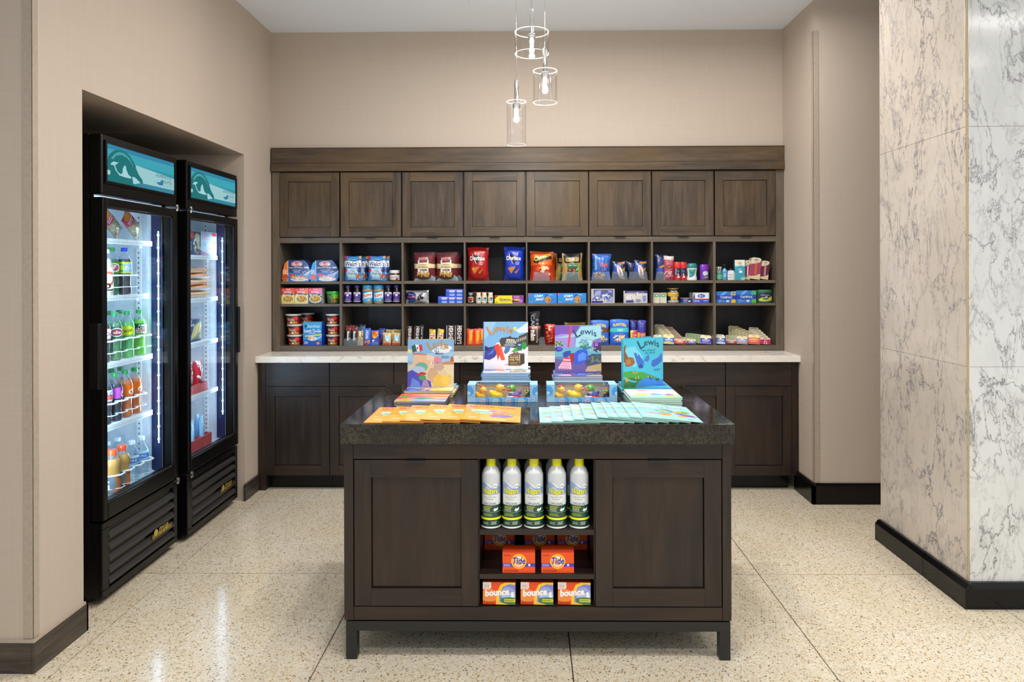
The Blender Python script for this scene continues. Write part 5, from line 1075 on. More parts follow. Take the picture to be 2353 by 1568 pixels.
x, w, h = fit('F', 1205, 1555, 295, ZCr, YF)
finish(bag('nut_pouch', wp, zp * .97, .05, '2a64d0', PLAN('6a3a2a') + [('b', .7, .26, .2, .14, 20, ['5a8a3a', 'e8a03a', 'c8a060'], 2, .2)], 'film', True, 3, .02), 'blue nut pouch with a brown band behind the corner of the purple book', 'pouch', 'blue nut pouches', (x, YF + .03, ZCr))
PEAN = [('r', 0, 0, 1, 1, '3a3a9c'), ('r', 0, 0, .22, .5, 'd8c04a'), ('r', .22, 0, 1, .5, 'b8302c'), ('t', 'PLANTERS', .3, .36, .9, .46, 'f0e8e0'), ('b', .56, .18, .34, .16, 30, ['e8d0a8', 'd0a060', 'f4ead4'], 5, .22), ('l', .2, .7, .8, .9, 3, '6a6ac8')]
for a, b, t, Y, lab in ((2080, 2238, 290, .0, 'narrow purple peanut bag at the right side of its cubby'), (1940, 2075, 285, .05, 'narrow purple peanut bag standing behind the short one'), (1950, 2085, 475, 0, 'short peanut bag with a red panel right of the teal-band nut pouch')):
    x, w, h = fit('F', a, b, t, ZCr, YF + Y); finish(bag('peanut_bag', w, h, .03, '3a3a9c', PEAN if t != 475 else [('r', 0, 0, 1, 1, 'b8302c'), ('r', 0, 0, .24, 1, 'd8c04a'), ('t', 'PLANTERS', .34, .6, .9, .72, 'f0e8e0'), ('b', .6, .32, .34, .24, 26, ['e8d0a8', 'd0a060', 'f4ead4'], 5, .22)], 'film', False, a, .02), lab, 'bag', 'small peanut bags', (x, YF + .02 + Y, ZCr), rx=-.03)
# --- seventh column
x, w, h = fit('G', 100, 325, 110, ZA, YF + .02)
finish(bag('candy_bag', w, h, .05, '1c2460', [('r', 0, 0, 1, 1, '1e2868'), ('p', [(.3, .5), (.9, .64), (.95, .56), (.4, .44)], 'c89030'), ('r', .1, .3, .7, .46, '3a56b8'), ('b', .4, .3, .3, .1, 14, ['4a6ad0', '2a3a9a', '8aa8e8'], 4, .2)], 'film', False, 7, .05), 'dark blue candy bag at the left of its cubby', 'bag', None, (x + .008, YF + .06, ZA), ry=.02)
x, w, h = fit('G', 292, 478, 140, ZA, YF)
finish(bag('candy_bag', w, h, .045, 'b8566a', [('r', 0, 0, 1, 1, 'b8566a'), ('r', 0, .84, 1, 1, 'c8b8b0'), ('e', .5, .56, .32, .08, '7a2a34'), ('t', 'SWEET', .3, .53, .7, .59, 'e8b84a'), ('b', .5, .22, .44, .2, 40, ['f0b8c4', 'e898a8', 'f8dce0', 'd87a90'], 4, .14)], 'film', False, 4, .04), 'pink candy bag with a dark red oval', 'bag', None, (x, YF + .04, ZA))
bin_('G', 130, 305, 440, ZA, 'small clear plastic bin in front of the dark blue candy bag', Y=-.022)
def stick(name, w, h, d, prof, cols, shapes, capcol, capz):
    "oval deodorant stick: outline half widths against height, flattened front to back"
    m = MB(); n = 20; b0 = 0
    for r, z in prof: m.add([(w / 2 * r * math.sin(2 * PI * i / n), -d / 2 * r * math.cos(2 * PI * i / n), z * h) for i in range(n)])
    for k in range(len(prof) - 1):
        for i in range(n):
            j = (i + 1) % n; m.face((k * n + i, k * n + j, k * n + n + j, k * n + n + i), cols)
    m.face(range(n - 1, -1, -1), cols); m.face(range((len(prof) - 1) * n, len(prof) * n), cols)
    o = m.build(name, M['gloss'], smooth=45)
    m = MB()
    for r, z in capz: m.add([(w / 2 * r * math.sin(2 * PI * i / n), -d / 2 * r * math.cos(2 * PI * i / n), z * h) for i in range(n)])
    for k in range(len(capz) - 1):
        for i in range(n):
            j = (i + 1) % n; m.face((k * n + i, k * n + j, k * n + n + j, k * n + n + i), capcol)
    m.face(range((len(capz) - 1) * n, len(capz) * n), capcol); m.build('cap', M['gloss'], o, smooth=45)
    pr = [(r, z * h) for r, z in prof]
    def mp(u, z, off):
        r = radius(pr, z + h * .04); a = u / (w / 2); return (r * w / 2 * math.sin(a) + off * math.sin(a), -r * d / 2 * math.cos(a) - off * math.cos(a), z + h * .04)
    art(shapes, PI * w / 2 * .96, h * (prof[-1][1] - .08), 'wrapper', 'gloss', 14, 10, mp, .0005, parent=o); return o
OLD = [('r', 0, 0, 1, 1, 'c01c20'), ('r', .16, .34, .84, 1, '1e2248'), ('t', 'SPICE', .26, .4, .36, .96, 'e8e4e8', {'v': -1, 'b': .04}), ('p', [(.44, .36), (.56, .36), (.5, .6)], 'ece8ea'), ('l', .42, .7, .62, .8, 2, 'b8bcd8'), ('r', .44, .16, .6, .3, 'f0ecec')]
for a, b, Y, lab in ((478, 598, 0, 'black and red deodorant stick with a red cap, the left one'), (595, 697, .012, 'black and red deodorant stick with a red cap, the right one')):
    x, w, h = fit('G', a, b, 257, ZA, YF); w = .0535
    stock('old', lambda: stick('deodorant_stick', w, h, .04, [(1, 0), (1, .02), (1, .7)], 'b81c20', OLD, 'd8281e', [(1.02, .7), (1.03, .96), (.92, 1)]), lab, 'deodorant', 'red-capped deodorant sticks', (x if Y == 0 else x - .002, YF + .022 + Y, ZA))
x, w, h = fit('G', 703, 893, 275, ZA, YF)
finish(stick('deodorant_stick', w, h, .045, [(.92, 0), (.96, .04), (.8, .3), (.84, .5), (1, .7)], 'e6eae8', [('r', 0, 0, 1, 1, 'e2e8e6'), ('p', [(.26, .2), (.26, .95), (.74, .95), (.74, .62), (.6, .3)], '3fa898'), ('p', [(.3, .2), (.5, .5), (.72, .6), (.56, .4), (.44, .2)], '2a6ac0'), ('t', 'Fresh', .34, .56, .6, .78, '1c4a4c', {'it': .3, 'b': .04}), ('t', 'degree', .58, .86, .72, .96, '1c3a3a', {'b': .04})], '1f7a80', [(1.0, .7), (1.03, .74), (.98, .9), (.8, .98), (.6, 1)]), 'white and teal deodorant stick with a domed teal cap', 'deodorant', None, (x, YF + .025, ZA), rz=-.1)
x, w, h = fit('G', 938, 1108, 297, ZA, YF)
finish(stick('deodorant_stick', w, h, .045, [(.96, 0), (1, .03), (.96, .2), (1, .64)], '6a2aa0', [('r', 0, 0, 1, 1, '6a2ea8'), ('e', .52, .7, .2, .24, 'e8e4f0'), ('e', .52, .7, .13, .16, 'b8b0d8'), ('e', .52, .7, .07, .08, 'f4f2fa'), ('p', [(.32, .18), (.7, .4), (.7, .18)], '7ac83a'), ('l', .34, .4, .6, .5, 2, 'd8c8f0')], '7a30b8', [(1.0, .64), (1.02, .68), (1, .9), (.86, .99), (.6, 1)]), 'purple deodorant stick with a white spiral emblem', 'deodorant', None, (x, YF + .025, ZA), rz=.1)
TIC = [('r', 0, 0, 1, 1, 'd8d2be'), ('b', .5, .26, .5, .3, 70, ['f4f2ea', 'e8e4d4', 'c8bea0', 'a89a78'], 3, .08), ('r', 0, .55, 1, 1, '9ab09a'), ('r', .06, .9, .94, 1, 'c8a898'), ('e', .54, .74, .3, .16, '4a9a70'), ('e', .54, .74, .2, .1, '6ab88a'), ('t', 'tic', .4, .68, .7, .8, 'f0f4ee', {'b': .04})]
for a, b, lab in ((85, 203, 'small clear box of white mints, the left one'), (207, 328, 'small clear box of white mints, the right one')):
    x, w, h = fit('G', a, b, 810, ZBr, YF); stock('tic', lambda: carton('mint_box', w, h, .025, 'd0c8b0', TIC, 'gloss'), lab, 'box', 'white mint boxes', (x, YF, ZBr))
def tin(w, h, top, side, shapes):
    r = w / 2
    return can('food_tin', [(r * .97, 0), (r, .002), (r * .985, .004), (r * .985, h - .004), (r, h - .002), (r * .97, h)], [top, side, side, side, top], shapes, (.004, h - .004))
x, w, h1 = fit('G', 352, 580, 870, ZBr, YF); w = .082
finish(tin(w, h1, 'b8b4a8', '20283a', [('r', 0, 0, 1, 1, '1e2638'), ('r', 0, 0, 1, .3, 'b0b0b4'), ('p', [(.3, 1), (.32, .5), (.68, .5), (.7, 1)], 'e0b028'), ('t', 'Clear Red', .3, .24, .72, .5, 'f4f2ea', {'it': .2, 'b': .05, 'ol': '14141c'})]), 'navy food tin with a yellow panel, the lower one of two stacked', 'tin', 'stacked food tins', (x, YF + w / 2, ZBr))
x2, w2, h2 = fit('G', 352, 566, 730, ZBr, YF); h2 -= h1
finish(tin(.080, h2, 'c8a838', 'e0b028', [('r', 0, 0, 1, 1, 'e0b028'), ('p', [(0, .46), (0, 1), (1, 1), (1, .42), (.7, .5), (.5, .38), (.3, .5)], '20283a'), ('t', 'Clear Red', .32, .5, .7, .76, 'e8e8e4', {'it': .2, 'b': .04}), ('r', .44, .28, .58, .42, 'f0eee8'), ('l', .4, .06, .62, .2, 2, 'a87a10')]), 'yellow and navy food tin, the upper one of two stacked', 'tin', 'stacked food tins', (x - .002, YF + w / 2, ZBr + h1))
x, w, h = fit('G', 590, 798, 905, ZBr, YF)
finish(tin(w, h, 'b8b8bc', '2a3470', [('r', 0, 0, 1, 1, '2c3a7a'), ('e', .42, .58, .14, .3, '5a86c0'), ('e', .46, .66, .08, .16, 'd8584a'), ('r', .58, .1, .74, .5, 'f0eeee'), ('r', .28, 0, .5, .2, '6a8ac8')]), 'short navy food tin beside the stacked tins', 'tin', None, (x, YF + w / 2, ZBr))
BCB = [('r', 0, 0, 1, 1, 'c8ccd6'), ('r', 0, 0, 1, .36, '2e5ac8'), ('r', 0, .32, 1, .42, 'c83a6a'), ('r', .1, .42, .92, .92, 'e4e8f0'), ('p', [(0, .42), (.1, .42), (.1, .92), (0, .6)], '2e5ac8'), ('e', .5, .68, .24, .18, '24409c'), ('t', 'BC', .36, .6, .64, .76, 'e8eef8', {'b': .06}), ('l', .04, .1, .4, .28, 2, 'cfdcf4'), ('l', .64, .16, .94, .28, 1, 'cfdcf4')]
x, w, h = fit('G', 812, 1095, 808, ZBr, YF)
finish(carton('medicine_box', w, h, .05, 'b8bcc8', BCB), 'white and blue pain powder carton with a dark blue oval', 'box', None, (x, YF, ZBr))
x, w, h = fit('G', 750, 960, 805, ZBr, YF + .06)
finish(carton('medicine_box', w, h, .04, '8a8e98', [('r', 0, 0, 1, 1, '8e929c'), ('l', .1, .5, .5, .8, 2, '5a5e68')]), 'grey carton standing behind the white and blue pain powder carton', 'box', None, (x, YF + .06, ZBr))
# --- eighth column
x, w, h = fit('G', 1222, 1350, 342, ZA, YF); r = w / 2
o = can('mouthwash_bottle', [(r * .96, 0), (r, .005), (r, h * .42), (r * .78, h * .56), (r * .76, h * .58)], ['3f8a68'] * 4, [('r', 0, 0, 1, 1, '4aa07c'), ('e', .54, .5, .3, .4, '7ac0a0'), ('t', 'mint', .36, .4, .7, .62, '1c5a40', {'b': .03})], (.005, h * .42))
m = MB(); m.lathe([(r * .8, h * .58), (r * .84, h * .97), (r * .78, h)], 20, cols=['e8eae6', 'e8eae6']); c_ = m.build('cap', M['gloss'], o, smooth=40)
g = MB()
for k in range(10): g.box(-r * .9 * math.cos(k * .6) * .9 - .002, -r * .86, h * .66 + .006 * (k % 3), -r * .9 * math.cos(k * .6) * .9 + .002, -r * .8, h * .92, '5a605a')
st = art([('p', [(.1 + .22 * k, .0), (.24 + .22 * k, .0), (.36 + .22 * k, 1), (.22 + .22 * k, 1)], '4a504c') for k in range(-1, 4)], PI * r * .8, h * .34, 'stripes', 'gloss', 10, 0, lambda u, z, off: ((r * .84 + off) * math.sin(u / (r * .84)), -(r * .84 + off) * math.cos(u / (r * .84)), z + h * .62), .0006, parent=o)
finish(o, 'small green mouthwash bottle with a white striped cap', 'bottle', None, (x, YF + r, ZA))
x, w, h = fit('G', 1342, 1432, 295, ZA, YF); r = w / 2
o = can('pump_bottle', [(r * .9, 0), (r, .004), (r, h * .6), (r * .5, h * .72), (r * .4, h * .74)], ['5ab0dc'] * 4, [('r', .1, .1, .9, .9, '4a9cd0'), ('l', .3, .3, .7, .7, 3, 'd8ecf6')], (.006, h * .58))
m = MB(); m.col = '1c1c20'; m.lathe([(r * .45, h * .74), (r * .45, h * .86), (r * .2, h * .87), (r * .2, h * .95)], 14).box(-r * .8, -r * .25, h * .94, r * .4, r * .25, h, '1c1c20').build('pump', M['gloss'], o)
finish(o, 'light blue pump bottle with a black pump', 'bottle', None, (x, YF + r + .004, ZA))
x, w, h = fit('G', 1428, 1560, 345, ZA, YF)
o = carton('lotion_bottle', w, h * .76, .03, 'b8c0c4', [('r', 0, 0, 1, 1, 'b4bec2'), ('r', .06, .06, .8, .92, 'e4eae8'), ('t', 'hand', .2, .5, .7, .62, '2a3a6a', {'b': .03}), ('l', .2, .2, .7, .4, 2, '8a98a8')], 'gloss', outline=[(.02, 0), (.98, 0), (1, .7), (.86, .95), (.7, 1), (.3, 1), (.14, .95), (0, .7)])
m = MB(); m.col = '1e1e22'; m.lathe([(w * .17, h * .76), (w * .17, h * .9), (w * .14, h * .92)], 14, 0, .015).build('cap', M['gloss'], o, smooth=40)
finish(o, 'flat clear lotion bottle with a white front and black cap', 'bottle', None, (x, YF + .003, ZA))
x, w, h = fit('G', 1560, 1738, 217, ZA, YF)
TEAL = [('r', 0, 0, 1, 1, '2a9ab4'), ('p', [(0, .7), (0, 1), (1, 1), (1, .7), (.6, .74), (.3, .7)], 'e8e4d4'), ('p', [(0, .62), (.3, .66), (.6, .7), (1, .66), (1, .7), (.6, .74), (.3, .7), (0, .68)], '6ac0cc'), ('t', 'ONE', .32, .84, .64, .9, '2a3a40', {'b': .03}), ('t', 'STEP', .32, .77, .68, .83, '2a3a40', {'b': .03}), ('r', .42, .36, .74, .46, 'e8eef0'), ('p', [(.6, .0), (.6, .12), (1, .16), (1, 0)], '8ac8d8'), ('l', .3, .5, .7, .58, 2, 'b8e0e8')]
finish(carton('lotion_box', w, h, .05, '1f7a90', TEAL, 'gloss', 'd8d4c4'), 'tall teal carton with a cream top', 'box', None, (x, YF + .003, ZA), rz=-.08)
NAIL = lambda c, c2: [('r', 0, 0, 1, 1, c), ('p', [(0, .68), (.5, .74), (.8, .78), (1, .9), (1, 1), (0, 1)], 'd8cfb4'), ('p', [(0, 0), (0, .12), (.5, .16), (1, .28), (1, 0)], 'd8c8a0'), ('t', 'beauty', .3, .84, .74, .9, '4a4038', {'it': .2}), ('r', .4, .2, .62, .72, c2), ('l', .3, .78, .7, .82, 1, '8a7a68')]
for i, (a, b, t, c, c2, lab) in enumerate(((1738, 1858, 228, '96304e', 'd8d8d8', 'maroon manicure card with silver nail clippers'), (1808, 2038, 187, 'a03a5e', 'b8642c', 'taller maroon manicure card with an orange nail file'), (2015, 2190, 243, '6a1a34', 'a89098', 'dark maroon manicure card with slim tweezers'))):
    x, w, h = fit('G', a, b, t, ZA, YF)
    finish(hang_card('manicure_card', w * .82, h, 'c8bfa4', NAIL(c, c2)), lab, 'card pack', 'manicure cards', (x, YF + .012 + (.01 if i != 1 else .0), ZA + .0012), rx=-.1, ry=.13 if i else .08)
for i, a in enumerate((1790, 1825)):
    x, w, h = fit('G', a, a + 190, 190, ZA, YF + .05); stock('nailback', lambda: hang_card('manicure_card', w * .82, h, 'b8b098', [('r', 0, 0, 1, 1, 'a8a088')]), 'plain tan card behind the taller maroon manicure card, %s' % ('nearer', 'farther')[1 - i], 'card pack', 'tan cards behind the manicure cards', (x - .006, YF + .04 + .016 * (1 - i), ZA + .0012), rx=-.08, ry=.1)
TAMP = lambda c: [('r', 0, 0, 1, 1, '2f78d0'), ('r', 0, .3, 1, .66, '2440b0'), ('p', [(.2, .66), (.35, .66), (.6, 1), (.42, 1)], '6ab0e8'), ('p', [(.1, 0), (.2, 0), (.26, .3), (.16, .3)], '5a9ae0'), ('t', 'TAMPAX', .2, .38, .82, .58, 'e6ecf6', {'b': .03}), ('p', [(.76, 0), (.8, .3), (1, .3), (1, 0)], c), ('p', [(.74, .66), (.78, 1), (1, 1), (1, .66)], c), ('e', .88, .84, .09, .12, '4a9ad0'), ('r', .52, .08, .66, .22, 'eef0f4'), ('l', .24, .1, .48, .2, 1, '8ab8e8')]
x, w, h = fit('G', 1215, 1568, 788, ZBr, YF); finish(carton('tampon_box', w, h, .05, '2050b0', TAMP('e8c428')), 'blue hygiene carton with yellow corners', 'box', 'blue hygiene cartons', (x + .002, YF, ZBr), rz=.03)
x, w, h = fit('G', 1580, 1942, 770, ZBr, YF); finish(carton('tampon_box', w, h, .05, '2050b0', TAMP('5ab83a')), 'blue hygiene carton with green corners', 'box', 'blue hygiene cartons', (x, YF, ZBr))
x, w, h = fit('G', 1968, 2258, 755, ZBr, YF)
finish(stick('hygiene_tub', w, h, .06, [(.94, 0), (1, .04), (1, .5), (1, .86)], '2f6a4a', [('r', 0, 0, 1, 1, '2f6a4a'), ('p', [(.2, .3), (.2, .86), (.5, .96), (.8, .9), (.8, .3)], '1c2440'), ('t', 'always', .3, .62, .7, .78, 'b8bcc8', {'it': .3, 'b': .04}), ('p', [(.2, .3), (.4, .5), (.6, .42), (.8, .62), (.84, .2), (.5, .08), (.24, .14)], 'd8cc4a'), ('e', .5, .34, .14, .12, '4a8a4a'), ('r', .48, .46, .58, .56, 'e8e4e0')], '2f7a52', [(1.0, .86), (1.02, .9), (.98, .98), (.9, 1)]), 'oval green tub with a navy panel and yellow sweep', 'tub', None, (x, YF + .032, ZBr))
# leaning card packs in the two lowest right cubbies
def packs(q, a, b, yt, col, shapes, label, n=0, back='c8c0a4', dx=-.35, blabel=None, step=.017, rise=0.0, nb='medicine_card', Y0=0.0):
    x, w, h = fit(q, a, b, yt, ZCr, YF); w *= .93
    finish(hang_card('medicine_card', w, h * 1.03, col, shapes, .2), label, 'card pack', 'hanging card packs', (x, YF + Y0 + .004, ZCr + .0015), rx=-.32, ry=.06)
    proto = None
    for k in range(1, n + 1):
        if proto is None: proto = hang_card(nb, w, h * 1.03, back, [('r', 0, 0, 1, 1, back), ('l', .2, .76, .8, .86, 1, '6a6452')], .2); o = proto
        else: o = dup(proto)
        finish(o, blabel + ', ' + ('nearest', 'second', 'third', 'fourth', 'fifth', 'sixth', 'farthest')[min(k - 1, 6)], 'card pack', blabel[:48], (x + dx * step * k, YF + Y0 + .004 + step * k, ZCr + .0015 + rise * k), rx=-.32, ry=.06)
def med(top, c, c2, txt): return [('r', 0, 0, 1, 1, top), ('p', [(0, 0), (0, .66), (.5, .62), (1, .68), (1, 0)], c), ('r', .04, .06, .96, .2, c2), ('t', txt, .14, .38, .86, .54, 'f6f4f0', {'b': .05}), ('l', .2, .24, .8, .34, 1, 'e8e4e0'), ('r', .4, .52, .62, .62, 'f2f0ec')]
packs('H', 82, 248, 325, 'cfe0b8', med('dfe8c8', '8ac0a0', 'd8d8a0', 'aid'), 'mint green medicine packet partly hidden behind the turquoise book', 0)
packs('H', 262, 470, 320, 'e8d890', med('ece0a0', '3f68b8', 'e8c858', 'ALEVE'), 'yellow medicine packet with a blue band right of the turquoise book', 7, 'b8ae8c', -.34, 'tan card packet in the rising row behind the blue-band packet', rise=.0085)
packs('H', 462, 678, 400, 'e0c8a8', med('d8b898', 'b8201c', 'a81818', 'ADVIL'), 'red medicine packet with a tan row rising behind it', 7, 'a08870', -.5, 'red-edged tan packet in the rising row behind the red packet', rise=.0105)
packs('H', 690, 868, 405, 'd8cca0', med('e0d8b0', '4a4aa8', '3a3a88', 'cold'), 'low purple-blue medicine packet in the middle of its row', 3, 'b8b090', -.5, 'tan packet just behind the low purple-blue packet', rise=.003)
packs('H', 935, 1148, 335, 'e6dfc0', med('ece6cc', '3a44b0', '8a6ac8', 'sinus'), 'deep blue medicine packet with a cream top against the divider', 5, '8aa070', -1.0, 'green-edged packet in the row behind the deep blue packet', rise=.0012)
packs('H', 1218, 1392, 325, 'e4e0c8', med('e8e4cc', '5070c8', 'e0e4f0', 'relief'), 'light blue medicine packet at the left side of the last cubby', 2, 'b0a890', .1, 'tan packet behind the light blue packet in the last cubby')
packs('H', 1400, 1598, 415, 'c8b8a0', med('c8b8a0', '8a1c34', '7a1830', 'rub'), 'low dark red medicine packet in the last cubby', 1, '6a8a5a', -.3, 'green-backed packet behind the low dark red packet')
packs('H', 1590, 1798, 350, 'e8d8b0', med('ece0c0', '8a9ad0', 'd88a3a', 'allergy'), 'pale blue medicine packet with orange edges in the last cubby', 4, 'b8b498', -.85, 'tan packet in the row behind the pale blue packet')
packs('H', 1800, 2018, 322, 'f0d8a8', med('f0e0b8', 'e86a50', 'e8584a', 'plus') + [('e', .5, .62, .26, .12, 'e8a83a')], 'orange and cream medicine packet in the last cubby', 6, 'b0a884', -1.05, 'tan packet in the row behind the orange packet', rise=.0085)
packs('H', 2015, 2212, 378, 'e0c8b8', [('r', 0, 0, 1, 1, 'd8208a'), ('r', 0, 0, 1, 1, 'c81e58'), ('p', [(0, .66), (1, .72), (1, 1), (0, 1)], 'd8cdb0'), ('p', [(.3, .0), (.42, .56), (.6, .5), (.7, .0)], 'd8a8b8'), ('p', [(.42, .1), (.5, .44), (.58, .1)], '6a3a5a'), ('l', .3, .8, .7, .9, 1, '5a5048')], 'bright pink card packet at the right side of the last cubby', 5, 'cfc6aa', -.55, 'cream packet in the tall row rising behind the pink packet', step=.018, rise=.0125)
# ------------------------------------------------------------------ frozen food in the farther cooler, wraps in the nearer one
def cool(X, pxa, pxb, ytop, z):
    a = on(0, X, pxa, ytop); b = on(0, X, pxb, ytop); return (a.y + b.y) / 2, b.y - a.y, (a.z + b.z) / 2 - z
R9 = PI / 2
z = SZ2[0] + .0045; X = -1.885
c, w, h = cool(X, 424, 461, 533, z)
finish(carton('frozen_meal_box', w, h, .16, '1c2e58', [('r', 0, 0, 1, 1, '20386c'), ('r', .2, .74, .56, .98, 'e0502a'), ('e', .78, .8, .16, .16, 'c8b88a'), ('b', .78, .42, .22, .36, 34, ['d8cfa0', 'a8b070', 'e8e0c0', '7a9a4a', 'd89a70'], 4, .2), ('l', .1, .2, .5, .6, 4, '9ab8e0')], 'card'), 'dark blue frozen meal carton on the top cooler shelf', 'box', 'frozen meal cartons', (X, c, z), rz=R9)
c, w, h = cool(X, 461.5, 498, 534, z)
finish(carton('frozen_meal_box', w, h, .16, 'b8c8d8', [('r', 0, 0, 1, 1, 'c4d8ec'), ('t', 'LEAN', .1, .78, .56, .92, 'd87a8a', {'b': .03}), ('t', 'CUISINE', .08, .66, .6, .76, 'd87a8a', {'b': .02}), ('e', .8, .9, .16, .09, 'd83a34'), ('e', .72, .36, .36, .26, 'eef2f6'), ('b', .72, .42, .26, .2, 30, ['e88a3a', 'f0b868', 'd86a2a', 'f4dca8'], 6, .2), ('p', [(0, 0), (.0, .2), (.5, .06), (.5, 0)], 'c07a90'), ('l', .1, .4, .36, .58, 3, '8aa0c8')], 'card'), 'pale blue frozen meal carton with a bowl picture on the top cooler shelf', 'box', 'frozen meal cartons', (X, c, z), rz=R9)
z = SZ2[1] + .0045; X = -1.90
FRZ = [('r', 0, 0, 1, 1, 'd8dce0'), ('p', [(0, 0), (0, .3), (.4, .24), (1, .34), (1, 0)], 'e08a2a'), ('p', [(0, .7), (.3, .6), (1, .76), (1, 1), (0, 1)], 'e8a050'), ('b', .5, .46, .4, .16, 20, ['c87a2a', 'f0c890', 'e8e4dc', 'a85a20'], 3, .2)]
c, w, h = cool(X, 426, 486, 634, z)
FRW = [('r', 0, 0, 1, 1, 'e0a060')] + FRZ[3:]
for k in range(5):
    nm_ = ('lowest', 'second from the bottom', 'middle', 'second from the top', 'top')[k]
    stock('frz%d' % (k % 2), lambda: bag('frozen_food_bag', w, .15, .036, ('e09a48', 'dfe2e4')[k % 2], FRZ if k % 2 else FRW, 'film', False, 3 + k, .02, None, 12), 'orange and white frozen food bag, %s of the pile of five' % nm_, 'bag', 'piled frozen food bags', (X - .003 * (k % 2), c + (.004, -.003, .006, -.006, .0)[k], z + .0175 + .0345 * k), rz=R9 + (.05, -.07, .09, -.04, .06)[k], rx=-1.55 if k % 2 else -1.58)
z = SZ2[2] + .0045; X = -1.905
c, w, h = cool(X, 425, 462, 735, z)
finish(carton('frozen_fries_box', w, h, .15, '2c3c60', [('r', 0, 0, 1, 1, '34466c'), ('t', 'HOT', .06, .84, .44, .96, 'eef2f6', {'b': .05}), ('t', 'FRIES', .04, .7, .56, .81, 'eef2f6', {'b': .05}), ('p', [(.3, .1), (.6, .8), (1, .9), (1, .1)], '8a8a5a')] + [('p', [(.34 + .1 * k, .1 + .06 * k), (.42 + .1 * k, .08 + .06 * k), (.66 + .08 * k, .7 + .03 * k), (.58 + .08 * k, .74 + .03 * k)], ('e8d080', 'd8b858', 'f0e0a0')[k % 3]) for k in range(6)] + [('r', .04, .06, .4, .3, '5aa0d8')], 'gloss'), 'navy carton of fries on the third cooler shelf', 'box', None, (X, c, z), rz=R9)
def plain_bin(w, h, d, col):
    m = MB(); m.col = col; t = .003
    m.box(-w / 2, 0, 0, w / 2, t, h); m.box(-w / 2, d - t, 0, w / 2, d, h); m.box(-w / 2, t, 0, -w / 2 + t, d - t, h); m.box(w / 2 - t, t, 0, w / 2, d - t, h); m.box(-w / 2 + t, t, 0, w / 2 - t, d - t, t)
    return m.build('storage_bin', M['gloss'])
z = SZ2[3] + .0045; X = -1.885
c1, w1, h1 = cool(X, 455, 477.5, 880, z); c0, w0, h0 = cool(X, 432, 454.5, 883, z)
for k, (cc, lab) in enumerate(((c1, 'red bin holding a snack bag, at the right on the lowest cooler shelf'), (c0, 'red bin left of its twin on the lowest cooler shelf'), (c1 - .20, 'red bin mostly hidden at the left of the lowest cooler shelf'))):
    stock('rbin', lambda: plain_bin(w1 * .98, h1, .2, 'e0605e'), lab, 'bin', 'red bins in the farther cooler', (X, cc if k < 2 else 2 * c0 - c1, z), rz=R9)
REDB = [('r', 0, 0, 1, 1, 'd02a38'), ('l', .2, .78, .8, .94, 2, 'f4e0e0'), ('b', .55, .42, .34, .3, 20, ['f4ece0', 'e87a50', 'a81828', '3a6a8a', 'f0c8a0'], 5, .2)]
for k, cc in enumerate((c1, c0)):
    stock('redb', lambda: bag('frozen_snack_bag', w1 * .86, .175, .05, 'd02a38', REDB, 'film', False, 4, .04), ('red frozen snack bag standing in the right red bin', 'red frozen snack bag standing in the left red bin')[k], 'bag', 'red frozen snack bags', (X - .034, cc, z + .0045), rz=R9)
z = .391; X = -1.862
cs = [cool(X, a, b, 1000, z) for a, b in ((466, 486.5), (445.5, 465.5), (432, 445))]
hb_ = .083
for k, lab in enumerate(('red bin at the right on the cooler floor', 'middle red bin on the cooler floor', 'red bin at the left edge of the door on the cooler floor')):
    cc = cs[0][0] - k * (cs[0][1] + .003); stock('fbin', lambda: plain_bin(cs[0][1], hb_, .2, 'e0605e'), lab, 'bin', 'red bins in the farther cooler', (X, cc, z + .0005), rz=R9)
    POP = [('r', 0, 0, 1, 1, '8ac0e8'), ('p', [(.1, 0), (.3, .5), (.2, 1), (.5, 1), (.5, .4), (.4, 0)], 'b8dcf4'), ('b', .6, .5, .3, .4, 16, ['6aa8e0', 'c8e4f8', 'e8d0e0', '4a90d8'], 3, .2), ('l', .3, .7, .8, .86, 2, 'f0f8fc')]
    for j, (dx, dz, hh) in enumerate(((-.022, 0, 0), (.02, .005, 0))):
        stock('pops', lambda: bag('ice_pop_pack', .045, .19, .03, '8ac0e8', POP, 'film', False, 6, .02), 'light blue ice pop pack, %s in the %s red bin on the cooler floor' % (('left', 'right')[j], ('right', 'middle', 'left')[k]), 'pack', 'light blue ice pop packs', (X - .026 - .045 * j, cc + dx, z + .0045), rz=R9, ry=(-.06, .08)[j] * (.5 if k else .6))
z = SZ1[0] + .0045; X = -1.94
HOAG = [('r', 0, 0, 1, 1, 'a89a7a'), ('r', 0, .66, 1, 1, 'b02a50'), ('e', .5, .9, .36, .1, 'd87a2a'), ('l', .14, .7, .86, .82, 2, 'f0d8e0'), ('b', .5, .34, .4, .3, 26, ['b8aa88', '98886a', 'c4b898', '8a7a58'], 4, .24)]
for k, px in enumerate((320, 296, 272)):
    yy = on(0, X, px, 540).y
    stock('hoag', lambda: bag('wrapped_sandwich', .075, .165, .04, '9c8c6c', HOAG, 'film', False, 5, .03), 'wrapped sandwich pack leaning left on the top cooler shelf, %s' % ('rightmost of three', 'middle of three', 'leftmost of three')[k], 'sandwich', 'wrapped sandwiches', (X - .045 * k, yy, z), rz=R9, ry=-.98)

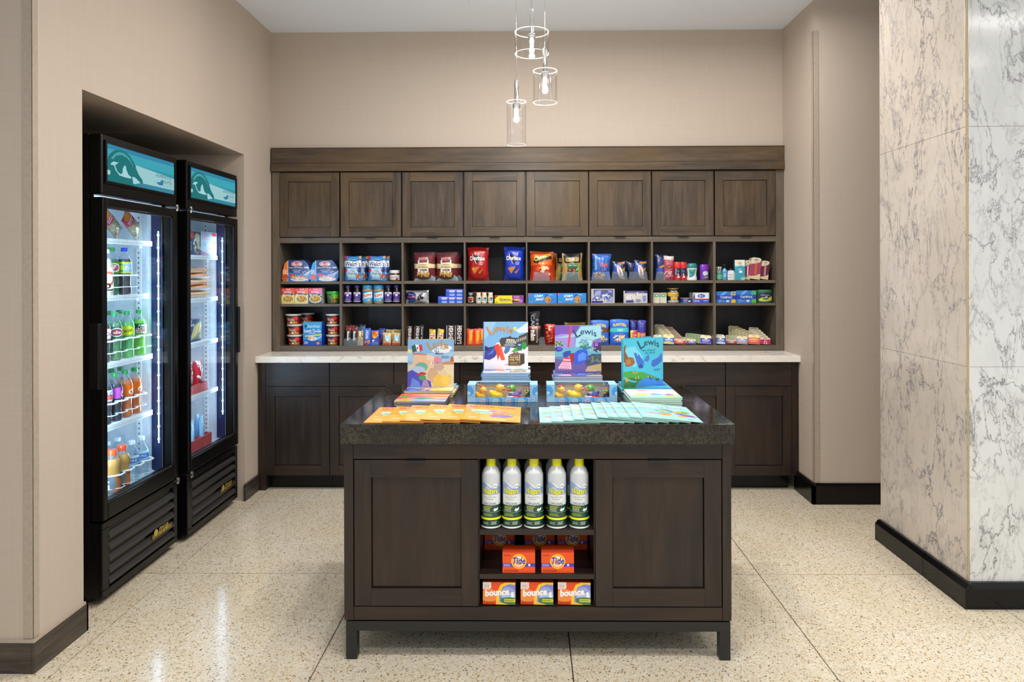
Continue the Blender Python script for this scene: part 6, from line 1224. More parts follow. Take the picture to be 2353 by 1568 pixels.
# ------------------------------------------------------------------ goods in the island niche
NG = [('r', 0, 0, 1, 1, 'dfe3e6'), ('r', 0, 0, 1, .42, '1c4a3c'), ('p', [(0, .76), (0, 1), (1, 1), (1, .72), (.8, .8), (.62, .74), (.4, .84), (.2, .82)], 'c8cdd2'), ('p', [(0, .62), (0, .8), (.2, .84), (.34, .82), (.5, .75), (.64, .73), (.8, .78), (1, .7), (1, .62)], '8fa8d0'), ('p', [(.2, .66), (.4, .78), (.52, .72), (.7, .68), (.6, .64)], 'b4c4e0'), ('e', .69, .775, .075, .045, 'eef0f2'), ('l', .64, .76, .74, .79, 1, '6a7480'),
      ('t', 'Niagara', .24, .605, .76, .735, 'f0ec20', {'b': .05, 'ol': '1c4a30', 'ow': .06}), ('t', 'Spray Starch Plus', .3, .555, .7, .585, '6a746c', {}), ('l', .36, .525, .64, .542, 1, '8a948c'), ('t', 'ORIGINAL', .28, .432, .72, .475, '2a5a48', {}),
      ('l', .26, .36, .56, .41, 2, 'd8dc3a'), ('l', .26, .31, .5, .36, 2, 'c8d4cc'), ('p', [(.6, .33), (.64, .37), (.7, .36), (.78, .38), (.76, .33), (.66, .31)], 'e4ecea'), ('r', 0, .295, 1, .3, 'b8c4bc'), ('l', .26, .22, .62, .28, 3, '9ac04a'), ('r', 0, .155, 1, .195, 'f0ec20'), ('l', .28, .07, .5, .12, 2, 'a8bab0'), ('l', .54, .07, .74, .13, 3, 'c8d4cc'), ('r', 0, 0, 1, .03, 'e8eae8')]
def spray():
    r = .0335; pr = [(r * .96, 0), (r, .003), (r, .19), (r * .96, .2), (r * .82, .212), (r * .58, .222), (r * .56, .224)]
    o = can('spray_starch_can', pr, ['d8dcde'] * 6, NG, (.003, .2))
    m = MB(); m.col = 'e8e410'; m.lathe([(.0175, .222), (.0175, .248), (.0165, .252)], 20).lathe([(.0145, .2521), (.0145, .2535)], 16, cols=['d0cc10']).build('cap', M['gloss'], o, smooth=40); return o
ordn = ('leftmost', 'second from the left', 'middle', 'second from the right', 'rightmost')
for k, px in enumerate((1125, 1176.5, 1227, 1279.5, 1331)):
    p = on(1, 2.640, px + (3.5 if k == 0 else 0), 1150); stock('ngr', spray, 'green and white spray can with a yellow cap, %s in front' % ordn[k], 'spray can', 'spray starch cans in front', (p.x, 2.640, IS1 + .0002), rz=-.06)
for k, px in enumerate((1127, 1176, 1225.4, 1274.5, 1322)):
    p = on(1, 2.745, px + (5 if k == 0 else 0), 1150); stock('ngr', None, 'spray starch can in the back row, behind the %s front can' % ordn[k], 'spray can', 'spray starch cans behind', (p.x, 2.745, IS1 + .0002), rz=.2 * (k - 2))
TIDE = [('r', 0, 0, 1, 1, 'e85014'), ('r', 0, .92, 1, 1, 'b83010'), ('r', 0, .28, 1, .44, '4a3aa8'), ('e', .5, .52, .235, .335, 'f4c020', 28), ('e', .5, .52, .19, .27, 'e86a14', 24), ('e', .5, .52, .17, .24, 'f0e8e0', 24), ('e', .5, .5, .12, .16, 'f0a050', 20), ('t', 'Tide', .31, .4, .7, .7, '2a2a90', {'b': .06, 'it': .2, 'ol': 'f4f0f0', 'ow': .04}), ('l', .04, .76, .3, .84, 2, '8a2008'), ('l', .03, .3, .26, .42, 2, 'c8c0f0'), ('r', .79, .31, .85, .41, 'e8e4f4'), ('l', .05, .05, .5, .16, 3, '8a2008')]
def tide(): return carton('detergent_box', .119, .081, .055, 'd84810', TIDE, 'card', 'c03c10')
YT = IY + .013
for px, lab in ((1192.2, 'orange detergent box with a yellow ring, the left one at the shelf front'), (1281.4, 'orange detergent box with a yellow ring, the right one at the shelf front')):
    p = on(1, YT, px, 1300); stock('tide', tide, lab, 'box', 'detergent boxes', (p.x, YT, IS2 + .0002))
for px, lab in ((1148, 'orange detergent box in the shade at the back left of the shelf'), (1240, 'orange detergent box in the shade at the back middle of the shelf'), (1315, 'orange detergent box in the shade at the back right of the shelf')):
    p = on(1, 2.825, px, 1250); stock('tide', None, lab, 'box', 'detergent boxes', (p.x, 2.825, IS2 + .0002))
BOU = [('r', 0, 0, 1, 1, 'e84c10'), ('e', .2, .4, .26, .3, 'f08a40'), ('p', [(.4, 0), (.42, .5), (.55, .9), (.7, 1), (1, 1), (1, 0)], 'f4c838'), ('p', [(.5, 0), (.52, .5), (.62, .8), (.8, .92), (1, .9), (1, 0)], '7a84c8'), ('p', [(.56, .62), (.7, .8), (.86, .78), (1, .6), (1, .5), (.8, .64)], '9aa8e0'), ('p', [(.56, .0), (.58, .5), (.7, .62), (.9, .5), (1, .5), (1, 0)], 'a8c4ec'), ('p', [(.88, .3), (.86, .56), (.95, .58), (.96, .3)], 'eef2f8'), ('p', [(.55, 0), (.56, .3), (.8, .34), (1, .32), (1, 0)], '4a7a50'), ('p', [(.44, .0), (.45, .16), (.6, .08), (.8, .0)], 'f4c838'), ('r', .66, .12, 1, .26, 'c8cc2a'), ('l', .68, .16, .94, .22, 1, '5a6a1a'), ('p', [(0, .68), (0, 1), (.26, 1), (.26, .74), (.2, .68)], 'e8e2d8'), ('t', 'ODOR', .05, .8, .2, .87, 'd8501c', {'b': .04}), ('t', 'BLOCK', .04, .71, .21, .78, 'd8501c', {'b': .05}), ('t', 'bounce', .07, .34, .82, .66, 'f4f2ee', {'b': .13, 'ol': 'd83a10', 'ow': .06, 'slope': .1}), ('l', .04, .04, .4, .14, 2, '8a2408')]
for k, px in enumerate((1146.8, 1233.8, 1319.4)):
    p = on(1, YT, px, 1365); stock('bounce', lambda: carton('dryer_sheet_box', .119, .081, .06, 'd84410', BOU, 'card', 'c83c10'), ('left', 'middle', 'right')[k] + ' orange dryer sheet box with white lettering on the bottom shelf', 'box', 'dryer sheet boxes', (p.x, YT, IS3 + .0002), rz=-.04)

# ------------------------------------------------------------------ children's books, booklets and boxed toys on the island
IT = .8622
BT = .0088
def book(w, h, t, cover, shapes, edge='e4e2dc', name='storybook', easel=False):
    m = MB(); m.col = cover
    m.box(-w / 2, 0, 0, w / 2, .0018, h).box(-w / 2, t - .0018, 0, w / 2, t, h).box(-w / 2, .0018, 0, -w / 2 + .002, t - .0018, h)
    o = m.build(name, M['gloss'])
    p = MB(); p.col = edge; p.box(-w / 2 + .002, .0019, .003, w / 2 - .003, t - .0019, h - .003); p.build('pages', M['paper'], o)
    if shapes: art(shapes, w, h, 'cover_print', 'gloss', parent=o)
    if easel:                                                      # the back cover swung open to hold the book up
        q = MB(); q.col = cover; q.box(0, 0, 0, w * .94, .002, h); e = q.build('back_cover', M['gloss'], o); e.location = (-w / 2 + .001, t + .0012, 0); e.rotation_euler = (0, 0, easel)
    return o
TTL = lambda txt, x0, y0, x1, y1, col, sh: [('t', txt[0], x0, y0 - .05, x0 + (x1 - x0) * .24, y1, col, {'b': .03, 'rot': .5}), ('t', txt[1:], x0 + (x1 - x0) * .27, y0, x1, y1 - .01, col, {'b': .02, 'arc': .035, 'slope': -.05})]
LUIS = [('r', 0, 0, 1, 1, '7fb4e0'), ('p', [(0, .55), (0, .78), (.3, .7), (1, .74), (1, .5)], '9cc8e8'), ('e', .8, .82, .17, .06, 'e8eef2'), ('e', .72, .76, .2, .05, 'e8eef2'), ('p', [(0, .72), (.1, .72), (.08, .78), (0, .8)], 'e8dc90'),
        ('p', [(.08, .86), (.16, .9), (.2, .76), (.11, .72)], '1c5a50'), ('p', [(.16, .9), (.24, .88), (.26, .74), (.2, .76)], 'f0ecec'), ('p', [(.24, .88), (.3, .9), (.33, .78), (.26, .74)], 'c83048'), ('e', .21, .82, .016, .025, '5a5040'), ('p', [(.11, .72), (.12, .72), (.13, .66), (.12, .66)], '8a7a3a'),
        ('p', [(.1, .5), (.14, .68), (.4, .68), (.42, .58), (.7, .56), (.72, .46), (.1, .46)], 'e0bc98'), ('p', [(.4, .68), (.6, .64), (.6, .56), (.4, .57)], 'e8ccb0'), ('p', [(.56, .46), (.58, .64), (.68, .64), (.74, .58), (.74, .46)], 'd88aa8'), ('r', .5, .46, .56, .54, 'f0e6da'), ('r', .53, .48, .545, .53, '6a5a5a'), ('r', .64, .48, .66, .53, '7a5a7a'), ('p', [(.1, .69), (.14, .72), (.42, .69), (.42, .67)], 'c86a4a'),
        ('p', [(.74, .5), (.8, .53), (.9, .54), (1, .56), (1, .48), (.74, .46)], 'c88a5a'), ('p', [(.92, .54), (.94, .64), (.98, .64), (1, .54)], 'b8603a'), ('r', 0, 0, 1, .47, 'd8c8a8'), ('p', [(.72, .47), (.82, .44), (.94, .45), (.9, .4), (.78, .41)], '7aa85a'), ('p', [(.7, .47), (1, .47), (1, .2), (.86, .3)], 'e0d6b0'),
        ('e', .3, .42, .14, .1, '6ab09a', 20), ('e', .22, .36, .16, .08, 'b0c4e0', 20), ('p', [(0, .04), (0, .32), (.1, .36), (.24, .28), (.34, .2), (.5, .12), (.52, 0), (0, 0)], '4a4ab8'), ('p', [(.06, .0), (.1, .2), (.24, .12), (.3, 0)], '6a86d0'), ('p', [(.3, 0), (.34, .14), (.42, .16), (.48, 0)], 'b088b0'),
        ('p', [(.42, .2), (.44, .32), (.5, .4), (.62, .4), (.66, .3), (.64, .12), (.54, .08)], 'c8a888'), ('p', [(.18, .26), (.3, .32), (.4, .3), (.4, .26), (.22, .245)], 'c02a34'), ('p', [(.54, .02), (.56, .2), (.66, .28), (.82, .2), (.92, .26), (.94, .1), (.86, .02)], 'e0bc50'), ('e', .82, .16, .1, .1, 'e8c860'), ('p', [(.56, .42), (.6, .5), (.74, .5), (.8, .42), (.72, .34), (.6, .36)], 'c0a898'), ('e', .32, .2, .08, .06, '4a9a5a'),
        ] + TTL('Luis', .44, .84, .88, .97, '8a5a20', 0) + TTL('Luis', .445, .845, .885, .975, 'c89a50', 0) + [('t', 'el Pato', .63, .785, .82, .83, '8a8a70', {'arc': .01}), ('t', 'Va a', .58, .735, .68, .785, '1c3a7a', {'it': .3, 'b': .03}), ('t', 'México', .6, .68, .78, .735, '1c3a7a', {'it': .3, 'b': .03}), ('l', .73, .6, .93, .66, 3, '4a6a9a')]
LEW1 = [('r', 0, 0, 1, 1, 'e8e8ec'), ('p', [(0, .36), (0, 1), (1, 1), (1, .62), (.7, .6), (.3, .56), (.16, .36)], '7fb8e8'), ('p', [(0, .6), (0, 1), (.3, 1), (.1, .7)], '9accf0'), ('p', [(.72, .82), (.86, .9), (1, 1), (1, .78), (.8, .76)], 'dde8f0'), ('e', .71, .86, .036, .036, 'e8e83a'), ('p', [(.36, .6), (.4, .66), (.56, .68), (.6, .71), (.64, .67), (.78, .66), (.8, .7), (1, .78), (1, .48), (.8, .44), (.4, .48)], '4a423e'), ('p', [(.5, .56), (.52, .64), (.7, .63), (.74, .54)], 'd8d4d0')] + [('r', .52 + .04 * k, .55, .535 + .04 * k, .62, '5a5450') for k in range(5)] + [('r', .74 + .04 * k, .57 + .012 * k, .76 + .04 * k, .63 + .014 * k, 'c8c0b4') for k in range(6)] + [
        ('p', [(.44, .5), (.56, .58), (.66, .54), (.74, .5), (.6, .46)], '8a9a98'), ('p', [(.62, .36), (.72, .46), (.8, .48), (.88, .42), (.76, .38)], '4ab04a'), ('e', .91, .5, .06, .08, '2f9a3c'), ('r', .76, .4, .86, .56, '2a5a70'), ('r', .78, .5, .84, .53, 'a8d0d8'), ('r', .77, .41, .85, .46, '2a7a4a'),
        ('p', [(.02, .22), (.03, .36), (.14, .46), (.28, .5), (.34, .4), (.26, .26), (.14, .2)], '3a3f9a'), ('p', [(.03, .38), (.04, .5), (.12, .46), (.2, .48), (.1, .4)], '24285a'), ('p', [(.08, .3), (.2, .4), (.26, .46), (.22, .34)], '4a78c8'), ('p', [(.46, .36), (.5, .48), (.62, .5), (.58, .38), (.5, .32)], '4a78b8'),
        ('p', [(.24, .5), (.34, .54), (.4, .44), (.48, .22), (.4, .2), (.36, .3), (.33, .18), (.3, .32)], 'e0452c'), ('p', [(.34, .5), (.4, .5), (.46, .3), (.49, .2), (.41, .19)], 'e85a3a'), ('p', [(.45, .09), (.58, .13), (.58, .1)], '9a90b8'),
        ('p', [(.56, .08), (.56, .28), (.6, .31), (.8, .31), (.82, .08)], '6a5038'), ('p', [(.82, .08), (.82, .31), (.92, .31), (.92, .13)], '4a382a'), ('p', [(.58, .31), (.68, .345), (.92, .335), (.92, .31)], '7a5c42'), ('r', .68, .335, .7, .36, '3a2a20'), ('r', .76, .335, .78, .36, '3a2a20'), ('r', .68, .355, .78, .365, '3a2a20'), ('r', .565, .295, .815, .3, 'd8c8b0'), ('t', 'And His', .59, .235, .79, .28, 'f0dc9a', {'b': .03, 'it': .2}), ('t', 'Long Trip', .58, .18, .8, .23, 'f0dc9a', {'b': .03, 'it': .2}), ('l', .6, .11, .78, .16, 2, 'b89a68'), ('r', 0, 0, .02, 1, '4a86c0'),
        ] + TTL('Lewis', .1, .79, .66, .93, '8a4a18', 0) + TTL('Lewis', .105, .795, .665, .935, 'd89a58', 0) + [('t', 'The Duck', .36, .745, .62, .785, 'c8b8a0', {'arc': .015})]
LEW2 = [('r', 0, 0, 1, 1, '6a86a8'), ('p', [(0, .78), (0, 1), (.54, 1), (.46, .86), (.3, .82), (.14, .82)], '7a50b8'), ('p', [(0, .5), (0, .78), (.14, .82), (.3, .82), (.42, .84), (.44, .5)], 'a890d8'), ('p', [(0, .74), (.2, .78), (.44, .82), (.44, .76), (.2, .74)], 'a8c8e8')] + [('p', [(.05 + .05 * k, .8), (.055 + .05 * k, .8), (.08 + .05 * k, 1), (.075 + .05 * k, 1)], '9a78d0') for k in range(7)] + [
        ('p', [(.44, .54), (.46, .84), (.56, .98), (1, 1), (1, .74), (.86, .7), (.8, .56)], 'a4d8e8'), ('p', [(.27, .54), (.33, 1), (.37, 1), (.31, .54)], 'e0404c'), ('r', 0, .34, 1, .54, '6ab0c8'), ('p', [(.78, .54), (.82, .68), (1, .72), (1, .54)], '8a6ab8'), ('r', .84, .46, 1, .64, '3a2a5a'), ('r', .86, .56, .93, .63, 'a86ad0'), ('b', .86, .48, .12, .05, 16, ['d8d0e0', 'e0c860', '6a4a8a', '2a2040'], 3, .2), ('b', .08, .6, .09, .07, 22, ['4a8a4a', '7ac85a', '2a6a3a', 'b0d86a'], 4, .24), ('e', .08, .5, .09, .05, '3a34a0'), ('e', .1, .51, .05, .03, '6a5ad8'), ('b', .68, .56, .14, .04, 14, ['2a7a5a', '4aa86a'], 6, .3),
        ('p', [(0, .12), (0, .3), (.3, .26), (.6, .3), (1, .36), (1, .0), (0, 0)], '6a5a9a'), ('p', [(.6, .3), (.8, .4), (1, .4), (1, .06), (.7, .1)], '4a4a6a'), ('b', .84, .28, .14, .1, 22, ['4a6a4a', '6a9a5a', '3a3a5a', '7a6a8a'], 5, .2), ('p', [(.66, .05), (.7, .14), (.9, .18), (1, .2), (1, .04)], 'c8a878'),
        ('p', [(.42, .2), (.4, .4), (.5, .48), (.62, .5), (.7, .46), (.72, .3), (.62, .22), (.52, .18)], '3458d0'), ('p', [(.5, .24), (.5, .38), (.6, .44), (.68, .4), (.66, .28)], '5a90e8'), ('p', [(.18, .34), (.17, .42), (.24, .46), (.34, .47), (.34, .38), (.24, .33)], '2c4aa8'), ('p', [(.31, .24), (.32, .4), (.4, .43), (.42, .3), (.38, .21)], 'a02830'), ('p', [(.62, .46), (.64, .58), (.7, .5)], '3a62d0'),
        ('p', [(.06, .1), (.16, .24), (.2, .32), (.32, .34), (.34, .24), (.36, .08)], 'f0c0d0'), ('p', [(.15, .235), (.17, .26), (.34, .25), (.34, .225)], 'e0505a'), ('p', [(.19, .3), (.21, .33), (.32, .33), (.32, .29)], 'd82a34')] + [('p', [(.08 + .055 * k, .07), (.105 + .055 * k, .07), (.19 + .026 * k, .22), (.18 + .026 * k, .22)], 'e890a8') for k in range(5)] + [('l', .66, .03, .94, .08, 2, 'e8c8b0'),
        ] + TTL('Lewis', .42, .8, .9, .93, '2a4a70', 0) + [('t', 'The Duck', .6, .725, .86, .77, 'c8c0a8', {'arc': .01, 'slope': -.06}), ('t', 'Saves', .56, .67, .7, .71, '2a4a70', {'it': .3}), ('t', 'the Day', .52, .61, .72, .665, '2a4a70', {'it': .3})]
LEW3 = [('r', 0, 0, 1, 1, '4ac0dc'), ('p', [(0, .5), (0, .8), (.3, .84), (.5, .6), (.3, .4)], '7ad4e8'), ('p', [(0, 0), (0, .32), (.2, .33), (.5, .29), (.84, .16), (.86, .08), (.6, .14), (.5, .1), (.4, .06), (.3, 0)], '4aa83a'), ('p', [(0, .16), (.12, .2), (.34, .18), (.5, .14), (.42, .12), (.3, .0), (0, 0)], '2f7a3a'), ('p', [(0, .22), (.1, .2), (.2, .14), (.36, .1), (.44, .12), (.3, .08), (.16, .12), (0, .18)], '5ab8d0'), ('p', [(.3, 0), (.44, .12), (.52, .17), (.72, .17), (.84, .1), (1, .12), (1, 0)], '3f8ae0'), ('p', [(.64, .18), (.72, .2), (.72, .12), (.66, .14)], '2a5a5a'), ('p', [(.8, .14), (.9, .14), (.9, .1), (.84, .08)], '24603a'), ('b', .3, .3, .06, .03, 9, ['d88a4a', 'f0c080', 'b86a30'], 2, .3), ('b', .66, .19, .05, .03, 8, ['c8b0a0', 'e0d8d0', '8a6a5a'], 2, .3), ('e', .32, .18, .03, .025, 'c88a5a'), ('e', .1, .15, .04, .04, 'c8a050'), ('p', [(.375, .16), (.38, .23), (.39, .16)], 'e8f0f4'),
        ('p', [(.02, .5), (.02, .8), (.06, .88), (.08, .86), (.06, .74), (.13, .62), (.14, .54)], '8a5a34'), ('p', [(.06, .44), (.06, .56), (.16, .62), (.26, .6), (.3, .5), (.24, .44), (.12, .42)], '9a6438'), ('e', .14, .52, .06, .06, 'b87a44'),
        ('p', [(.27, .7), (.34, .5), (.4, .37), (.5, .38), (.52, .5), (.46, .58), (.38, .68), (.36, .62), (.33, .7)], '3f6fc8'), ('p', [(.52, .52), (.56, .6), (.64, .66), (.66, .56), (.62, .5)], '4a7ac8'), ('p', [(.7, .42), (.72, .52), (.88, .58), (.97, .68), (.97, .5), (.86, .42), (.76, .38)], '3f6fc8'), ('p', [(.38, .4), (.42, .46), (.48, .44), (.5, .4), (.44, .37)], '2c4ca0'),
        ] + TTL('Lewis', .38, .83, .9, .97, '1c4a5c', 0) + [('t', 'The Duck', .6, .785, .86, .825, 'a8c88a', {'slope': -.03}), ('t', 'Flies Around', .46, .72, .8, .765, '1c5a78', {'it': .3}), ('t', 'the World', .55, .665, .8, .71, '1c5a78', {'it': .3}), ('l', .76, .3, .95, .35, 3, '2a7a98'), ('r', 0, 0, .012, 1, '3aa8c4')]
FLATA = [('r', 0, 0, 1, 1, 'c8a89a'), ('p', [(0, .3), (0, 1), (1, 1), (1, .56), (.5, .62), (.3, .5)], 'd85a38'), ('p', [(.2, .8), (.5, .9), (1, .84), (1, .7), (.6, .74)], 'f0b098'), ('p', [(.24, .4), (.5, .54), (.7, .48), (.8, .36), (.5, .3)], '4a9a78'), ('p', [(0, .1), (.2, .34), (.5, .2), (.4, 0), (0, 0)], 'c8a850'), ('p', [(.3, 0), (.4, .22), (.8, .18), (1, .26), (1, 0)], '88a4dc'), ('p', [(.7, .3), (1, .46), (1, .2)], '8a7ac0'), ('e', .12, .6, .1, .12, '6aa84a')]
FLATB = [('r', 0, 0, 1, 1, 'd8dce0'), ('p', [(0, .5), (0, 1), (1, 1), (1, .7), (.6, .8), (.3, .6)], 'dce8f0'), ('p', [(0, .0), (0, .3), (.4, .24), (1, .3), (1, 0)], 'a8dcc0'), ('p', [(.1, .36), (.3, .6), (.5, .5), (.46, .3), (.2, .26)], 'e0c878'), ('p', [(.44, .3), (.5, .52), (.62, .44), (.7, .3)], '7aa0d8'), ('p', [(.68, .32), (.8, .46), (.9, .34), (.84, .22)], '9a80c0'), ('e', .82, .2, .1, .08, 'e8c860'), ('p', [(.2, .8), (.3, .9), (.5, .86), (.4, .78)], 'd87a5a'), ('l', .4, .66, .8, .72, 1, '8ab8c0')]
def stack(n, cx, y0, z0, key, cover, shapes, w, dpt, label, group, jit=.004, rz=0.0, edge='e4e2dc'):
    for k in range(n):
        which = 'top' if k == n - 1 else 'bottom' if k == 0 else '%s from the bottom' % ('second', 'third', 'fourth', 'fifth', 'sixth', 'seventh', 'eighth', 'ninth', 'tenth', 'eleventh', 'twelfth')[k - 1]
        stock(key, lambda: book(w, dpt, BT, cover, shapes, edge), label % which, 'book', group, (cx + jit * math.sin(k * 2.4), y0 + .3 * jit * math.sin(k * 1.7), z0 + (k + 1) * (BT + .0001)), rx=-PI / 2, rz=rz)
    return z0 + n * (BT + .0001)
def stand(px0, px1, y, z, h, cover, shapes, label, rz=0.0, w=None, X=None, rx=-.05, t=.009):
    a, b = on(1, y, px0, 850), on(1, y, px1, 850); w = w or b.x - a.x
    return finish(book(w, h, t, cover, shapes, easel=.28), label, 'book', 'standing picture books', ((a.x + b.x) / 2 if X is None else X, y, z + .0002), rx=rx, rz=rz)
a, b = on(1, 2.918, 904, 923), on(1, 2.918, 1023.4, 923)
stack(2, (a.x + b.x) / 2, 2.918, IT, 'flata', '3a4a6a', FLATA, .212, .19, 'flat red and green picture book in front of the sky blue book, %s of two', 'flat books in the front left stack', 0)
a, b = on(1, 3.125, 927, 899), on(1, 3.125, 1041, 899)
zt1 = stack(3, (a.x + b.x) / 2 + .004, 3.125, IT, 'flatl', 'd8c88a', LUIS, .212, .212, 'flat picture book under the standing sky blue one, %s of three', 'flat books under the sky blue book', .005)
stand(936.3, 1042.5, 3.222, zt1, .2145, 'd8c88a', LUIS, 'standing sky blue picture book with a green, white and red flag on its cover')
a, b = on(1, 3.12, 1106, 853), on(1, 3.12, 1217.5, 853)
zt2 = stack(12, (a.x + b.x) / 2, 3.122, IT, 'flat1', '4a8fc4', LEW1, .211, .211, 'flat blue-spined book under the snow picture book, %s of twelve', 'flat books under the snow picture book', .003, edge='eef0f0')
stand(1110.3, 1213.5, 3.215, zt2, .2145, '5a94cc', LEW1, 'standing picture book with snow, a red scarf and a brown suitcase on its cover')
a, b = on(1, 3.12, 1273.5, 866), on(1, 3.12, 1384, 866)
zt3 = stack(10, (a.x + b.x) / 2, 3.122, IT, 'flat2', '8a94a8', LEW2, .211, .211, 'flat grey-purple book under the purple picture book, %s of ten', 'flat books under the purple picture book', .005, edge='c8c4d0')
stand(1275.3, 1382, 3.226, zt3, .2145, 'a8b8c8', LEW2, 'standing purple picture book with rain and a red pole on its cover')
a, b = on(1, 2.905, 1449, 916), on(1, 2.905, 1568, 916)
stack(4, (a.x + b.x) / 2, 2.906, IT, 'flatb', 'a8d0bc', FLATB, .212, .205, 'flat pale green book in front of the turquoise book, %s of four', 'flat books in the front right stack', .0015)
a, b = on(1, 3.13, 1432, 895), on(1, 3.13, 1540, 895)
zt4 = stack(4, (a.x + b.x) / 2 + .002, 3.13, IT, 'flat3', '5ab8d0', LEW3, .211, .205, 'flat picture book under the standing turquoise one, %s of four', 'flat books under the turquoise book', .006)
p = on(1, 3.15, 1431, 890)
stand(0, 1, 3.15 + .106 * math.sin(.42), zt4, .2145, '3ab4d0', LEW3, 'standing turquoise picture book with a green hill on its cover, at the right', rz=.42, w=.212, X=p.x + .106 * math.cos(.42), rx=0)
# fanned booklets
QK = [('r', 0, 0, 1, 1, 'f0a040'), ('r', 0, .0, 1, .4, 'f4ac4c'), ('t', 'QUACK-tacular', .08, .8, .92, .93, 'a82a34', {'b': .06, 'ol': 'f8e8d8', 'ow': .03, 'slope': -.0}), ('l', .2, .94, .6, .98, 1, 'c87a50'), ('p', [(.12, .62), (.2, .46), (.36, .42), (.5, .46), (.56, .62), (.34, .66)], 'a8dcc8'), ('e', .34, .63, .22, .04, 'd8f0e4'), ('l', .2, .48, .48, .58, 3, '5a9a88'), ('b', .24, .36, .16, .06, 8, ['f4c050', 'e8b040', 'f8d070'], 3, .4), ('p', [(.4, .56), (.5, .7), (.66, .66), (.8, .6), (.7, .5)], 'b08ab0'), ('e', .68, .52, .18, .07, 'c8905a'), ('p', [(.46, .3), (.56, .4), (.78, .38), (.9, .3), (.7, .2), (.52, .22)], '8a6aa8'), ('e', .84, .46, .08, .06, '9aa070'), ('p', [(.5, .44), (.7, .46), (.72, .4), (.54, .39)], 'e07a40'), ('r', .12, .16, .26, .19, 'f4e8d8'), ('l', .78, .06, .94, .09, 1, '8a5a28')]
AQ = [('r', 0, 0, 1, 1, 'a8dcd4'), ('p', [(0, .6), (0, 1), (.6, 1), (.4, .7)], 'b8e4e0'), ('p', [(.06, .9), (.24, .84), (.22, .82), (.06, .88)], '3a7a80'), ('t', 'AROUND', .3, .86, .66, .94, '2a5a60', {'slope': -.0}), ('t', 'the World', .4, .74, .86, .83, '2a5a60', {'it': .2}), ('e', .16, .62, .12, .05, 'a8c070'), ('e', .2, .54, .16, .07, '9ac8e4'), ('e', .46, .5, .16, .14, '7ab8d0', 20), ('b', .46, .5, .12, .1, 14, ['8ac070', 'c8b060', 'a8d0a0'], 4, .3), ('p', [(.4, .7), (.56, .66), (.7, .5), (.66, .46), (.5, .62)], '7a6aa8'), ('e', .8, .52, .12, .08, '7ab04a'), ('e', .7, .5, .08, .05, 'e8a040'), ('p', [(.62, .4), (.7, .44), (.94, .36), (.98, .24), (.8, .26)], '8a62b0'), ('e', .4, .3, .16, .06, 'e09a50'), ('p', [(.06, .34), (.24, .4), (.4, .3), (.3, .26)], 'd8a090'), ('e', .72, .24, .08, .05, 'e8b04a'), ('r', .1, .14, .24, .18, 'f0f4f0'), ('l', .78, .08, .9, .12, 1, '3a6a70')]
def booklet(cover, shapes): return book(.2195, .285, .0026, cover, shapes, 'f0eee8', 'activity_booklet')
def fan(xs, key, cover, shapes, label, group, first, t=.0042):
    s = (xs[-1] - xs[0]) / (len(xs) - 1); kmax = .2195 / s
    for i, x in enumerate(xs):
        raise_ = min(i, kmax) * t; an = math.atan(raise_ / .2195)
        which = first[0] if i == 0 else first[2] if i == len(xs) - 1 else ('second', 'third', 'fourth', 'fifth', 'sixth', 'seventh', 'eighth', 'ninth')[i - 1] + first[1]
        stock(key, lambda: booklet(cover, shapes), label % which, 'booklet', group, (x + .10975, 2.590 + .0012 * math.sin(i * 2.1), IT + .0032 + raise_ / 2), rx=-PI / 2, ry=an)
fan([-.6045, -.536, -.473, -.399, -.326, -.2535], 'qk', 'f0a040', QK, 'orange activity booklet in the left fan, %s', 'fanned orange booklets', ('leftmost', ' from the left', 'topmost with its whole cover showing'))
fan([.037, .080, .123, .160, .199, .246, .285, .322, .364, .409], 'aq', 'a8dcd4', AQ, 'pale aqua booklet in the right fan, %s', 'fanned aqua booklets', ('leftmost', ' from the left', 'topmost with its whole cover showing'), .0041)
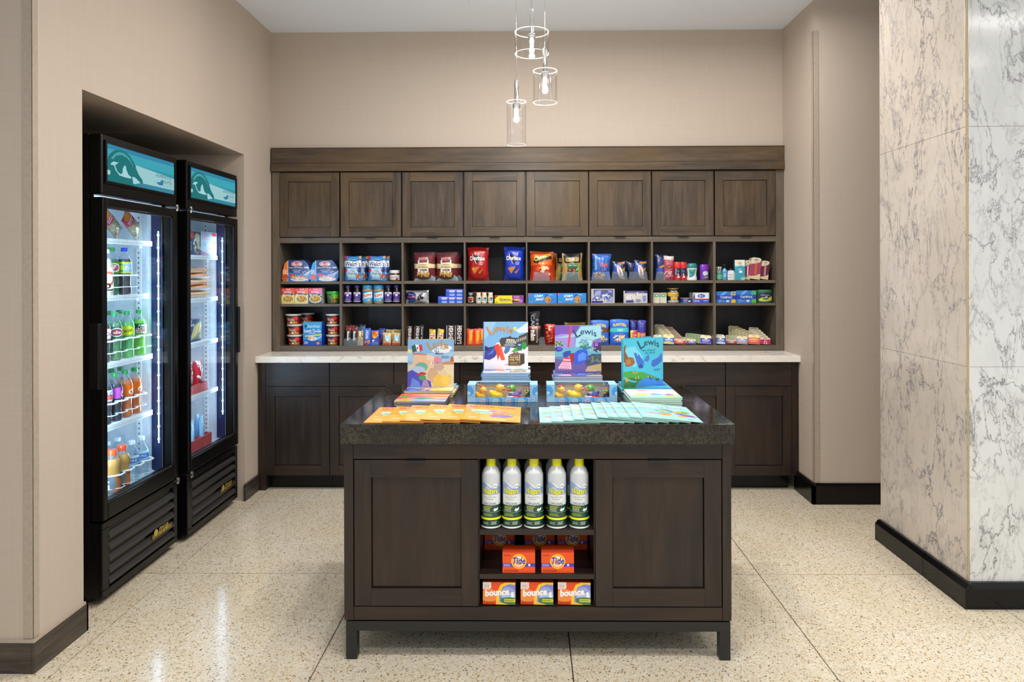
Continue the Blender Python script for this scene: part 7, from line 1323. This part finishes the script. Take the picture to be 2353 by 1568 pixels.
# boxed rubber ducks
def duck(key, body, head, beak, sc, bow=None, ring=None, breast=None, turn=0.0):
    m = MB(); m.col = body
    m.ball((0, 0, .0185), (.026, .019, .0185), body, 16, 10).ball((-.024, 0, .027), (.011, .008, .010), body, 10, 7)
    m.ball((.0, .0185, .02), (.014, .005, .009), body, 10, 6).ball((.0, -.0185, .02), (.014, .005, .009), body, 10, 6)
    o = m.build('rubber_duck', M['gloss'], smooth=60)
    h = MB(); h.col = head; h.ball((.012, 0, .047), (.0165, .0155, .0165), head, 16, 10).build('head', M['gloss'], o, smooth=60)
    if breast: q = MB(); q.col = breast; q.ball((.013, 0, .0325), (.012, .012, .006), breast, 14, 6).build('neck_ring', M['gloss'], o, smooth=60)
    b = MB(); b.col = beak; b.ball((.0285, 0, .0445), (.009, .0095, .0028), beak, 12, 6, Matrix.Rotation(-.25, 3, 'Y')).ball((.0275, 0, .0405), (.007, .0085, .0022), beak, 12, 6, Matrix.Rotation(.2, 3, 'Y')).build('beak', M['gloss'], o, smooth=60)
    for s in (-1, 1):
        e = MB(); e.ball((.0215, s * .0105, .0525), (.0038, .0026, .0046), 'f4f4f0', 8, 6).ball((.0240, s * .0118, .0525), (.0018, .0014, .0024), '16161a', 8, 5).build('eye', M['gloss'], o, smooth=60)
    if bow: q = MB(); q.ball((.010, -.007, .064), (.004, .007, .006), bow, 8, 6).ball((.010, .007, .064), (.004, .007, .006), bow, 8, 6).ball((.010, 0, .063), .003, bow, 8, 6).build('bow', M['gloss'], o, smooth=60)
    if ring:
        q = MB(); n = 20; R_, r_ = .0235, .0055
        for i in range(n):
            A = 2 * PI * i / n
            q.add([((R_ + r_ * math.cos(2 * PI * j / 8)) * math.cos(A) * 1.1 + .004, (R_ + r_ * math.cos(2 * PI * j / 8)) * math.sin(A) * .9, .014 + r_ * math.sin(2 * PI * j / 8)) for j in range(8)])
        for i in range(n):
            for j in range(8):
                ii, jj = (i + 1) % n, (j + 1) % 8; q.face((i * 8 + j, ii * 8 + j, ii * 8 + jj, i * 8 + jj), ring if (i // 3) % 3 else 'f0e8e8')
        q.build('swim_ring', M['gloss'], o, smooth=60)
    return o
def duck_box(w, h, d):
    m = MB(); m.col = '8ec2ea'; t = .0012; u0, u1, wz = .115, .89, .275
    x = lambda u: (u - .5) * w
    m.box(-w / 2, 0, 0, w / 2, d, t); m.box(-w / 2, d - t, t, w / 2, d, h); m.box(-w / 2, 0, t, -w / 2 + t, d - t, h); m.box(w / 2 - t, 0, t, w / 2, d - t, h)
    m.box(-w / 2 + t, 0, t, w / 2 - t, t, wz * h); m.box(-w / 2 + t, 0, wz * h, x(u0), t, h); m.box(x(u1), 0, wz * h, w / 2 - t, t, h)
    m.box(-w / 2 + t, t, h - t, x(u0), d - t, h); m.box(x(u1), t, h - t, w / 2 - t, d - t, h); m.box(x(u0), d * .82, h - t, x(u1), d - t, h)
    m.box(-w / 2 + t, d - 2 * t, t, w / 2 - t, d - t, h - t, 'b8a890')
    o = m.build('toy_box', M['card'])
    f = MB(); f.box(x(u0), .0004, wz * h, x(u1), .0007, h - .001); f.box(x(u0), .0007, h - .0012, x(u1), d * .82, h - .0009); f.build('window_film', M['glass'], o)
    sh = [('p', [(0, .4), (0, .95), (.06, .9), (.09, .7), (.085, .5), (.05, .38)], '4a9ee4'), ('p', [(0, .44), (0, .62), (.04, .6), (.05, .48), (.02, .42)], 'b0d8f4'), ('p', [(.94, .38), (.92, .6), (.94, .82), (1, .92), (1, .4)], '4a9ee4'), ('p', [(1, .38), (1, .6), (.97, .56), (.96, .46)], 'b0d8f4'), ('r', 0, 0, .11, .26, 'a8d0f0')]
    for k, nme in enumerate(('Lisa', 'Lily', 'Lewis', 'Louie')):
        cx = .235 + .182 * k; sh += [('e', cx, .1, .078, .2, '2f7ac8', 20), ('e', cx - .004, .1, .072, .19, '64aeea', 20), ('e', cx - .02, .1, .05, .15, 'a4d0f2', 18), ('t', nme, cx - .045, .055, cx + .045, .155, ('d86a7a', 'd8c860', 'd8607a', 'd8c860')[k], {'b': .03})]
    sh = [(('r', 0, 0, 1, .272, '8ec2ea'))] + sh + [('r', .905, .05, .97, .255, '4a7ab0'), ('r', .909, .06, .966, .245, 'b4d8f2'), ('t', '24+', .915, .13, .962, .2, '3a5a8a', {'b': .03}), ('l', .918, .09, .96, .11, 1, '3a5a8a')]
    sh = [s for s in sh]
    # print only on the board, not over the window: the four strips are cut by the window edge
    lower = [s for s in sh if not (s[0] == 'p')]
    art(lower, w, h * wz, 'front_print', 'card', parent=o) if False else None
    sc_ = lambda s: s
    lo = [('r', 0, 0, 1, 1, '8ec2ea')]
    for s in sh:
        if s[0] == 'r' and s[4] <= .28: lo.append(('r', s[1], s[2] / wz, s[3], s[4] / wz, s[5]))
        elif s[0] == 'e': lo.append(('e', s[1], s[2] / wz, s[3], s[4] / wz, s[5], 20))
        elif s[0] == 't': lo.append(('t', s[1], s[2], s[3] / wz, s[4], s[5] / wz, s[6], s[7]))
        elif s[0] == 'l': lo.append(('l', s[1], s[2] / wz, s[3], s[4] / wz, 1, s[6]))
    art(lo, w, h * wz, 'front_print', 'card', parent=o)
    for ua, ub, pts in ((0, u0, [s for s in sh if s[0] == 'p' and s[1][0][0] < .5]), (u1, 1, [s for s in sh if s[0] == 'p' and s[1][0][0] > .5])):
        q = [('r', 0, 0, 1, 1, '8ec2ea')] + [('p', [((px - ua) / (ub - ua), (py - wz) / (1 - wz)) for px, py in s[1]], s[2]) for s in pts]
        e = art(q, (ub - ua) * w, h * (1 - wz), 'side_print', 'card', parent=o); e.location = (x((ua + ub) / 2), 0, wz * h)
    return o
for n_, (xa, xb, lab) in enumerate(((1074, 1235.5, 'left'), (1257, 1417.5, 'right'))):
    yf = on(2, IT, 1216, 925).y; a, b = on(1, yf, xa, 910), on(1, yf, xb, 910); cx = (a.x + b.x) / 2; w = b.x - a.x; h = .0745 if False else on(1, yf, 1216, 884.8).z - IT
    stock('dbox', lambda: duck_box(w, h, .102), 'light blue window box of four rubber ducks, the %s one of two' % lab, 'toy box', 'boxed duck sets', (cx, yf, IT + .0002))
    for key, args, u, s_, rz, dl in (('d1', ('f4b020', 'f4b428', 'f09020', .8, 'd8402a'), .175, .92, -.5, 'small orange-yellow rubber duck with a red bow'), ('d2', ('f4c81c', 'f4c41c', 'ec5a1c', 1), .415, 1.1, -.35, 'large yellow rubber duck with an orange beak'), ('d3', ('5a4a98', '4aa02a', 'e4481c', 1, None, 'd8382a', 'f0f0ee'), .665, 1.06, -2.5, 'green-headed rubber duck with a red swim ring'), ('d4', ('4a2a5a', '3a7a2c', 'eaa030', .7, 'd84a28'), .875, .76, -2.1, 'smallest rubber duck, green and purple with a red cap')):
        stock(key, lambda: duck(key, *args), dl + ' in the %s window box' % lab, 'duck', 'rubber ducks', (cx + (u - .5) * w, yf + .045, IT + .0018), rz=rz); _o = [o for o in COL.objects if o.name.startswith('rubber_duck')][-1]
        bpy.context.scene.objects  # scene kept in order
        for o in COL.objects:
            if o.get('label') == dl + ' in the %s window box' % lab: o.scale = (s_, s_, s_)
